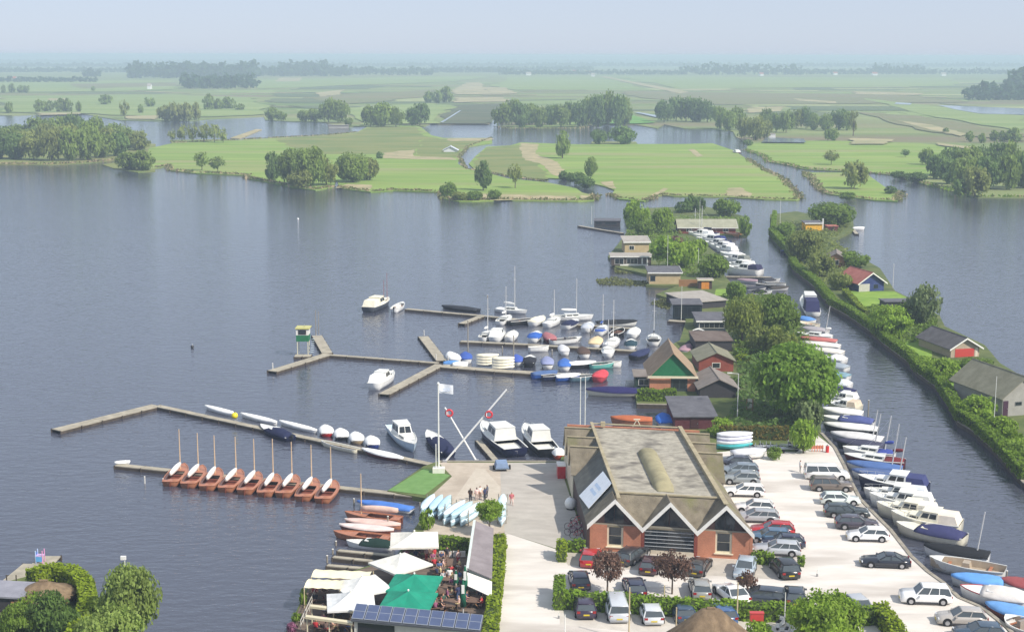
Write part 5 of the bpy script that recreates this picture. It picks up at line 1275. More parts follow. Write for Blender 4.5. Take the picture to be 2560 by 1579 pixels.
for k in range(1, 6):
    zz = ZL + .4 + (zE - ZL - .35) * k / 6
    hquad('glazing_bar', [hp(P3[1] + .26, .03, zz - .022), hp(P3[2] - .26, .03, zz - .022), hp(P3[2] - .26, .03, zz + .022), hp(P3[1] + .26, .03, zz + .022)], paint(176, 180, 186), vv * .06, cw)
# gables: boarded or glazed triangle, two roof slopes, white barge boards
for k in range(3):
    g0, g1 = P3[k], P3[k + 1]; c_ = (g0 + g1) / 2
    tri = hquad('gable_panel', [hp(g0 + .3, .2, zE + .1), hp(g1 - .3, .2, zE + .1), hp(c_, .2, zA - .25)], DARKW, vv * .1)
    hquad('gable_transom', [hp(g0 + .35, .06, zE + .06), hp(g1 - .35, .06, zE + .06), hp(g1 - .35, .06, zE + .2), hp(g0 + .35, .06, zE + .2)], paint(150, 145, 130), vv * .12, tri)
    hw = (g1 - g0) * (.17 if k != 1 else .36)
    for s0, s1 in ((-1, -.03), (.03, 1)):
        zt = lambda s: zE + .25 + (zA - zE - .75) * (1 - abs(s) * hw / ((g1 - g0) / 2) * 1.0)
        hquad('pane', [hp(c_ + s0 * hw, .17, zE + .26), hp(c_ + s1 * hw, .17, zE + .26), hp(c_ + s1 * hw, .17, zt(s1)), hp(c_ + s0 * hw, .17, zt(s0))], GLASS, vv * .02, tri)
    up = Vector((0, 0, .12)); ov = -.35
    hquad('roof_slope', [hp(g0, ov, zE - .02), hp(c_, ov, zA), hp(c_, D0, zA), hp(g0, D0, zE - .02)], TILE, up)
    hquad('roof_slope', [hp(c_, ov, zA), hp(g1, ov, zE - .02), hp(g1, D0, zE - .02), hp(c_, D0, zA)], TILE, up)
    for e0, e1 in ((g0, c_), (g1, c_)):
        hquad('barge_board', [hp(e0, ov - .06, zE - .32), hp(e1, ov - .06, zA - .26), hp(e1, ov - .06, zA + .17), hp(e0, ov - .06, zE + .14)], WTRIM, vv * .05)
# front slope between the gables, flat roof, side slopes
hquad('front_slope', [hp(0, .05, zE), hp(U, .05, zE), hp(UR + .1, D0, zA - .05), hp(UL - .1, D0, zA - .05)], TILE, Vector((0, 0, -.08)))
hquad('flat_roof', [hp(UL, D0, zA - .25), hp(UR, D0, zA - .25), hp(UR, D1, zA - .25), hp(UL, D1, zA - .25)], FELT, Vector((0, 0, -.2)))
hquad('left_slope', [hp(0, .0, zE), hp(UL, D0 - .4, zA), hp(UL, D1, zA), hp(0, D1 + .5, zE)], M('painted_shade_tiles', srgb(98, 98, 92), .8, .25, 1.2, .5, 9), Vector((-.02, 0, -.1)))  # roof tiles in a darker, greyer tone: the slope's shade is put into the colour
hquad('right_slope', [hp(U, .0, zE), hp(U, D1 + .5, zE), hp(UR, D1, zA), hp(UR, D0 - .4, zA)], TILE, Vector((.02, 0, -.1)))
for a0, a1 in ((UL - .16, UL + .16), (UR - .22, UR + .22)):
    hquad('coping', [hp(a0, -.1, zA + .16), hp(a1, -.1, zA + .16), hp(a1, D1 + .3, zA + .16), hp(a0, D1 + .3, zA + .16)], COPING, Vector((0, 0, .1)))
    hquad('parapet', [hp(a0 + .05, D0, zA - .24), hp(a1 - .05, D0, zA - .24), hp(a1 - .05, D1, zA - .24), hp(a0 + .05, D1, zA - .24)], COPING, Vector((0, 0, .39)))
hquad('coping', [hp(UL, D1 - .1, zA + .1), hp(UR, D1 - .1, zA + .1), hp(UR, D1 + .2, zA + .1), hp(UL, D1 + .2, zA + .1)], COPING, Vector((0, 0, .1)))
hquad('front_kerb', [hp(UL, D0 - .15, zA - .06), hp(UR, D0 - .15, zA - .06), hp(UR, D0 + .2, zA - .06), hp(UL, D0 + .2, zA - .06)], COPING, Vector((0, 0, .12)))
# cross gables along both sides
for sgn, e0, e1, ridges in ((-1, 0.0, UL, (.60, .755, .91)), (1, U, UR, (.60, .755, .91))):
    for k, f_ in enumerate(ridges):
        dv = D0 + (D1 - D0) * f_; hwid = (D1 - D0) * .078
        eo = e0 + sgn * .25
        hquad('side_gable_slope', [hp(eo, dv - hwid, zE + .1), hp(eo, dv, zA + .02), hp(e1, dv, zA + .02), hp(e1, dv - hwid, zE + .1)], TILE, Vector((0, 0, .1)))
        hquad('side_gable_slope', [hp(eo, dv, zA + .02), hp(eo, dv + hwid, zE + .1), hp(e1, dv + hwid, zE + .1), hp(e1, dv, zA + .02)], TILE, Vector((0, 0, .1)))
        hquad('side_gable_end', [hp(e0 + sgn * .1, dv - hwid * .95, ZL), hp(e0 + sgn * .1, dv + hwid * .95, ZL), hp(e0 + sgn * .1, dv + hwid * .95, zE), hp(e0 + sgn * .1, dv, zA - .05), hp(e0 + sgn * .1, dv - hwid * .95, zE)], CTRIM, u * .1 * -sgn)
        hquad('ridge_cap', [hp(eo, dv - .12, zA + .13), hp(e1, dv - .12, zA + .13), hp(e1, dv + .12, zA + .13), hp(eo, dv + .12, zA + .13)], COPING, Vector((0, 0, .08)))
# barrel rooflight on the flat roof
rl = MB(); ua = UL + (UR - UL) * .40; ub = UL + (UR - UL) * .60; v0, v1 = D0 + (D1 - D0) * .07, D0 + (D1 - D0) * .62
rings = []
for f_, sc_ in ((0, 0.05), (.09, .95), (.13, 1), (.95, 1), (1, .5)):
    dv = v0 + (v1 - v0) * f_
    rings.append([hp((ua + ub) / 2 + (ub - ua) / 2 * (math.cos(t_) * (.8 + .2 * sc_)), dv, zA - .24 + .7 * sc_ * math.sin(t_)) for t_ in [math.pi * i / 8 for i in range(9)]])
rl.loft(rings, closed=False, cap0=False, cap1=True).build('rooflight', ramp_mat('mossy_rooflight', srgb(146, 139, 112), srgb(170, 161, 128), .8, c2=srgb(128, 122, 96)), hall, True)
MB().box(-.25, .25, -.25, .25, 0, .5).build('roof_vent', COPING, hall).location = hp(UL + 1.2, D1 - .4, zA)
# white banner lying on the left slope
def onleft(a, f_, lift=.18): 
    z = zE + (zA - zE) * f_; p = hp(UL * f_, a, z + .05); return p + O - Vector((0, 0, 0)) + Vector((-.1, 0, lift))
bn = thing('banner', 'white banner with faint blue print fixed to the dark left roof slope', 'banner', O)
q = [p - O for p in (onleft(D0 + 5.6, .02), onleft(D0 + .4, .18), onleft(D0 + 2.2, .97), onleft(D0 + 7.2, .86))]
MB().slab(q, (0, 0, .05)).build('sheet', paint(236, 240, 246, .6), bn)
for f_ in (.35, .55):
    a_ = [q[0] * (1 - s_) * (1 - t_) + q[1] * s_ * (1 - t_) + q[2] * s_ * t_ + q[3] * (1 - s_) * t_ + Vector((0, 0, .056)) for s_, t_ in ((.25, f_), (.75, f_), (.75, f_ + .1), (.25, f_ + .1))]
    MB().slab(a_, (0, 0, .008)).build('print', paint(196, 214, 236, .6), bn)

# ---- small houses and sheds
def fit(px, py, w, d, rz, label, name, cat, z=LZ): return thing(name, label, cat, at(px, py, z), math.radians(rz))
def openings(t, front, y=-.03, glz=GLASS):
    for o in front:
        k, x0, x1, z0, z1 = o[:5]; col = paint(*(o[5] if len(o) > 5 else (232, 228, 218)))
        if k == 'win':
            w = MB().box(x0, x1, y - .02, y + .06, z0, z1).build('window', col, t)
            n = max(1, round((x1 - x0) / .8))
            for i in range(n):
                a0 = x0 + .06 + (x1 - x0 - .12) * i / n + .02; a1 = x0 + .06 + (x1 - x0 - .12) * (i + 1) / n - .02
                MB().box(a0, a1, y - .035, y - .015, z0 + .07, z1 - .07).build('pane', glz, w)
        elif k == 'door':
            w = MB().box(x0, x1, y - .03, y + .06, z0, z1).build('door', col, t)
            MB().box(x1 - .18, x1 - .1, y - .07, y - .02, (z0 + z1) / 2 - .05, (z0 + z1) / 2 + .05).build('handle', CHROME, w)
        else:
            MB().box(x0, x1, y - .02, y + .05, z0, z1).build('wall_panel', col, t)
def gable_house(px, py, w, d, h, rh, rz, label, wall, roof, axis='v', front=(), ov=.3, trim=None, name='house', cat='house', tri=None, z=LZ, skew=0.0):
    """front edge centre at the pixel; x right, y away; axis v: the gable faces the front. skew leans the far end sideways"""
    t = thing(name, label, cat, at(px, py, z), math.radians(rz))
    S = lambda p: (p[0] + skew * p[1], p[1], p[2])
    hw = w / 2
    if axis == 'v':
        pr = [(-hw, 0), (hw, 0), (hw, h), (0, rh), (-hw, h)]
        MB().slab([S((x, 0, zz)) for x, zz in pr], Vector(S((0, d, 0)))).build('wall', wall, t)
        sl = (rh - h) / hw
        for s in (-1, 1):
            MB().slab([S((s * (hw + ov), -ov, h - sl * ov + .03)), S((0, -ov, rh + .03)), S((0, d + ov, rh + .03)), S((s * (hw + ov), d + ov, h - sl * ov + .03))], (0, 0, .1)).build('roof_slope', roof, t)
            if trim: MB().slab([S((s * (hw + ov), -ov - .05, h - sl * ov - .12)), S((0, -ov - .05, rh - .12)), S((0, -ov - .05, rh + .12)), S((s * (hw + ov), -ov - .05, h - sl * ov + .12))], (0, .04, 0)).build('barge_board', trim, t)
        if tri: MB().slab([S((-hw, -.06, h)), S((hw, -.06, h)), S((0, -.06, rh - .05))], (0, .04, 0)).build('gable_panel', tri, t)
        MB().tube(S((0, -ov, rh + .12)), S((0, d + ov, rh + .12)), .09, None, 6).build('ridge_cap', roof, t)
    else:
        pr = [(0, 0), (d, 0), (d, h), (d / 2, rh), (0, h)]
        MB().slab([(-hw, y, zz) for y, zz in pr], (w, 0, 0)).build('wall', wall, t)
        sl = (rh - h) / (d / 2)
        for y0, y1 in ((-ov, d / 2), (d + ov, d / 2)):
            MB().slab([(-hw - ov, y0, h - sl * ov + .03), (hw + ov, y0, h - sl * ov + .03), (hw + ov, y1, rh + .03), (-hw - ov, y1, rh + .03)], (0, 0, .1)).build('roof_slope', roof, t)
            if trim:
                MB().slab([(hw + ov + .02, y0, h - sl * ov - .1), (hw + ov + .02, y1, rh - .1), (hw + ov + .02, y1, rh + .14), (hw + ov + .02, y0, h - sl * ov + .14)], (.05, 0, 0)).build('barge_board', trim, t)
                MB().box(-hw - ov, hw + ov, y0 - .03, y0 + .03, h - sl * ov - .08, h - sl * ov + .1).build('gutter', trim, t)
        MB().tube((-hw - ov, d / 2, rh + .12), (hw + ov, d / 2, rh + .12), .09, None, 6).build('ridge_cap', roof, t)
    openings(t, front)
    return t
def flat_house(px, py, w, d, h, rz, label, wall, roof, trim=None, front=(), ov=.3, name='house', cat='house', z=LZ, slope=0.0):
    t = thing(name, label, cat, at(px, py, z), math.radians(rz)); hw = w / 2
    MB().hexa([(-hw, 0, 0), (hw, 0, 0), (hw, d, 0), (-hw, d, 0), (-hw, 0, h), (hw, 0, h), (hw, d, h + slope), (-hw, d, h + slope)]).build('wall', wall, t)
    k = slope / d
    MB().slab([(-hw - ov, -ov, h + .02 - ov * k), (hw + ov, -ov, h + .02 - ov * k), (hw + ov, d + ov, h + .02 + slope + ov * k), (-hw - ov, d + ov, h + .02 + slope + ov * k)], (0, 0, .14)).build('roof', roof, t)
    if trim:
        for x0, x1, y0, y1, za in ((-hw - ov - .04, hw + ov + .04, -ov - .06, -ov - .01, 0), (hw + ov + .01, hw + ov + .06, -ov, d + ov, 0)):
            MB().hexa([(x0, y0, h - .04), (x1, y0, h - .04), (x1, y1, h - .04 + k * (y1 - y0)), (x0, y1, h - .04 + k * (y1 - y0)), (x0, y0, h + .19), (x1, y0, h + .19), (x1, y1, h + .19 + k * (y1 - y0)), (x0, y1, h + .19 + k * (y1 - y0))]).build('fascia', trim, t)
    openings(t, front)
    return t
def rm(name, r, g, b): return ramp_mat(name, srgb(r - 8, g - 8, b - 8), srgb(r + 10, g + 10, b + 10), .8, bump=.3, bscale=7)
ROOFG, ROOFM, ROOFB, ROOFD = rm('grey_green_felt', 128, 126, 108), rm('mauve_grey_felt', 130, 122, 116), rm('brown_felt', 108, 96, 90), rm('slate_felt', 96, 96, 102)
ROOFR, ROOFN, ROOFL = rm('red_tiles', 164, 102, 92), rm('dark_tiles', 92, 90, 92), rm('pale_felt', 160, 154, 146)
GREENB = M('green_boarding', srgb(38, 112, 74), .6, .12, 3)
BEIGE, GREYW = rm('beige_boarding', 186, 166, 130), rm('grey_boarding', 160, 158, 152)
REDW = rm('red_boarding', 178, 70, 62)
TIMBER = rm('timber_boarding', 150, 112, 78)
DB = M('dark_house_boards', srgb(60, 58, 62), .7, .15, 3)

gable_house(1681, 977, 6.2, 9.5, 2.0, 5.2, -2, 'brick boathouse with a steep green front gable and pale eaves board', BRICK, rm('boathouse_roof', 150, 130, 108), 'v', [('door', -.2, 2.0, 0, 1.85, (52, 62, 66)), ('win', .0, .9, .3, 1.6), ('win', .95, 1.85, .3, 1.6)], .4, None, 'boathouse', 'boathouse', GREENB, skew=.0)
MB().box(-3.4, 3.4, -.5, -.36, 1.85, 2.15).build('eaves_board', CTRIM, bpy.data.objects['boathouse'])
flat_house(1612, 972, 2.6, 4.0, 1.7, -2, 'dark green lean-to beside the green gabled boathouse', M('dark_green_boards', srgb(40, 62, 54), .7), ROOFM, None, [('win', -.9, .6, .5, 1.4)], name='shed', cat='shed')
gable_house(1796, 994, 5.0, 7.5, 1.3, 2.5, 1, 'shed with low mauve grey gable roof, nearest the tall lamp post', DB, ROOFM, 'v', [], .35, None, 'shed', 'shed')
gable_house(1790, 928, 5.0, 7.0, 1.6, 2.7, 1, 'shed with greenish grey gable roof and red brick end', BRICKR, ROOFG, 'v', [('win', -.6, .6, .5, 1.3)], .35, None, 'shed', 'shed')
flat_house(1784, 878, 5.6, 6.0, 1.6, 2, 'shed with dark brown flat roof behind the greenish one', DB, ROOFB, None, [], .2, name='shed', cat='shed', slope=.3)
flat_house(1738, 1072, 5.0, 8.2, 1.5, 1, 'flat slate roofed store with dark red wall behind the big hall', rm('dark_red_boards', 92, 50, 54), ROOFD, None, [('door', -.6, .4, 0, 1.4, (70, 40, 42))], .25, name='store', cat='shed', slope=.5)
flat_house(1779, 826, 4.6, 6.0, 1.5, 0, 'houseboat with grey flat roof and white roof edge', M('houseboat_glass_wall', srgb(58, 66, 74), .3), ROOFD, WTRIM, [('win', -2.1, 2.1, .4, 1.3)], .3, name='houseboat', cat='houseboat', slope=.4)
flat_house(1718, 796, 5.0, 4.5, 2.4, 0, 'dark glass pavilion behind the grey deck', M('pavilion_glass', srgb(40, 52, 58), .15), ROOFD, None, [('win', -2.3, 2.3, .3, 2.1, (44, 54, 56))], .2, name='pavilion', cat='pavilion', slope=.2)
flat_house(1770, 770, 7.4, 9.0, 1.2, 22, 'long low shed with pale grey flat roof set at an angle', DB, ROOFL, None, [], .3, name='shed', cat='shed', slope=.3)
flat_house(1763, 722, 2.6, 2.0, 1.7, 0, 'small timber hut with an orange double door', DARKW, ROOFL, CTRIM, [('door', -.75, 0, 0, 1.4, (214, 140, 60)), ('door', .02, .75, 0, 1.4, (210, 134, 56))], .25, name='hut', cat='hut')
flat_house(1720, 716, 3.6, .25, 1.2, 0, 'brown timber screen left of the orange doored hut', TIMBER, TIMBER, None, [], .02, name='garden_screen', cat='fence')
flat_house(1662, 710, 6.2, 6.0, 2.2, 0, 'beige boarded waterside house with dark roof and white edge', BEIGE, ROOFD, WTRIM, [('win', -2.9, -1.9, .6, 1.7, (90, 100, 108))], .35, slope=.4)
flat_house(1578, 664, 8.6, 5.0, 1.9, 0, 'waterside house with white framed windows and white terrace', M('house_brown_glass', srgb(88, 78, 72), .5), ROOFL, WTRIM, [('win', -3.6, -1.6, .3, 1.6), ('win', -1.0, 1.4, .4, 1.6), ('panel', -2.4, 3.6, 0, .35, (232, 230, 224)), ('panel', 2.2, 2.5, .3, 1.7, (232, 230, 224)), ('panel', 3.3, 3.6, .3, 1.7, (232, 230, 224))], .3, slope=.1)
flat_house(1592, 632, 5.6, 5.5, 2.4, 3, 'house with sloping pale roof and beige wall above the white terrace', BEIGE, ROOFL, WTRIM, [('win', -1.8, -.6, .7, 1.7)], .35, slope=.7)
flat_house(1518, 565, 7.0, 6.0, 1.3, -4, 'dark houseboat at the far left end of the peninsula', DB, ROOFD, None, [('win', -3.1, -1.4, .4, 1.1, (70, 74, 78)), ('win', -.6, 2.6, .4, 1.1, (70, 74, 78))], .2, name='houseboat', cat='houseboat', z=.1)
gable_house(1768, 584, 14.5, 7.0, 1.7, 3.2, 0, 'long red brown house at the far end of the peninsula', rm('red_brown_boards', 124, 66, 58), rm('pale_green_roof', 152, 152, 132), 'u', [('win', -5.4, -4.0, .5, 1.5), ('win', -.6, 1.0, .5, 1.5), ('win', 4.0, 5.4, .5, 1.5), ('panel', -3.6, -.8, .3, 1.3, (120, 60, 52))], .5, WTRIM)
# garden strip houses
flat_house(2034, 578, 4.2, 4.5, 2.0, 2, 'bright yellow hut with white roof edge on the garden strip', rm('yellow_boards', 232, 176, 50), ROOFD, WTRIM, [], .3, name='hut', cat='hut', slope=.2)
MB().box(-.15, .15, -.15, .15, 0, 3.2).build('chimney', paint(225, 224, 220), bpy.data.objects['hut.001']).location = (2.6, 1, 0)
flat_house(2082, 578, 2.6, 3.0, 1.2, 2, 'dark red shed right of the yellow hut', rm('dark_red_shed', 110, 52, 58), ROOFR, None, [('door', -.6, .4, 0, 1, (60, 36, 44))], .2, name='shed', cat='shed')
gable_house(2090, 668, 3.6, 6.5, 2.0, 3.0, -12, 'brown garden house with grey roof among the trees of the strip', TIMBER, ROOFM, 'v', [('win', -.8, .6, .6, 1.6)], .3, None)
gable_house(2178, 728, 5.4, 8.0, 1.8, 3.6, 16, 'red roofed cottage with blue front and white eaves', rm('blue_boards', 58, 70, 118), ROOFR, 'v', [('panel', -2.7, -.4, 0, 1.5, (190, 186, 178)), ('win', .4, 1.5, .5, 1.4, (70, 84, 130))], .5, WTRIM, 'cottage', 'cottage')
flat_house(2250, 770, 5.5, 3.2, 1.1, 4, 'low dark carport among the shrubs of the garden strip', DB, ROOFD, None, [], .2, name='carport', cat='shed')
gable_house(2412, 892, 4.8, 9.5, 1.5, 2.9, 14, 'long dark roofed cottage with a red gable end', rm('cream_end_wall', 176, 160, 140), ROOFN, 'v', [('panel', -1.7, 1.5, .05, 1.3, (190, 66, 58)), ('panel', 1.7, 2.1, 0, 1.4, (214, 204, 186))], .45, WTRIM, 'cottage', 'cottage')
gable_house(2556, 1037, 6.0, 11.0, 2.6, 4.9, 16, 'big grey green roofed house with grey wall at the right edge', GREYW, ROOFG, 'v', [('win', -1.2, -.2, 1.3, 1.8, (110, 112, 112)), ('door', -2.9, -2.2, 0, 2.0, (74, 48, 66))], .5, None)
# far farms
for i, (x, y, w_, c) in enumerate([(1322, 189, 12, (235, 235, 235)), (1437, 183, 10, (240, 240, 240)), (1470, 186, 12, (235, 232, 228)), (1482, 192, 9, (230, 228, 226)), (2089, 188, 10, (242, 242, 242)), (2188, 189, 13, (240, 240, 240)), (2360, 190, 12, (236, 236, 236)), (1676, 187, 10, (230, 230, 232)), (35, 203, 7, (235, 235, 235)), (372, 224, 8, (236, 236, 236)), (1905, 190, 10, (225, 225, 228))]):
    m_ = mpx(y)
    gable_house(x, y, w_ * m_, 9, 4.5, 7.5, R.uniform(-20, 20), 'tiny white farmhouse far off, ' + ORD[i] + ' built on the hazy polder edge' if False else 'tiny pale farmhouse in the haze, %s counting from the left' % ORD[[8, 9, 0, 1, 2, 3, 7, 10, 4, 5, 6].index(i)], paint(*c), ROOFR if i % 3 else ROOFL, 'u', [], .4, None, 'farmhouse', 'farmhouse', None, .3)
gable_house(1126, 380, 6.5, 6, .9, 2.6, 0, 'white tent roofed hide on the west meadow', paint(214, 216, 222), paint(206, 210, 222), 'v', [], .6, None, 'bird_hide', 'hut', None, .3)
flat_house(846, 322, 12, 6, 2.0, 3, 'low grey boathouse in the back channel', GREYW, ROOFL, None, [], .4, name='boathouse', cat='boathouse', z=.1)
flat_house(1930, 345, 4, 4, 2.2, 4, 'small white hut by the canal bridge trees', paint(210, 212, 216), ROOFL, None, [], .3, name='hut', cat='hut', z=.3)

# ------------------------------------------------------------------ near trees
NT = [(1590, 572, 62, 72, 'bright', 'bright bushy tree left of the long red house'), (1612, 590, 50, 40, 'green', 'low tree in front of the bright bushy one'), (1655, 582, 50, 64, 'bright', 'tree between the bushy one and the long red house'), (1722, 530, 34, 40, 'dark', 'left of two small round trees behind the red house'), (1745, 530, 36, 38, 'dark', 'right of two small round trees behind the red house'), (1817, 540, 64, 44, 'green', 'spreading tree behind the right end of the red house'), (1862, 590, 30, 48, 'green', 'narrow tree at the right end of the red house'), (1704, 532, 34, 26, 'dark', 'small shrub tree behind the red house'),
 (1672, 672, 84, 84, 'bright', 'large bright tree right of the beige houses'), (1715, 668, 62, 66, 'bright', 'second bright tree right of the beige houses'), (1782, 692, 74, 60, 'green', 'grey green tree in front of the white cruisers'), (1742, 640, 50, 44, 'bright', 'small bright tree behind the white cruisers'), (1690, 615, 34, 24, 'copper', 'small dark purple tree between the far houses'), (1840, 752, 46, 50, 'green', 'small tree right of the orange doored hut'),
 (1855, 856, 94, 126, 'yellow', 'tall yellowish willow left in the middle tree group'), (1938, 848, 110, 112, 'green', 'tall green tree right in the middle tree group'), (1948, 892, 78, 78, 'yellow', 'pale yellowish tree in front of the middle group'), (1900, 880, 70, 66, 'olive', 'olive tree low in the middle group'),
 (1992, 1045, 216, 184, 'lush', 'huge round leafy tree beside the sheds'), (2018, 1072, 72, 74, 'grey', 'grey green shrub tree below the huge round tree'), (2008, 1132, 64, 88, 'bright', 'bright green young tree at the canal end of the yard')]
for x, y, w, h, c, lb in NT: tree(x, y, w, h, c, lb, None, 'willow' if 'willow' in lb else 'round', LZ, bare=.12 if h > 80 else .03)
bush(1800, 1090, 62, 48, 'bright', 'bright round bush behind the hall at the yellow topped hedge')
bush(1937, 1148, 36, 32, 'green', 'small bush among the stored gear')
for x, y, w, h, c, lb in [(2075, 566, 116, 62, 'green', 'broad tree behind the yellow hut'), (1962, 590, 46, 36, 'green', 'low tree near the tip of the garden strip'), (2012, 655, 92, 84, 'olive', 'large loose tree on the garden strip'), (2048, 690, 70, 60, 'olive', 'second loose tree on the garden strip'), (2135, 668, 72, 40, 'green', 'low dark tree beside the brown garden house'), (2100, 724, 54, 44, 'olive', 'pale shrub tree left of the red roofed cottage'), (1985, 620, 56, 40, 'green', 'shrub tree above the canal hedge'),
 (2308, 808, 78, 100, 'grey', 'tall feathery tree on the lake side of the garden strip'), (2225, 842, 104, 78, 'bright', 'wide bright tree overhanging the canal hedge'), (2330, 858, 46, 46, 'dark', 'dark shrub left of the long dark roofed cottage'), (2352, 952, 84, 56, 'bright', 'wide bright shrub below the dark roofed cottage'), (2440, 932, 90, 38, 'green', 'row of rounded shrubs before the big grey roofed house'), (2445, 1046, 84, 60, 'bright', 'bright shrub at the foot of the two pale posts'), (2268, 800, 60, 50, 'green', 'tree behind the wide bright one'), (2500, 1090, 80, 50, 'bright', 'leafy shrub in front of the big grey house'), (2545, 1150, 70, 46, 'green', 'leafy shrub at the right edge above the canal')]:
    tree(x, y, w, h, c, lb, None, 'round', LZ, bare=.05)
tree(1224, 1338, 68, 90, 'bright', 'small round tree beside the grey roofed shed', None, bare=.42, detail='near')
tree(325, 1590, 152, 178, 'willow', 'pale green willow standing at the bottom left shore', None, 'round', bare=.06)
tree(275, 1655, 160, 140, 'willow', 'second pale willow cut by the bottom edge', None, 'round', bare=.06)
bush(120, 1590, 110, 110, 'dark', 'dark bush in front of the thatched garden house'); bush(50, 1600, 90, 90, 'green', 'leafy bush at the bottom left corner'); bush(172, 1600, 70, 80, 'dark', 'dark shrub inside the curved hedge'); bush(76, 1530, 60, 50, 'bright', 'bright shrub on the thatched garden house wall')
tree(2062, 1612, 182, 132, 'bright', 'bright leafy tree at the bottom right of the car park', None, bare=.1)
tree(1518, 1482, 86, 112, 'copper', 'left copper leaved tree in front of the hall', None, 'sparse', bare=.3, detail='near'); tree(1680, 1484, 104, 108, 'copper', 'right copper leaved tree in front of the hall', None, 'sparse', bare=.3, detail='near'); tree(1868, 1490, 50, 66, 'copper', 'small thin copper tree near the silver car', None, 'sparse', bare=.25, detail='mid')
bush(1890, 1600, 74, 50, 'bright', 'rounded green bush under the red letter box'); bush(1068, 1322, 34, 52, 'bright', 'upright green bush left of the light blue boats')

# ------------------------------------------------------------------ hedges
hedge('hedge', [(1594, 1000), (1690, 1002)], 1.0, 1.5, 'clipped hedge with bright top below the green gabled boathouse', 'hedge')
hedge('hedge', [(1748, 968), (1850, 968)], .8, 1.3, 'dark hedge behind the nearest mauve roofed shed', 'dark'); hedge('hedge', [(1840, 905), (1880, 905)], .8, 1.0, 'bright topped hedge left of the huge tree', 'lime'); hedge('hedge', [(1835, 888), (1905, 888)], .8, .9, 'thin hedge line above the bright topped one', 'hedge')
hedge('hedge', [(1798, 1096), (1970, 1098)], .9, 1.5, 'rust fronted hedge with yellow top behind the yard', 'rust')
hedge('hedge', [(1400, 1516), (1560, 1526), (1790, 1542), (1978, 1550)], 1.3, 1.3, 'long clipped hedge between the two rows of parked cars', 'hedge')
hedge('hedge', [(1398, 1525), (1398, 1480)], .8, 1.6, 'tall hedge end piece at the left of the long hedge', 'hedge')
hedge('hedge', [(1404, 1405), (1404, 1385)], .8, 1.5, 'small square hedge left of the red car', 'lime'); hedge('hedge', [(1420, 1377), (1462, 1379)], .8, 1.0, 'short hedge against the hall corner', 'hedge')
hedge('hedge', [(1878, 1405), (1934, 1409)], .9, .9, 'short hedge behind the black car', 'hedge'); hedge('hedge', [(1994, 1412), (2010, 1413)], .9, .7, 'short hedge stub right of the black car', 'hedge')
hedge('hedge', [(2196, 1548), (2236, 1600), (2260, 1650)], 1.1, 1.5, 'bright hedge corner at the bottom right of the car park', 'lime'); hedge('hedge', [(2135, 1560), (2196, 1556)], 1.0, 1.3, 'hedge arm beside the bright leafy tree', 'hedge')
hedge('hedge', [(1250, 1362), (1246, 1420), (1238, 1500), (1228, 1580), (1222, 1650)], 1.05, 1.1, 'yellow green hedge along the lane beside the terrace', 'lime')
hedge('hedge', [(1100, 1374), (1168, 1379)], .9, 1.2, 'dark fronted hedge between the terrace and the light blue boats', 'hedge')
hedge('hedge', [(80, 1480), (130, 1462), (180, 1470), (215, 1500), (225, 1550), (205, 1600), (180, 1660)], 1.3, 1.9, 'curved lime green hedge round the thatched garden house', 'lime', dens=42)
hedge('hedge', [(1978, 652), (1990, 674), (2043, 716), (2083, 764), (2128, 788), (2184, 827), (2218, 858), (2276, 901), (2297, 927), (2348, 964), (2377, 1006), (2402, 1051), (2440, 1072), (2494, 1122), (2565, 1200)], 1.3, 1.35, 'long leafy hedge on the canal edge of the garden strip', 'hedge', dens=34, leaf=.18)
hedge('hedge', [(1929, 585), (1980, 640)], 1.6, 1.6, 'hedge at the far tip of the garden strip', 'hedge', dens=20, leaf=.24); hedge('hedge', [(1932, 586), (1936, 546)], 1.0, 2.2, 'tall hedge corner at the far end of the strip', 'hedge', dens=20, leaf=.22)
hedge('hedge', [(2112, 736), (2150, 780), (2168, 792)], 1.0, 1.2, 'bright hedge edging the lawn of the red roofed cottage', 'lime', dens=24)
def patch(pts_, n, col, label, h=1.0, z=LZ, name='shrubs', size=.3):
    """ground cover and low planting filling an area: nobody could count it"""
    rng = np.random.default_rng(len(label)); w = [at(x, y, z) for x, y in pts_]; out = []
    xs, ys = [p.x for p in w], [p.y for p in w]
    inside = lambda x, y: sum(((w[i].y > y) != (w[i - 1].y > y)) and (x < (w[i - 1].x - w[i].x) * (y - w[i].y) / (w[i - 1].y - w[i].y) + w[i].x) for i in range(len(w))) % 2
    while len(out) < n:
        x, y = rng.uniform(min(xs), max(xs)), rng.uniform(min(ys), max(ys))
        if inside(x, y): out.append((x, y, z + rng.uniform(0, 1) * h * (.55 + .45 * math.sin(x * 1.3) * math.cos(y * 1.1))))
    c = np.array(out); nr = rng.normal(size=(n, 3)); nr[:, 2] = np.abs(nr[:, 2]) + .4; nr /= np.linalg.norm(nr, axis=1)[:, None]
    tag(link(bpy.data.objects.new(name, quads_mesh(name, c, nr, size * rng.uniform(.6, 1.3, n), LEAF[col], rng))), label, 'shrubs', kind='stuff')
patch([(1840, 890), (2040, 890), (2060, 960), (2045, 1085), (1960, 1095), (1800, 1090), (1850, 980)], 5200, 'dark', 'dark undergrowth round the foot of the huge tree', 1.2)
patch([(1800, 740), (1960, 742), (2010, 830), (2040, 890), (1840, 890), (1830, 800)], 3600, 'green', 'undergrowth below the middle tree group', 1.4)
patch([(1560, 545), (1860, 545), (1860, 560), (1690, 590), (1720, 600), (1800, 690), (1700, 690), (1640, 640), (1570, 610)], 5200, 'green', 'garden shrubs between the far peninsula houses', 1.3)
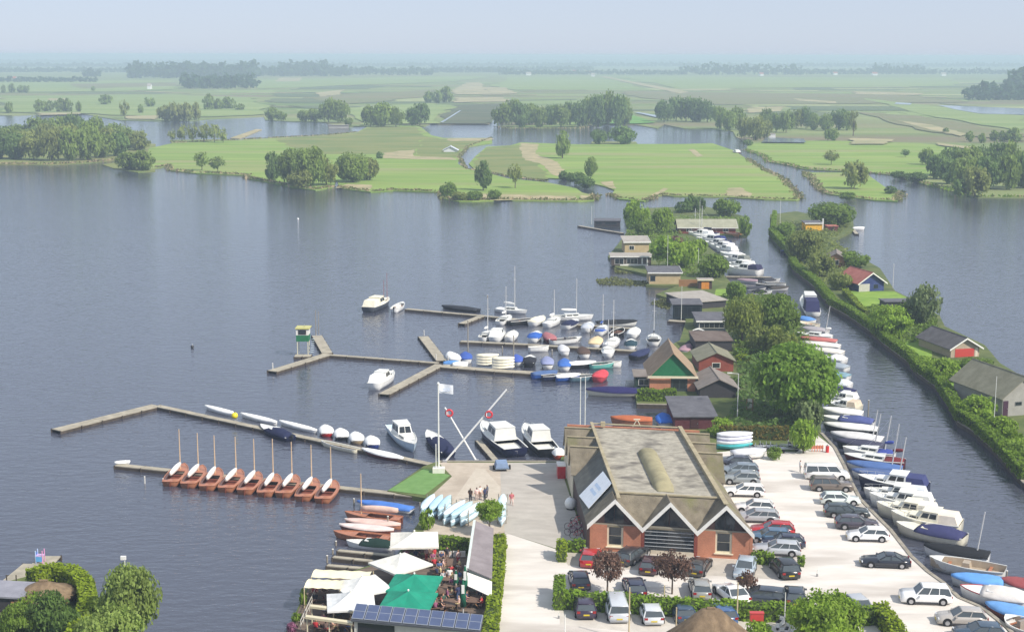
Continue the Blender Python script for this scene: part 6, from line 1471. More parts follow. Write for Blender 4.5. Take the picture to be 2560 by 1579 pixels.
patch([(1945, 560), (2130, 560), (2080, 600), (2160, 655), (2110, 730), (2060, 715), (2000, 660), (1950, 600)], 4200, 'olive', 'garden shrubs at the far end of the strip', 1.4)
patch([(2130, 780), (2240, 750), (2340, 790), (2350, 850), (2250, 860), (2190, 820)], 3600, 'green', 'mixed shrubs in the middle of the garden strip', .8)
patch([(2280, 890), (2350, 900), (2470, 910), (2480, 940), (2400, 960), (2340, 950)], 2200, 'bright', 'flower bed and shrubs below the dark roofed cottage', .6)
patch([(2380, 1010), (2500, 1050), (2560, 1100), (2620, 1160), (2580, 1200), (2500, 1120), (2420, 1060)], 2600, 'bright', 'shrubs in front of the big grey roofed house', .7)
patch([(20, 1500), (180, 1490), (200, 1560), (170, 1640), (0, 1640)], 1800, 'dark', 'dark planting inside the curved hedge', .9)
patch([(225, 1500), (300, 1550), (400, 1640), (230, 1640)], 1500, 'olive', 'rough grass under the two willows', .5)
for pp, lb in [([(1490, 700), (1540, 694), (1620, 706), (1636, 716), (1560, 714), (1500, 712)], 'floating reed patch left of the beige house'), ([(1535, 672), (1620, 672), (1610, 684), (1540, 684)], 'floating reed patch below the white terrace house'), ([(1624, 760), (1660, 744), (1720, 748), (1716, 772), (1660, 772)], 'reed bed by the dark glass pavilion')]:
    patch(pp, 900, 'reed', lb, .5, 0.0, 'reeds', .26)

# ------------------------------------------------------------------ parked cars
WH, SI, BK, NV, GR, BL, RD, DG = (236, 236, 236), (176, 180, 186), (26, 27, 31), (38, 42, 66), (98, 102, 108), (70, 96, 138), (176, 32, 36), (40, 52, 50)
CARS = [
 ('van', 2066, 1194, -4, WH, 'white delivery van at the canal end of the quay row'), ('suv', 2078, 1223, -4, (110, 100, 92), 'brown grey estate beside the white delivery van'), ('hatch', 2100, 1257, -4, (222, 230, 226), 'pale mint white hatchback third in the quay row'), ('wagon', 2116, 1288, -4, (52, 60, 62), 'dark green grey estate fourth in the quay row'), ('hatch', 2142, 1318, -4, (72, 66, 76), 'dark plum hatchback half behind the white one'), ('hatch', 2168, 1347, 176, WH, 'white hatchback nearest in the quay row of six'),
 ('sedan', 2212, 1412, 174, (30, 33, 44), 'black saloon driving across the gravel'), ('suv', 2312, 1502, 175, WH, 'white off-road car with roof rails by the quay'), ('hatch', 2402, 1556, 175, (178, 172, 166), 'silver beige hatchback near the bottom right'), ('hatch', 2446, 1592, 176, (60, 78, 96), 'dark blue hatchback at the bottom right edge'), ('hatch', 2150, 1530, -80, SI, 'silver hatchback behind the bright leafy tree'),
 ('hatch', 1836, 1164, 175, (50, 52, 66), 'dark car farthest back along the hall side'), ('wagon', 1842, 1184, 175, (120, 132, 144), 'grey blue estate second along the hall side'), ('hatch', 1852, 1206, 175, (140, 146, 150), 'grey hatchback third along the hall side'), ('wagon', 1858, 1236, 175, WH, 'white estate beside the hall corner'), ('hatch', 1884, 1278, 175, (222, 222, 222), 'white hatchback right of the hall front corner'), ('wagon', 1886, 1300, 175, (158, 160, 164), 'silver grey estate next to the hall front corner'), ('hatch', 1930, 1334, 175, RD, 'red hatchback in the row right of the hall'), ('hatch', 1922, 1350, 178, (76, 104, 130), 'steel blue hatchback in the row right of the hall'), ('hatch', 1956, 1364, 176, NV, 'navy hatchback in the row right of the hall'), ('wagon', 1940, 1382, 172, SI, 'silver estate in front of the navy hatchback'),
 ('hatch', 1862, 1432, -106, (170, 182, 192), 'silver blue car parked at an angle before the hall'), ('suv', 1961, 1430, 97, BK, 'black off-road car showing its yellow number plate'), ('hatch', 1476, 1402, 82, RD, 'bright red car at the left corner of the hall front'), ('wagon', 1582, 1396, 60, (52, 54, 58), 'dark car behind the left copper tree'), ('hatch', 1626, 1420, 78, (66, 36, 44), 'maroon car between the copper trees'), ('hatch', 1748, 1424, 70, (50, 46, 44), 'dark brown car right of the right copper tree'),
 ('hatch', 1448, 1458, 92, NV, 'navy car behind the left end of the long hedge'), ('hatch', 1586, 1478, 92, NV, 'second navy car peeping over the long hedge'), ('hatch', 1750, 1480, 88, (150, 152, 150), 'pale grey car behind the long hedge'), ('sedan', 1828, 1494, 108, WH, 'white saloon behind the long hedge'), ('wagon', 1897, 1500, 165, (54, 62, 74), 'dark blue estate behind the long hedge'), ('hatch', 1987, 1500, 82, (48, 56, 68), 'dark car behind the bright leafy tree'),
 ('hatch', 1461, 1527, 92, (52, 40, 62), 'dark purple car left in the row below the long hedge'), ('van', 1541, 1530, 92, (196, 200, 206), 'silver people carrier in the row below the long hedge'), ('hatch', 1627, 1540, 92, (206, 210, 214), 'silver small car in the row below the long hedge'), ('hatch', 1704, 1536, 96, (58, 76, 98), 'dark blue car left of the thatched roof peak'), ('wagon', 1800, 1540, 100, (66, 96, 140), 'bright blue estate right of the thatched roof peak'),
]
for k, x, y, hd, c, lb in CARS: car(k, x, y, hd, c, lb, 'cars on the gravel car park', sc=1.0 if k != 'van' or x < 1800 else 1.05)

# ------------------------------------------------------------------ poles, lamp posts, street furniture
def pole(px, py, top, label, r=.06, mat=None, name='flagpole', cat='pole', knob=True, z=LZ):
    p = at(px, py, z); h = hgt(p, top) - z
    t = thing(name, label, cat, p)
    MB().tube((0, 0, 0), (0, 0, h), r, r * .7, 8).build('shaft', mat or paint(228, 228, 222), t)
    MB().tube((0, 0, 0), (0, 0, .25), r * 1.8, r * 1.6, 8).build('base', M('pole_base', (.3, .3, .3), .7), t)
    if knob: MB().ell((0, 0, h), r * 1.5, r * 1.5, r * 1.5, 8, 6).build('finial', paint(235, 235, 230), t)
    return t, h
WPOST = M('pale_wooden_post', srgb(196, 180, 146), .7, .12, 2)
pole(1450, 1090, 945, 'left of two pale flagpoles behind the hall'); pole(1462, 1090, 942, 'right of two pale flagpoles behind the hall')
t, h = pole(1843, 1048, 934, 'tall grey lamp post beside the mauve roofed shed', .07, ALU, 'lamp_post', 'lamp post', False); MB().tube((0, 0, h), (-.9, 0, h + .08), .04).build('arm', ALU, t); MB().box(-1.4, -.8, -.12, .12, h + .04, h + .16).build('lantern', paint(215, 214, 206), t)
for x, y, tp, lb in [(1572, 1600, 1467, 'timber post left of the silver small car'), (1660, 1527, 1462, 'timber post behind the silver small car'), (1689, 1620, 1517, 'timber post left of the thatched roof'), (1842, 1560, 1455, 'timber post right of the thatched roof'), (1412, 1620, 1535, 'thin grey post at the lower left of the car park'), (1961, 1560, 1480, 'thin post left of the bright leafy tree'), (2043, 1440, 1422, 'short dark bollard on the gravel'), (1397, 1545, 1530, 'short bollard by the hedge end'), (1668, 690, 588, 'thin pale pole beside the beige house'), (1745, 685, 620, 'thin pale pole beside the orange doored hut'), (1949, 586, 500, 'thin white pole on the tip of the garden strip'), (2232, 722, 658, 'white pole beside the red roofed cottage'), (1703, 800, 715, 'pale pole on the deck of the dark glass pavilion'), (1479, 562, 515, 'thin pole left of the dark houseboat'), (1748, 592, 500, 'left mast like pole before the long red house'), (2440, 990, 935, 'left of two pale posts on the garden strip'), (2484, 1068, 940, 'right of two pale posts on the garden strip')]:
    pole(x, y, tp, lb, .07 if 'timber' in lb else .05, WPOST if 'timber' in lb else None, 'post', 'post', False)
t = thing('letter_box', 'red box on a pale post above the rounded green bush', 'letter box', at(1890, 1590, LZ)); h = hgt(at(1890, 1590, LZ), 1550) - LZ
MB().tube((0, 0, 0), (0, 0, h), .06).build('post', WPOST, t); MB().box(-.52, .52, -.2, .2, h, h + .62).build('box', paint(205, 70, 70), t); MB().box(-.56, .56, -.24, .24, h + .62, h + .7).build('lid', paint(190, 60, 60), t)
# flag and its mast, crossed white spars with life buoys
fm, h = pole(1097, 1180, 958, 'tall white mast on the quay flying the white flag', .1)
MB().box(-.65, .65, -.5, .5, 0, .55).build('plinth', paint(226, 224, 214), fm); MB().tube((-.3, 0, .5), (-.3, 0, 3.2), .05, .05).build('tabernacle', paint(226, 226, 222), fm)
fl = thing('flag', 'white flag with faint blue print at the mast head', 'flag', fm.location)
rings = [[(x_ * 1.5 + .12, .12 * math.sin(x_ * 5), h - .05 - z_ * 1.0 - .12 * x_) for z_ in (0, .5, 1)] for x_ in [i / 8 for i in range(9)]]
MB().loft(rings, closed=False, cap0=False, cap1=False).build('cloth', cloth(240, 242, 246), fl)
for k, z_ in enumerate((.32, .52)): MB().box(.45, 1.25, -.2, -.17, h - z_ - .28, h - z_ - .18).build('print', paint(200, 212, 232, .7), fl)
def spar(p0, p1, label):
    a = at(p0[0], p0[1], LZ); d = at(p1[0], p1[1], LZ) - a
    b = Vector((a.x + (p1[0] - p0[0]) * mpx(p0[1], LZ) * 1.0, a.y, 0)); b.z = hgt(b, p1[1])
    t = thing('hoist_spar', label, 'spar', a); v = b - a
    MB().tube((0, 0, 0), v, .11, .09, 8).build('boom', paint(235, 235, 233), t); MB().box(-.25, .25, -.25, .25, 0, .2).build('foot', M('spar_foot', (.3, .3, .31), .7), t)
    return t, a, v
s1, a1, v1 = spar((1191, 1152), (1113, 1018), 'shorter white spar leaning left over the quay'); s2, a2, v2 = spar((1112, 1154), (1266, 973), 'longer white spar leaning right over the quay')
for a, v, f_, lb in ((a1, v1, .93, 'red life buoy hung on the left leaning spar'), (a2, v2, .68, 'red life buoy hung on the right leaning spar')):
    p = a + v * f_ + Vector((.25, -.2, -.15)); lbuoy = thing('life_buoy', lb, 'life buoy', p)
    rings = [[((.36 + .11 * math.cos(q)) * math.cos(p_), .11 * math.sin(q), (.36 + .11 * math.cos(q)) * math.sin(p_)) for q in [2 * math.pi * j / 6 for j in range(6)]] for p_ in [2 * math.pi * i / 14 for i in range(15)]]
    MB().loft(rings, cap0=False, cap1=False).build('ring', paint(205, 50, 60), lbuoy, True); MB().box(-.3, -.22, -.13, .13, -.2, .2).build('band', paint(240, 240, 240), lbuoy)
# green race control hut on stilts
p = at(757, 886, .4); t = thing('control_hut', 'green and white hut on stilts at the breakwater end', 'hut', p)
z0, z1 = hgt(p, 853) - .4, hgt(p, 822) - .4
for x in (-.8, .8):
    for y in (0, 1.6): MB().tube((x, y, 0), (x, y, z0), .07).build('stilt', paint(210, 205, 180), t)
MB().box(-.95, .95, -.1, 1.8, z0, z0 + (z1 - z0) * .5).build('lower_wall', GREENB, t); MB().box(-.95, .95, -.1, 1.8, z0 + (z1 - z0) * .5 + .002, z1).build('upper_wall', paint(232, 230, 222), t)
w_ = MB().box(-.6, .6, -.16, -.09, z0 + (z1 - z0) * .56, z1 - .12).build('window', paint(60, 50, 46), t); MB().box(-.5, .5, -.18, -.155, z0 + (z1 - z0) * .62, z1 - .18).build('pane', GLASS, w_)
MB().box(-1.05, 1.15, -.25, 2.1, z1, z1 + .16).build('roof', paint(196, 190, 110), t); MB().tube((.2, .8, z1), (.2, .8, z1 + .6), .04).build('aerial', CHROME, t)
st = MB()
for i in range(7): st.box(1.15 + .0, 1.6, 1.6 - i * .22, 1.8 - i * .22, z0 * (1 - i / 7), z0 * (1 - i / 7) + .05)
st.build('steps', paint(190, 205, 210), t)
pole(790, 838, 775, 'left of two tall masts behind the green hut', .07, WOODG, 'mast', 'mast', False, .4); pole(797, 836, 778, 'right of two tall masts behind the green hut', .06, WOODG, 'mast', 'mast', False, .4)
# boat trailer, red kiosk, white tank, fallen white dinghy on the quay
t = thing('boat_trailer', 'blue grey boat trailer parked on the slipway quay', 'trailer', at(1254, 1172, LZ), math.radians(95))
MB().box(-1.1, 1.1, -.75, .75, .3, .38).build('frame', paint(120, 135, 155), t); MB().frus((-1.0, 1.0, -.7, .7), (-.9, .9, -.6, .6), .4, .85).build('load_cover', cloth(125, 145, 175), t); MB().tube((1.1, 0, .34), (2.0, 0, .3), .05).build('drawbar', CHROME, t)
for s in (-1, 1): w_ = MB().tube((-.1, s * .8, .26), (-.1, s * .98, .26), .26, None, 12).build('wheel', TYRE, t); MB().tube((-.1, s * .975, .26), (-.1, s * .99, .26), .14, None, 10).build('rim', RIM, w_)
t = thing('container', 'red and white container against the left wall of the hall', 'container', at(1404, 1196, LZ), math.radians(2))
MB().box(-.42, .42, 0, 1.7, 0, 1.35).build('body', paint(196, 38, 48), t); MB().box(-.46, .46, -.04, 1.74, 1.352, 1.45).build('lid', paint(226, 222, 218), t); MB().box(-.36, .36, -.03, 0, .15, 1.2).build('door', paint(178, 30, 42), t); MB().box(.44, .8, .1, 1.6, 0, 1.3).build('side_panel', paint(222, 214, 206), t)
t = thing('tank', 'round white tank standing by the left wall of the hall', 'tank', at(1426, 1272, LZ)); MB().ell((0, 0, .62), .6, .6, .62, 14, 8).build('vessel', paint(232, 232, 230), t, True); MB().tube((0, 0, 0), (0, 0, .2), .4, .35, 10).build('stand', RUBBER, t); MB().tube((0, 0, 1.2), (0, 0, 1.34), .12).build('cap', CHROME, t)
boat_c('half', 1395, 1140, 3.4, 100, 'small white and orange boat at the hall corner of the quay', z=0, hull=(205, 90, 60), cover=WHITE, B=1.5)
def bicycle(px, py, rz, col, label):
    t = thing('bicycle', label, 'bicycle', at(px, py, LZ), math.radians(rz)); fm_ = paint(*col)
    for x in (-.5, .5):
        rr = [[(x + (.33 + .025 * math.cos(q)) * math.cos(p_), .025 * math.sin(q), .34 + (.33 + .025 * math.cos(q)) * math.sin(p_)) for q in (0, 2.1, 4.2)] for p_ in [2 * math.pi * i / 12 for i in range(13)]]
        MB().loft(rr, cap0=False, cap1=False).build('wheel', TYRE, t)
    MB().tube((-.5, 0, .34), (-.15, 0, .75), .03).tube((-.15, 0, .75), (.38, 0, .78), .03).tube((0, 0, .32), (-.15, 0, .8), .03).tube((0, 0, .32), (.38, 0, .75), .03).tube((-.5, 0, .34), (0, 0, .32), .025).tube((.5, 0, .34), (.36, 0, .92), .03).build('frame', fm_, t)
    MB().box(-.28, -.04, -.07, .07, .84, .9).build('saddle', RUBBER, t); MB().tube((.34, -.27, .95), (.34, .27, .95), .022).build('handlebar', CHROME, t)
for i, (x, y, c) in enumerate([(1432, 1322, (180, 50, 80)), (1444, 1330, (150, 90, 120)), (1432, 1338, (120, 70, 100)), (1446, 1345, (170, 60, 70)), (1446, 1308, (190, 30, 50))]): bicycle(x, y, R.uniform(-25, 25), c, ORD[i] + ' bicycle counting in the pink and red bicycle rack beside the hall')
# gear stored at the yard end: stacked dinghies, trailers and masts
for i, c in enumerate([(60, 160, 165), WHITE, (190, 190, 225), (205, 205, 222)]): boat_c('canoe', 1836, 1122, 4.2, 4, ['lowest, teal', 'second, white', 'third, lilac', 'topmost, pale lilac'][i] + ' boat of the stack behind the hall side cars', z=LZ, lift=.25 + i * .42, hull=c, cover=(225, 228, 235) if i else (70, 170, 175), B=1.6, fb=.34)
boat_c('cover', 1872, 1140, 4.0, 8, 'white boat on its side beside the stacked lilac boats', z=LZ + .3, hull=WHITE, cover=(205, 208, 214), B=1.7)
for i in range(9):
    x, y = 1890 + i * 13 + R.uniform(-4, 4), 1122 + R.uniform(-6, 8)
    t = thing('stored_trailer', ORD[i] + ' grey boat trailer from the left among the stored gear', 'trailer', at(x, y, LZ), math.radians(R.uniform(-20, 20)), 'stored boat trailers')
    MB().tube((-1.4, -.3, .35), (1.4, 0, .35), .05).tube((-1.4, .3, .35), (1.4, 0, .35), .05).tube((-.4, -.7, .3), (-.4, .7, .3), .05).build('frame', CHROME, t)
    for s in (-1, 1): MB().tube((-.4, s * .7, .24), (-.4, s * .86, .24), .24, None, 10).build('wheel', TYRE, t)
    MB().tube((-.6, -.35, .35), (-.6, -.5, .85), .04).tube((-.6, .35, .35), (-.6, .5, .85), .04).build('cradle', paint(150, 155, 165), t)
t = thing('fence', 'orange red netting fence by the young bright tree', 'fence', at(2040, 1128, LZ))
for i in range(5): MB().box(-.5 + i * .3, -.42 + i * .3, -.03, .03, 0, .8).build('picket', paint(215, 130, 100), t)
MB().box(-.55, .85, .035, .06, .3, .7).build('netting', paint(214, 140, 112), t)
t = thing('gas_bottle', 'red gas bottle beside the orange netting fence', 'gas bottle', at(2068, 1130, LZ)); MB().tube((0, 0, 0), (0, 0, .75), .2, .2, 10).build('bottle', paint(200, 40, 40), t); MB().tube((0, 0, .75), (0, 0, .92), .1, .08).build('valve', CHROME, t)
t = thing('notice_board', 'white board with brown edge in the shade of the huge tree', 'sign', at(1874, 1025, LZ)); MB().box(-.3, .3, -.04, .04, .3, 1.5).build('panel', paint(232, 226, 214), t); MB().box(.31, .45, -.05, .05, 0, 1.55).build('post', TIMBER, t); MB().box(-.45, -.31, -.05, .05, 0, 1.55).build('post', TIMBER, t)
t = thing('cradle', 'small pale trestle in front of the varnished hull', 'trestle', at(1592, 1066, LZ)); MB().tube((-.5, 0, 0), (0, 0, .9), .06).tube((.5, 0, 0), (0, 0, .9), .06).build('legs', CTRIM, t); MB().box(-.4, .4, -.08, .08, .86, .98).build('beam', CTRIM, t)

# ------------------------------------------------------------------ waterside terrace
DECKM = ramp_mat('terrace_boards', srgb(92, 80, 72), srgb(124, 110, 98), .8, stretch=(.3, 3, 1), bump=.3)
sheet('terrace_deck', [(700, 1640), (738, 1542), (770, 1470), (845, 1440), (985, 1396), (1092, 1380), (1172, 1388), (1236, 1420), (1224, 1640)], LZ + .03, DECKM)
def parasol(px, py, half, rz, label, col, zc=1.65, rise=.8, group='terrace parasols', valance=.16, name='parasol'):
    c = at(px, py, LZ + zc); t = thing(name, label, 'parasol', (c.x, c.y, LZ), math.radians(rz), group)
    cm = cloth(*col)
    for k in range(4):                                   # each panel of the canopy
        a0, a1 = math.pi / 4 + k * math.pi / 2, math.pi / 4 + (k + 1) * math.pi / 2
        r_ = half * math.sqrt(2); P0 = Vector((r_ * math.cos(a0), r_ * math.sin(a0), zc)); P1 = Vector((r_ * math.cos(a1), r_ * math.sin(a1), zc)); T = Vector((0, 0, zc + rise))
        m = MB(); n = 5
        for i in range(n):
            u0, u1 = i / n, (i + 1) / n
            row = lambda u_: [(T * (1 - u_) + (P0 * (1 - s_) + P1 * s_) * u_) - Vector((0, 0, .16 * math.sin(math.pi * u_) * (1 - .6 * abs(2 * s_ - 1)))) for s_ in (0, .25, .5, .75, 1)]
            A_, B_ = row(u0), row(u1)
            for j in range(4): m.quad(A_[j], A_[j + 1], B_[j + 1], B_[j])
        m.build('canopy_panel', cm, t, True)
        dn = Vector((0, 0, -valance)); MB().quad(P0, P1, P1 + dn, P0 + dn).build('valance', cm, t)
    MB().tube((0, 0, 0), (0, 0, zc + rise + .1), .06, .05, 8).build('pole', WPOST if col[0] > 150 else ALU, t); MB().box(-.4, .4, -.4, .4, 0, .12).build('base', RUBBER, t)
    MB().ell((0, 0, zc + rise + .08), .09, .09, .09, 8, 6).build('finial', paint(230, 230, 225), t)
parasol(1036, 1348, 2.15, 4, 'white arched parasol farthest back on the terrace', (222, 218, 208), 1.9, .75)
parasol(1001, 1407, 2.0, 42, 'white diamond shaped parasol beside the finger jetties', (222, 220, 212))
parasol(905, 1463, 2.0, 28, 'large white parasol at the waterside left of the green ones', (222, 222, 218))
parasol(877, 1502, 1.9, 8, 'white parasol nearest the solar panel roof', (220, 221, 220))
parasol(1036, 1457, 2.05, -8, 'upper of two emerald green parasols', (28, 138, 112)); parasol(1021, 1500, 2.05, -8, 'lower of two emerald green parasols next to the solar roof', (28, 138, 112))
def awning(px, py, w, d, rz, label, zc=1.8):
    c = at(px, py, LZ + zc); t = thing('awning', label, 'awning', (c.x, c.y, LZ), math.radians(rz))
    rings = [[(-w / 2 + w * i / 8, y_ * d / 2, zc + .22 * (1 - y_ * y_) - .06 * math.sin(math.pi * i / 2) ** 2) for y_ in (-1, -.5, 0, .5, 1)] for i in range(9)]
    MB().loft(rings, closed=False, cap0=False, cap1=False).build('canvas', cloth(232, 224, 192), t, True)
    for x in (-w / 2, w / 2):
        for y in (-d / 2, d / 2): MB().tube((x, y, 0), (x, y, zc), .05).build('post', WPOST, t)
awning(856, 1434, 4.9, 1.9, -6, 'cream awning along the waterside edge, upper one'); awning(812, 1458, 3.0, 2.0, -6, 'cream awning along the waterside edge, lower one')
for x, y, tp, lb in [(1163, 1502, 1412, 'furled dark green parasol, farther one'), (1158, 1534, 1446, 'furled dark green parasol, nearer one'), (1140, 1480, 1424, 'furled dark green parasol, leftmost one')]:
    p = at(x, y, LZ); h = hgt(p, tp) - LZ; t = thing('furled_parasol', lb + ' among the guests', 'parasol', p, 0, 'furled parasols')
    MB().tube((0, 0, 0), (0, 0, h), .05).build('pole', ALU, t); MB().tube((0, 0, h * .22), (0, 0, h * .7), .26, .2, 9).tube((0, 0, h * .7), (0, 0, h * .98), .2, .05, 9).build('cloth', cloth(20, 88, 66), t, True); MB().box(-.35, .35, -.35, .35, 0, .1).build('base', RUBBER, t); MB().box(-.12, .12, -.3, -.24, h * .62, h * .86).build('tag', paint(232, 232, 228), t)
# kiosk with solar panels
zb, zf = LZ + 2.35, LZ + 1.95
c00, c10, c11, c01 = at(890, 1507, zb), at(1209, 1536, zb), at(1201, 1576, zf), at(877, 1546, zf)
ks = thing('kiosk', 'terrace kiosk under a roof of ten blue solar panels', 'kiosk', (c01.x, c01.y, LZ)); ko = Vector((c01.x, c01.y, LZ))
MB().slab([p - ko + Vector((0, 0, -.06)) for p in (c01, c11, c10, c00)], (0, 0, -.14)).build('roof', paint(84, 88, 96), ks)
SOLAR = M('solar_cells', srgb(74, 86, 118), .3, .1, 1.5, spec=.6)
for i in range(10):
    f = lambda u_, v_: (c01 * (1 - u_) + c11 * u_) * (1 - v_) + (c00 * (1 - u_) + c10 * u_) * v_ - ko
    u0, u1 = i / 10 + .004, (i + 1) / 10 - .004
    pn = MB().slab([f(u0, .03), f(u1, .03), f(u1, .97), f(u0, .97)], (0, 0, .05)).build('solar_panel', paint(150, 156, 168), ks)
    for k in range(2): MB().slab([f(u0 + .004, .05 + .47 * k) + Vector((0, 0, .052)), f(u1 - .004, .05 + .47 * k) + Vector((0, 0, .052)), f(u1 - .004, .49 + .46 * k) + Vector((0, 0, .052)), f(u0 + .004, .49 + .46 * k) + Vector((0, 0, .052))], (0, 0, .006)).build('cell_field', SOLAR, pn)
ex = (c11 - c01); ey = (c00 - c01); gz = lambda p: Vector((p.x - ko.x, p.y - ko.y, 0))
a_, b_, c_, d_ = gz(c01 + ex * .02 + ey * .12), gz(c11 - ex * .02 + ey * .12), gz(c10 - ex * .02 - ey * .1), gz(c00 + ex * .02 - ey * .1)
MB().hexa([a_, b_, c_, d_] + [q + Vector((0, 0, 1.75)) for q in (a_, b_, c_, d_)]).build('wall', paint(206, 206, 196), ks)
w_ = MB().slab([a_ * .97 + b_ * .03 + Vector((0, -.05, .2)), a_ * .67 + b_ * .33 + Vector((0, -.05, .2)), a_ * .67 + b_ * .33 + Vector((0, -.05, 1.6)), a_ * .97 + b_ * .03 + Vector((0, -.05, 1.6))], (0, .03, 0)).build('window', GLASS, ks)
# grey roofed shed
zr, ze = LZ + 2.2, LZ + 1.75
r0, r1, r2, r3 = at(1186, 1302, zr), at(1234, 1322, ze), at(1230, 1448, ze), at(1168, 1422, zr)
sh = thing('shed', 'long shed with mauve grey sloping roof between terrace and lane', 'shed', (r3.x, r3.y, LZ)); so = Vector((r3.x, r3.y, LZ))
MB().slab([p - so for p in (r3, r2, r1, r0)], (0, 0, .1)).build('roof', rm('shed_felt', 138, 130, 132), sh)
MB().slab([r3 - so + Vector((-.1, 0, -.1)), r0 - so + Vector((-.1, 0, -.1)), r0 - so + Vector((.12, 0, -.1)), r3 - so + Vector((.12, 0, -.1))], (0, 0, .24)).build('fascia', paint(212, 222, 214), sh)
f0 = lambda p, z_: Vector((p.x - so.x, p.y - so.y, z_))
MB().hexa([f0(r3 + Vector((.15, .3, 0)), 0), f0(r2 + Vector((-.2, .3, 0)), 0), f0(r1 + Vector((-.2, -.2, 0)), 0), f0(r0 + Vector((.15, -.2, 0)), 0), f0(r3 + Vector((.15, .3, 0)), 2.1), f0(r2 + Vector((-.2, .3, 0)), 1.65), f0(r1 + Vector((-.2, -.2, 0)), 1.65), f0(r0 + Vector((.15, -.2, 0)), 2.1)]).build('wall', paint(196, 206, 196), sh)
t = thing('awning', 'white canvas awning on the near end of the grey roofed shed', 'awning', (r3.x, r3.y, LZ))
MB().slab([f0(r3, 1.9), f0(r2, 1.55), f0(r2 + Vector((0, -2.2, 0)), 1.05), f0(r3 + Vector((.1, -2.0, 0)), 1.45)], (0, 0, .05)).build('canvas', cloth(236, 232, 226), t)
for q in (r2 + Vector((0, -2.15, 0)), r3 + Vector((.12, -1.95, 0))): MB().tube(f0(q, 0), f0(q, 1.1 if q is not None else 1), .05).build('post', WPOST, t)
# white screens behind the terrace, pergola beams, railing
t = thing('screen', 'row of low white screens below the dark fronted hedge', 'screen', at(1098, 1392, LZ))
for i in range(4): MB().box(i * .62, i * .62 + .52, -.04, .04, .05, .6).build('panel', paint(226, 222, 216), t); MB().box(i * .62 - .07, i * .62 - .02, -.05, .05, 0, .7).build('post', DARKW, t)
for x0, x1, y0, y1, lb in [(776, 892, 1514, 1528, 'upper cream pergola beam left of the solar roof'), (764, 882, 1540, 1556, 'lower cream pergola beam left of the solar roof')]:
    a = at(x0, y0, LZ + 1.5); b = at(x1, y1, LZ + 1.5); t = thing('pergola', lb, 'pergola', (a.x, a.y, LZ)); d = b - a
    s = Vector((0, .22, 0)); MB().hexa([Vector((0, 0, 1.4)) - s, d + Vector((0, 0, 1.4)) - s, d + Vector((0, 0, 1.4)) + s, Vector((0, 0, 1.4)) + s, Vector((0, 0, 1.58)) - s, d + Vector((0, 0, 1.58)) - s, d + Vector((0, 0, 1.58)) + s, Vector((0, 0, 1.58)) + s]).build('beam', paint(214, 204, 172), t)
    for f_ in (.03, .5, .97): MB().tube(d * f_, d * f_ + Vector((0, 0, 1.4)), .06).build('post', paint(206, 198, 170), t)
w0 = at(800, 1470, LZ); w1 = at(752, 1575, LZ); t = thing('railing', 'grey railing along the waterside corner of the terrace', 'railing', w0); d = w1 - w0
for i in range(8): MB().tube(d * (i / 7), d * (i / 7) + Vector((0, 0, .85)), .035).build('post', paint(196, 192, 182), t)
for z_ in (.45, .85): MB().tube(Vector((0, 0, z_)), d + Vector((0, 0, z_)), .03).build('rail', paint(206, 202, 192), t)
bush(731, 1580, 28, 26, 'flower', 'pink flowering bush at the waterside corner'); bush(742, 1552, 26, 22, 'bright', 'small green plant above the pink flowers'); bush(758, 1512, 20, 40, 'bright', 'climbing green plant on the railing')
# picnic tables with guests
TABLEM = rm('weathered_table_wood', 112, 92, 80); PT = MB().box(-.9, .9, -.4, .4, .55, .61).mesh('table_top', TABLEM); PB = MB().box(-.9, .9, -.14, .14, .33, .38).mesh('bench', TABLEM); PL = MB().tube((0, -.6, 0), (0, -.1, .55), .04).tube((0, .6, 0), (0, .1, .55), .04).mesh('trestle', TIMBER)
SH = [(190, 60, 66), (60, 66, 100), (232, 230, 226), (52, 50, 58), (150, 90, 120), (90, 110, 150), (206, 176, 170), (120, 100, 92), (70, 96, 84), (220, 200, 150)]
shn = ['red', 'navy', 'white', 'black', 'plum', 'blue', 'pink', 'taupe', 'green', 'sand']
TB = [(1095, 1412), (1128, 1420), (1108, 1436), (1138, 1446), (1112, 1462), (1135, 1478), (1108, 1490), (1098, 1520), (1126, 1522), (1190, 1482), (1185, 1512), (1060, 1392), (1030, 1392), (800, 1500), (830, 1540), (812, 1572), (855, 1570)]
place = ['the white screens', 'the hedge screens', 'the upper green parasol', 'the leftmost furled parasol', 'the upper green parasol edge', 'the farther furled parasol', 'the seam of the green parasols', 'the lower green parasol', 'the nearer furled parasol', 'the shed awning', 'the lower shed awning', 'the back white parasol', 'the back parasol left side', 'the lower cream awning', 'the upper pergola beam', 'the terrace bottom edge', 'the solar roof']
seat_i = 0
for k, (x, y) in enumerate(TB):
    rz = math.radians(R.choice([0, 12, 80, 95, -15])); p = at(x, y, LZ + .04)
    t = thing('picnic_table', 'wooden picnic table beside ' + place[k], 'table', p, rz, 'terrace tables')
    child('table_top', PT, t)
    for s in (-1, 1): child('bench', PB, t, (0, s * .72, 0)); child('trestle', PL, t, (s * .65, 0, 0))
    for j, (ux, s) in enumerate([(-.45, -1), (.4, -1), (-.35, 1), (.45, 1)]):
        if R.random() < .1: continue
        q = p + Matrix.Rotation(rz, 3, 'Z') @ Vector((ux, s * .72, 0)); q.z = p.z
        ci = (seat_i * 7 + k) % 10; seat_i += 1
        person(q, rz + (math.pi / 2 if s < 0 else -math.pi / 2), SH[ci], SH[(ci + 3) % 10], 'guest in %s top, %s at the table by %s' % (shn[ci], ['front left', 'front right', 'back left', 'back right'][j], place[k]), 'sit', R.choice([(60, 45, 35), (120, 90, 60), (40, 36, 34), (150, 140, 130)]), 'guests on the terrace')
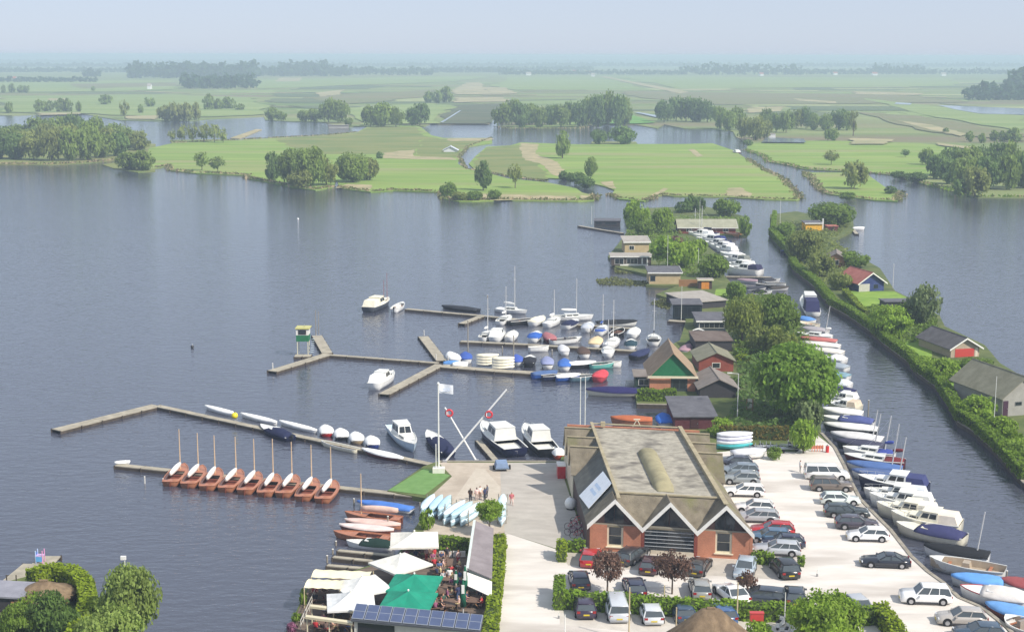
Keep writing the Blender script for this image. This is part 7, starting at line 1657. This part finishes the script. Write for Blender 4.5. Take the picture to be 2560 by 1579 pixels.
for x, y, sc, lg, lb, ps, rz in [(1176, 1252, (80, 66, 60), (60, 58, 66), 'person in brown at the left of the slipway group', 'stand', 1), (1192, 1250, (226, 196, 190), (200, 180, 170), 'person in pale pink in the slipway group', 'stand', 2), (1200, 1246, (232, 220, 214), (206, 170, 150), 'person in cream in the slipway group', 'stand', -1), (1212, 1250, (60, 66, 96), (50, 50, 60), 'person in navy top at the right of the slipway group', 'stand', 2.5), (1218, 1243, (90, 96, 110), (60, 60, 70), 'person in grey behind the navy one in the slipway group', 'stand', 3), (1279, 1262, (190, 110, 116), (216, 190, 180), 'person in rose walking alone on the tarmac lane', 'walk', -1.4), (2000, 1180, (226, 226, 226), (180, 176, 170), 'person in white standing behind the white delivery van', 'stand', 0)]:
    person(at(x, y, LZ + .03), rz, sc, lg, lb, ps)
for i, (x, y) in enumerate([(1086, 1404), (1118, 1402), (1146, 1410), (1100, 1450), (1124, 1456), (1150, 1462), (1096, 1478), (1146, 1500), (1118, 1508), (1200, 1500), (1176, 1470), (1048, 1398), (1066, 1402)]):
    ci = (i * 3) % 10; person(at(x, y, LZ + .04), R.uniform(0, 6.28), SH[ci], SH[(ci + 4) % 10], 'guest in %s standing on the terrace, %s from the left' % (shn[ci], ORD[sorted([1086, 1118, 1146, 1100, 1124, 1150, 1096, 1146.5, 1118.5, 1200, 1176, 1048, 1066]).index(x if i not in (7, 8) else x + .5)]), 'stand', R.choice([(60, 45, 35), (120, 90, 60), (40, 36, 34)]), 'guests standing on the terrace')
# light blue boats stored on racks
LB = (190, 218, 232)
def rack(px, py, n, lev, rz, label, gap=.85, L=4.6):
    p = at(px, py, LZ); t = thing('boat_rack', label, 'rack', p, math.radians(rz))
    for x in (-1.3, 1.3):
        for s in (-1, 1): MB().tube((x, s * n * gap / 2, 0), (x, s * n * gap / 2, lev * .62 + .35), .05).build('upright', WOODG, t)
        for l in range(lev): MB().tube((x, -n * gap / 2, .22 + l * .62), (x, n * gap / 2, .22 + l * .62), .04).build('bar', WOODG, t)
    return p
for g, (px, py, n, lev, rz, wh) in enumerate([(1090, 1285, 3, 2, 78, 'left'), (1156, 1300, 3, 2, 66, 'middle'), (1256, 1298, 1, 3, 88, 'right')]):
    p = rack(px, py, n, lev, rz, 'timber rack under the ' + wh + ' group of light blue boats')
    for l in range(lev):
        for i in range(n):
            o = Matrix.Rotation(math.radians(rz), 3, 'Z') @ Vector((R.uniform(-.2, .2), (i - (n - 1) / 2) * .85, 0)); q = p + o; q.z = LZ + .28 + l * .62
            a = math.radians(rz); d = Vector((math.cos(a), math.sin(a), 0)) * 2.3
            boat('canoe', q + d, q - d, 'light blue rowing hull on the %s rack, %s row%s' % (wh, ['lower', 'upper', 'top'][l], '' if n == 1 else ', ' + ['right', 'centre', 'left'][i] + ' one'), hull=LB, cover=R.choice([(206, 226, 236), (178, 210, 226), (222, 236, 242)]), B=.85, fb=.32, group='light blue rowing hulls')
# thatched roofs
THATCH = ramp_mat('thatch', srgb(104, 88, 70), srgb(140, 120, 96), 1.6, stretch=(1, 1, .25), bump=.6, bscale=12)
def thatch(px, py, apex, r, rl_, label, col=THATCH, zeave=1.1, rz=0.0):
    p = at(px, py, LZ); za = hgt(p, apex) - LZ; t = thing('thatched_house', label, 'house', p, rz)
    rings = []
    for f_, zz in ((1.0, zeave), (1.03, zeave + .22), (.72, zeave + (za - zeave) * .36), (.4, zeave + (za - zeave) * .68), (.14, za - .1), (.03, za)):
        rings.append([(r * f_ * math.cos(q) + (rl_ if math.cos(q) > 0 else -rl_) * min(1, abs(math.cos(q)) * 3), r * f_ * math.sin(q), zz) for q in [2 * math.pi * i / 20 for i in range(20)]])
    MB().loft(rings).build('roof', col, t, True); MB().tube((-rl_, 0, za + .02), (rl_ + .01, 0, za + .02), .16, .16, 7).build('ridge', col, t)
    w_ = r * .78; MB().box(-w_ - rl_, w_ + rl_, -w_, w_, 0, zeave + .1).build('wall', TIMBER, t); MB().box(-.5, .5, -w_ - .05, -w_ + .02, 0, zeave).build('door', DARKW, t)
thatch(1774, 1655, 1521, 3.7, .3, 'thatched pyramid roof at the bottom of the car park')
thatch(112, 1512, 1452, 2.3, .35, 'garden house with brown thatched roof inside the curved hedge', THATCH, .9)
flat_house(5, 1530, 3.4, 2.6, 1.3, -8, 'flat grey roofed shelter at the left edge', DB, rm('grey_roof_sheet', 140, 140, 150), None, [], .2, name='shelter', cat='shed', slope=.2)
t = thing('play_tower', 'small blue and pink play tower on the bottom left jetty', 'play tower', at(101, 1404, LZ + .02))
for x in (-.3, .3):
    for y in (-.3, .3): MB().tube((x, y, 0), (x, y, 1.15), .05).build('post', paint(176, 196, 226) if x < 0 else paint(214, 150, 190), t)
MB().box(-.26, .26, -.36, -.31, .15, .6).build('panel', paint(90, 160, 210), t); MB().box(-.36, -.31, -.26, .26, .15, .9).build('panel', paint(60, 100, 170), t); MB().box(-.34, .34, -.3, .3, .62, .68).build('platform', paint(200, 170, 210), t)
t = thing('bench', 'white bench on the bottom left jetty walkway', 'bench', at(42, 1464, LZ)); MB().box(-.6, .6, -.2, .2, .28, .34).build('seat', paint(230, 230, 226), t)
for x in (-.5, .5): MB().box(x - .05, x + .05, -.18, .18, 0, .28).build('leg', paint(230, 230, 226), t)
for x, lb in [(18, 'left'), (42, 'right')]: pole(x, 1470, 1436, lb + ' of two dark posts at the bottom left jetty', .07, WOODD, 'post', 'post', False)
t, h = pole(318, 1540, 1398, 'white lamp post rising behind the pale willow', .06, None, 'lamp_post', 'lamp post', False); MB().box(-.3, .12, -.1, .1, h, h + .3).build('lantern', paint(236, 234, 230), t)
t = thing('bird_box', 'orange wooden bird box on a post beside the curved hedge', 'bird box', at(229, 1500, LZ)); MB().tube((0, 0, 0), (0, 0, 1.0), .07).build('post', TIMBER, t); MB().box(-.25, .25, -.25, .25, 1.0, 1.5).build('box', paint(206, 126, 84), t); MB().frus((-.34, .34, -.3, .3), (-.02, .02, -.3, .3), 1.5, 1.72).build('roof', paint(190, 104, 70), t)
def scooter(px, py, rz, label):
    t = thing('scooter', label, 'scooter', at(px, py, LZ), math.radians(rz)); wt = paint(232, 232, 232)
    for x in (-.55, .55): MB().tube((x, -.06, .2), (x, .06, .2), .2, None, 12).build('wheel', TYRE, t)
    MB().frus((-.75, .0, -.16, .16), (-.65, -.1, -.12, .12), .28, .62).build('body', wt, t); MB().box(-.1, .45, -.14, .14, .18, .26).build('footboard', wt, t); MB().frus((.38, .5, -.2, .2), (.32, .42, -.16, .16), .2, .78).build('leg_shield', wt, t); MB().box(-.62, -.05, -.13, .13, .62, .7).build('seat', RUBBER, t); MB().tube((.36, -.3, .85), (.36, .3, .85), .025).build('handlebar', CHROME, t)
for i, (x, y) in enumerate([(1950, 1568), (1968, 1585), (1955, 1598)]): scooter(x, y, 60 + i * 10, ['upper', 'middle', 'lower'][i] + ' white scooter left of the bright leafy tree')

# ------------------------------------------------------------------ air
hz = MB().box(-26000, 26000, -300, 40000, -1.4, 47.5).build('haze', None)
hm = bpy.data.materials.new('haze_air'); hm.use_nodes = True
hn = hm.node_tree.nodes
hn.remove(hn['Principled BSDF'])
pv = hn.new('ShaderNodeVolumePrincipled')
pv.inputs['Color'].default_value = (0.62, 0.76, 0.92, 1)
pv.inputs['Density'].default_value = 0.00034
pv.inputs['Anisotropy'].default_value = 0.0
pv.inputs['Density Attribute'].default_value = ''
hm.node_tree.links.new(pv.outputs[0], hn['Material Output'].inputs['Volume'])
hz.data.materials.append(hm)
tag(hz, 'pale summer haze over the polder', kind='stuff')
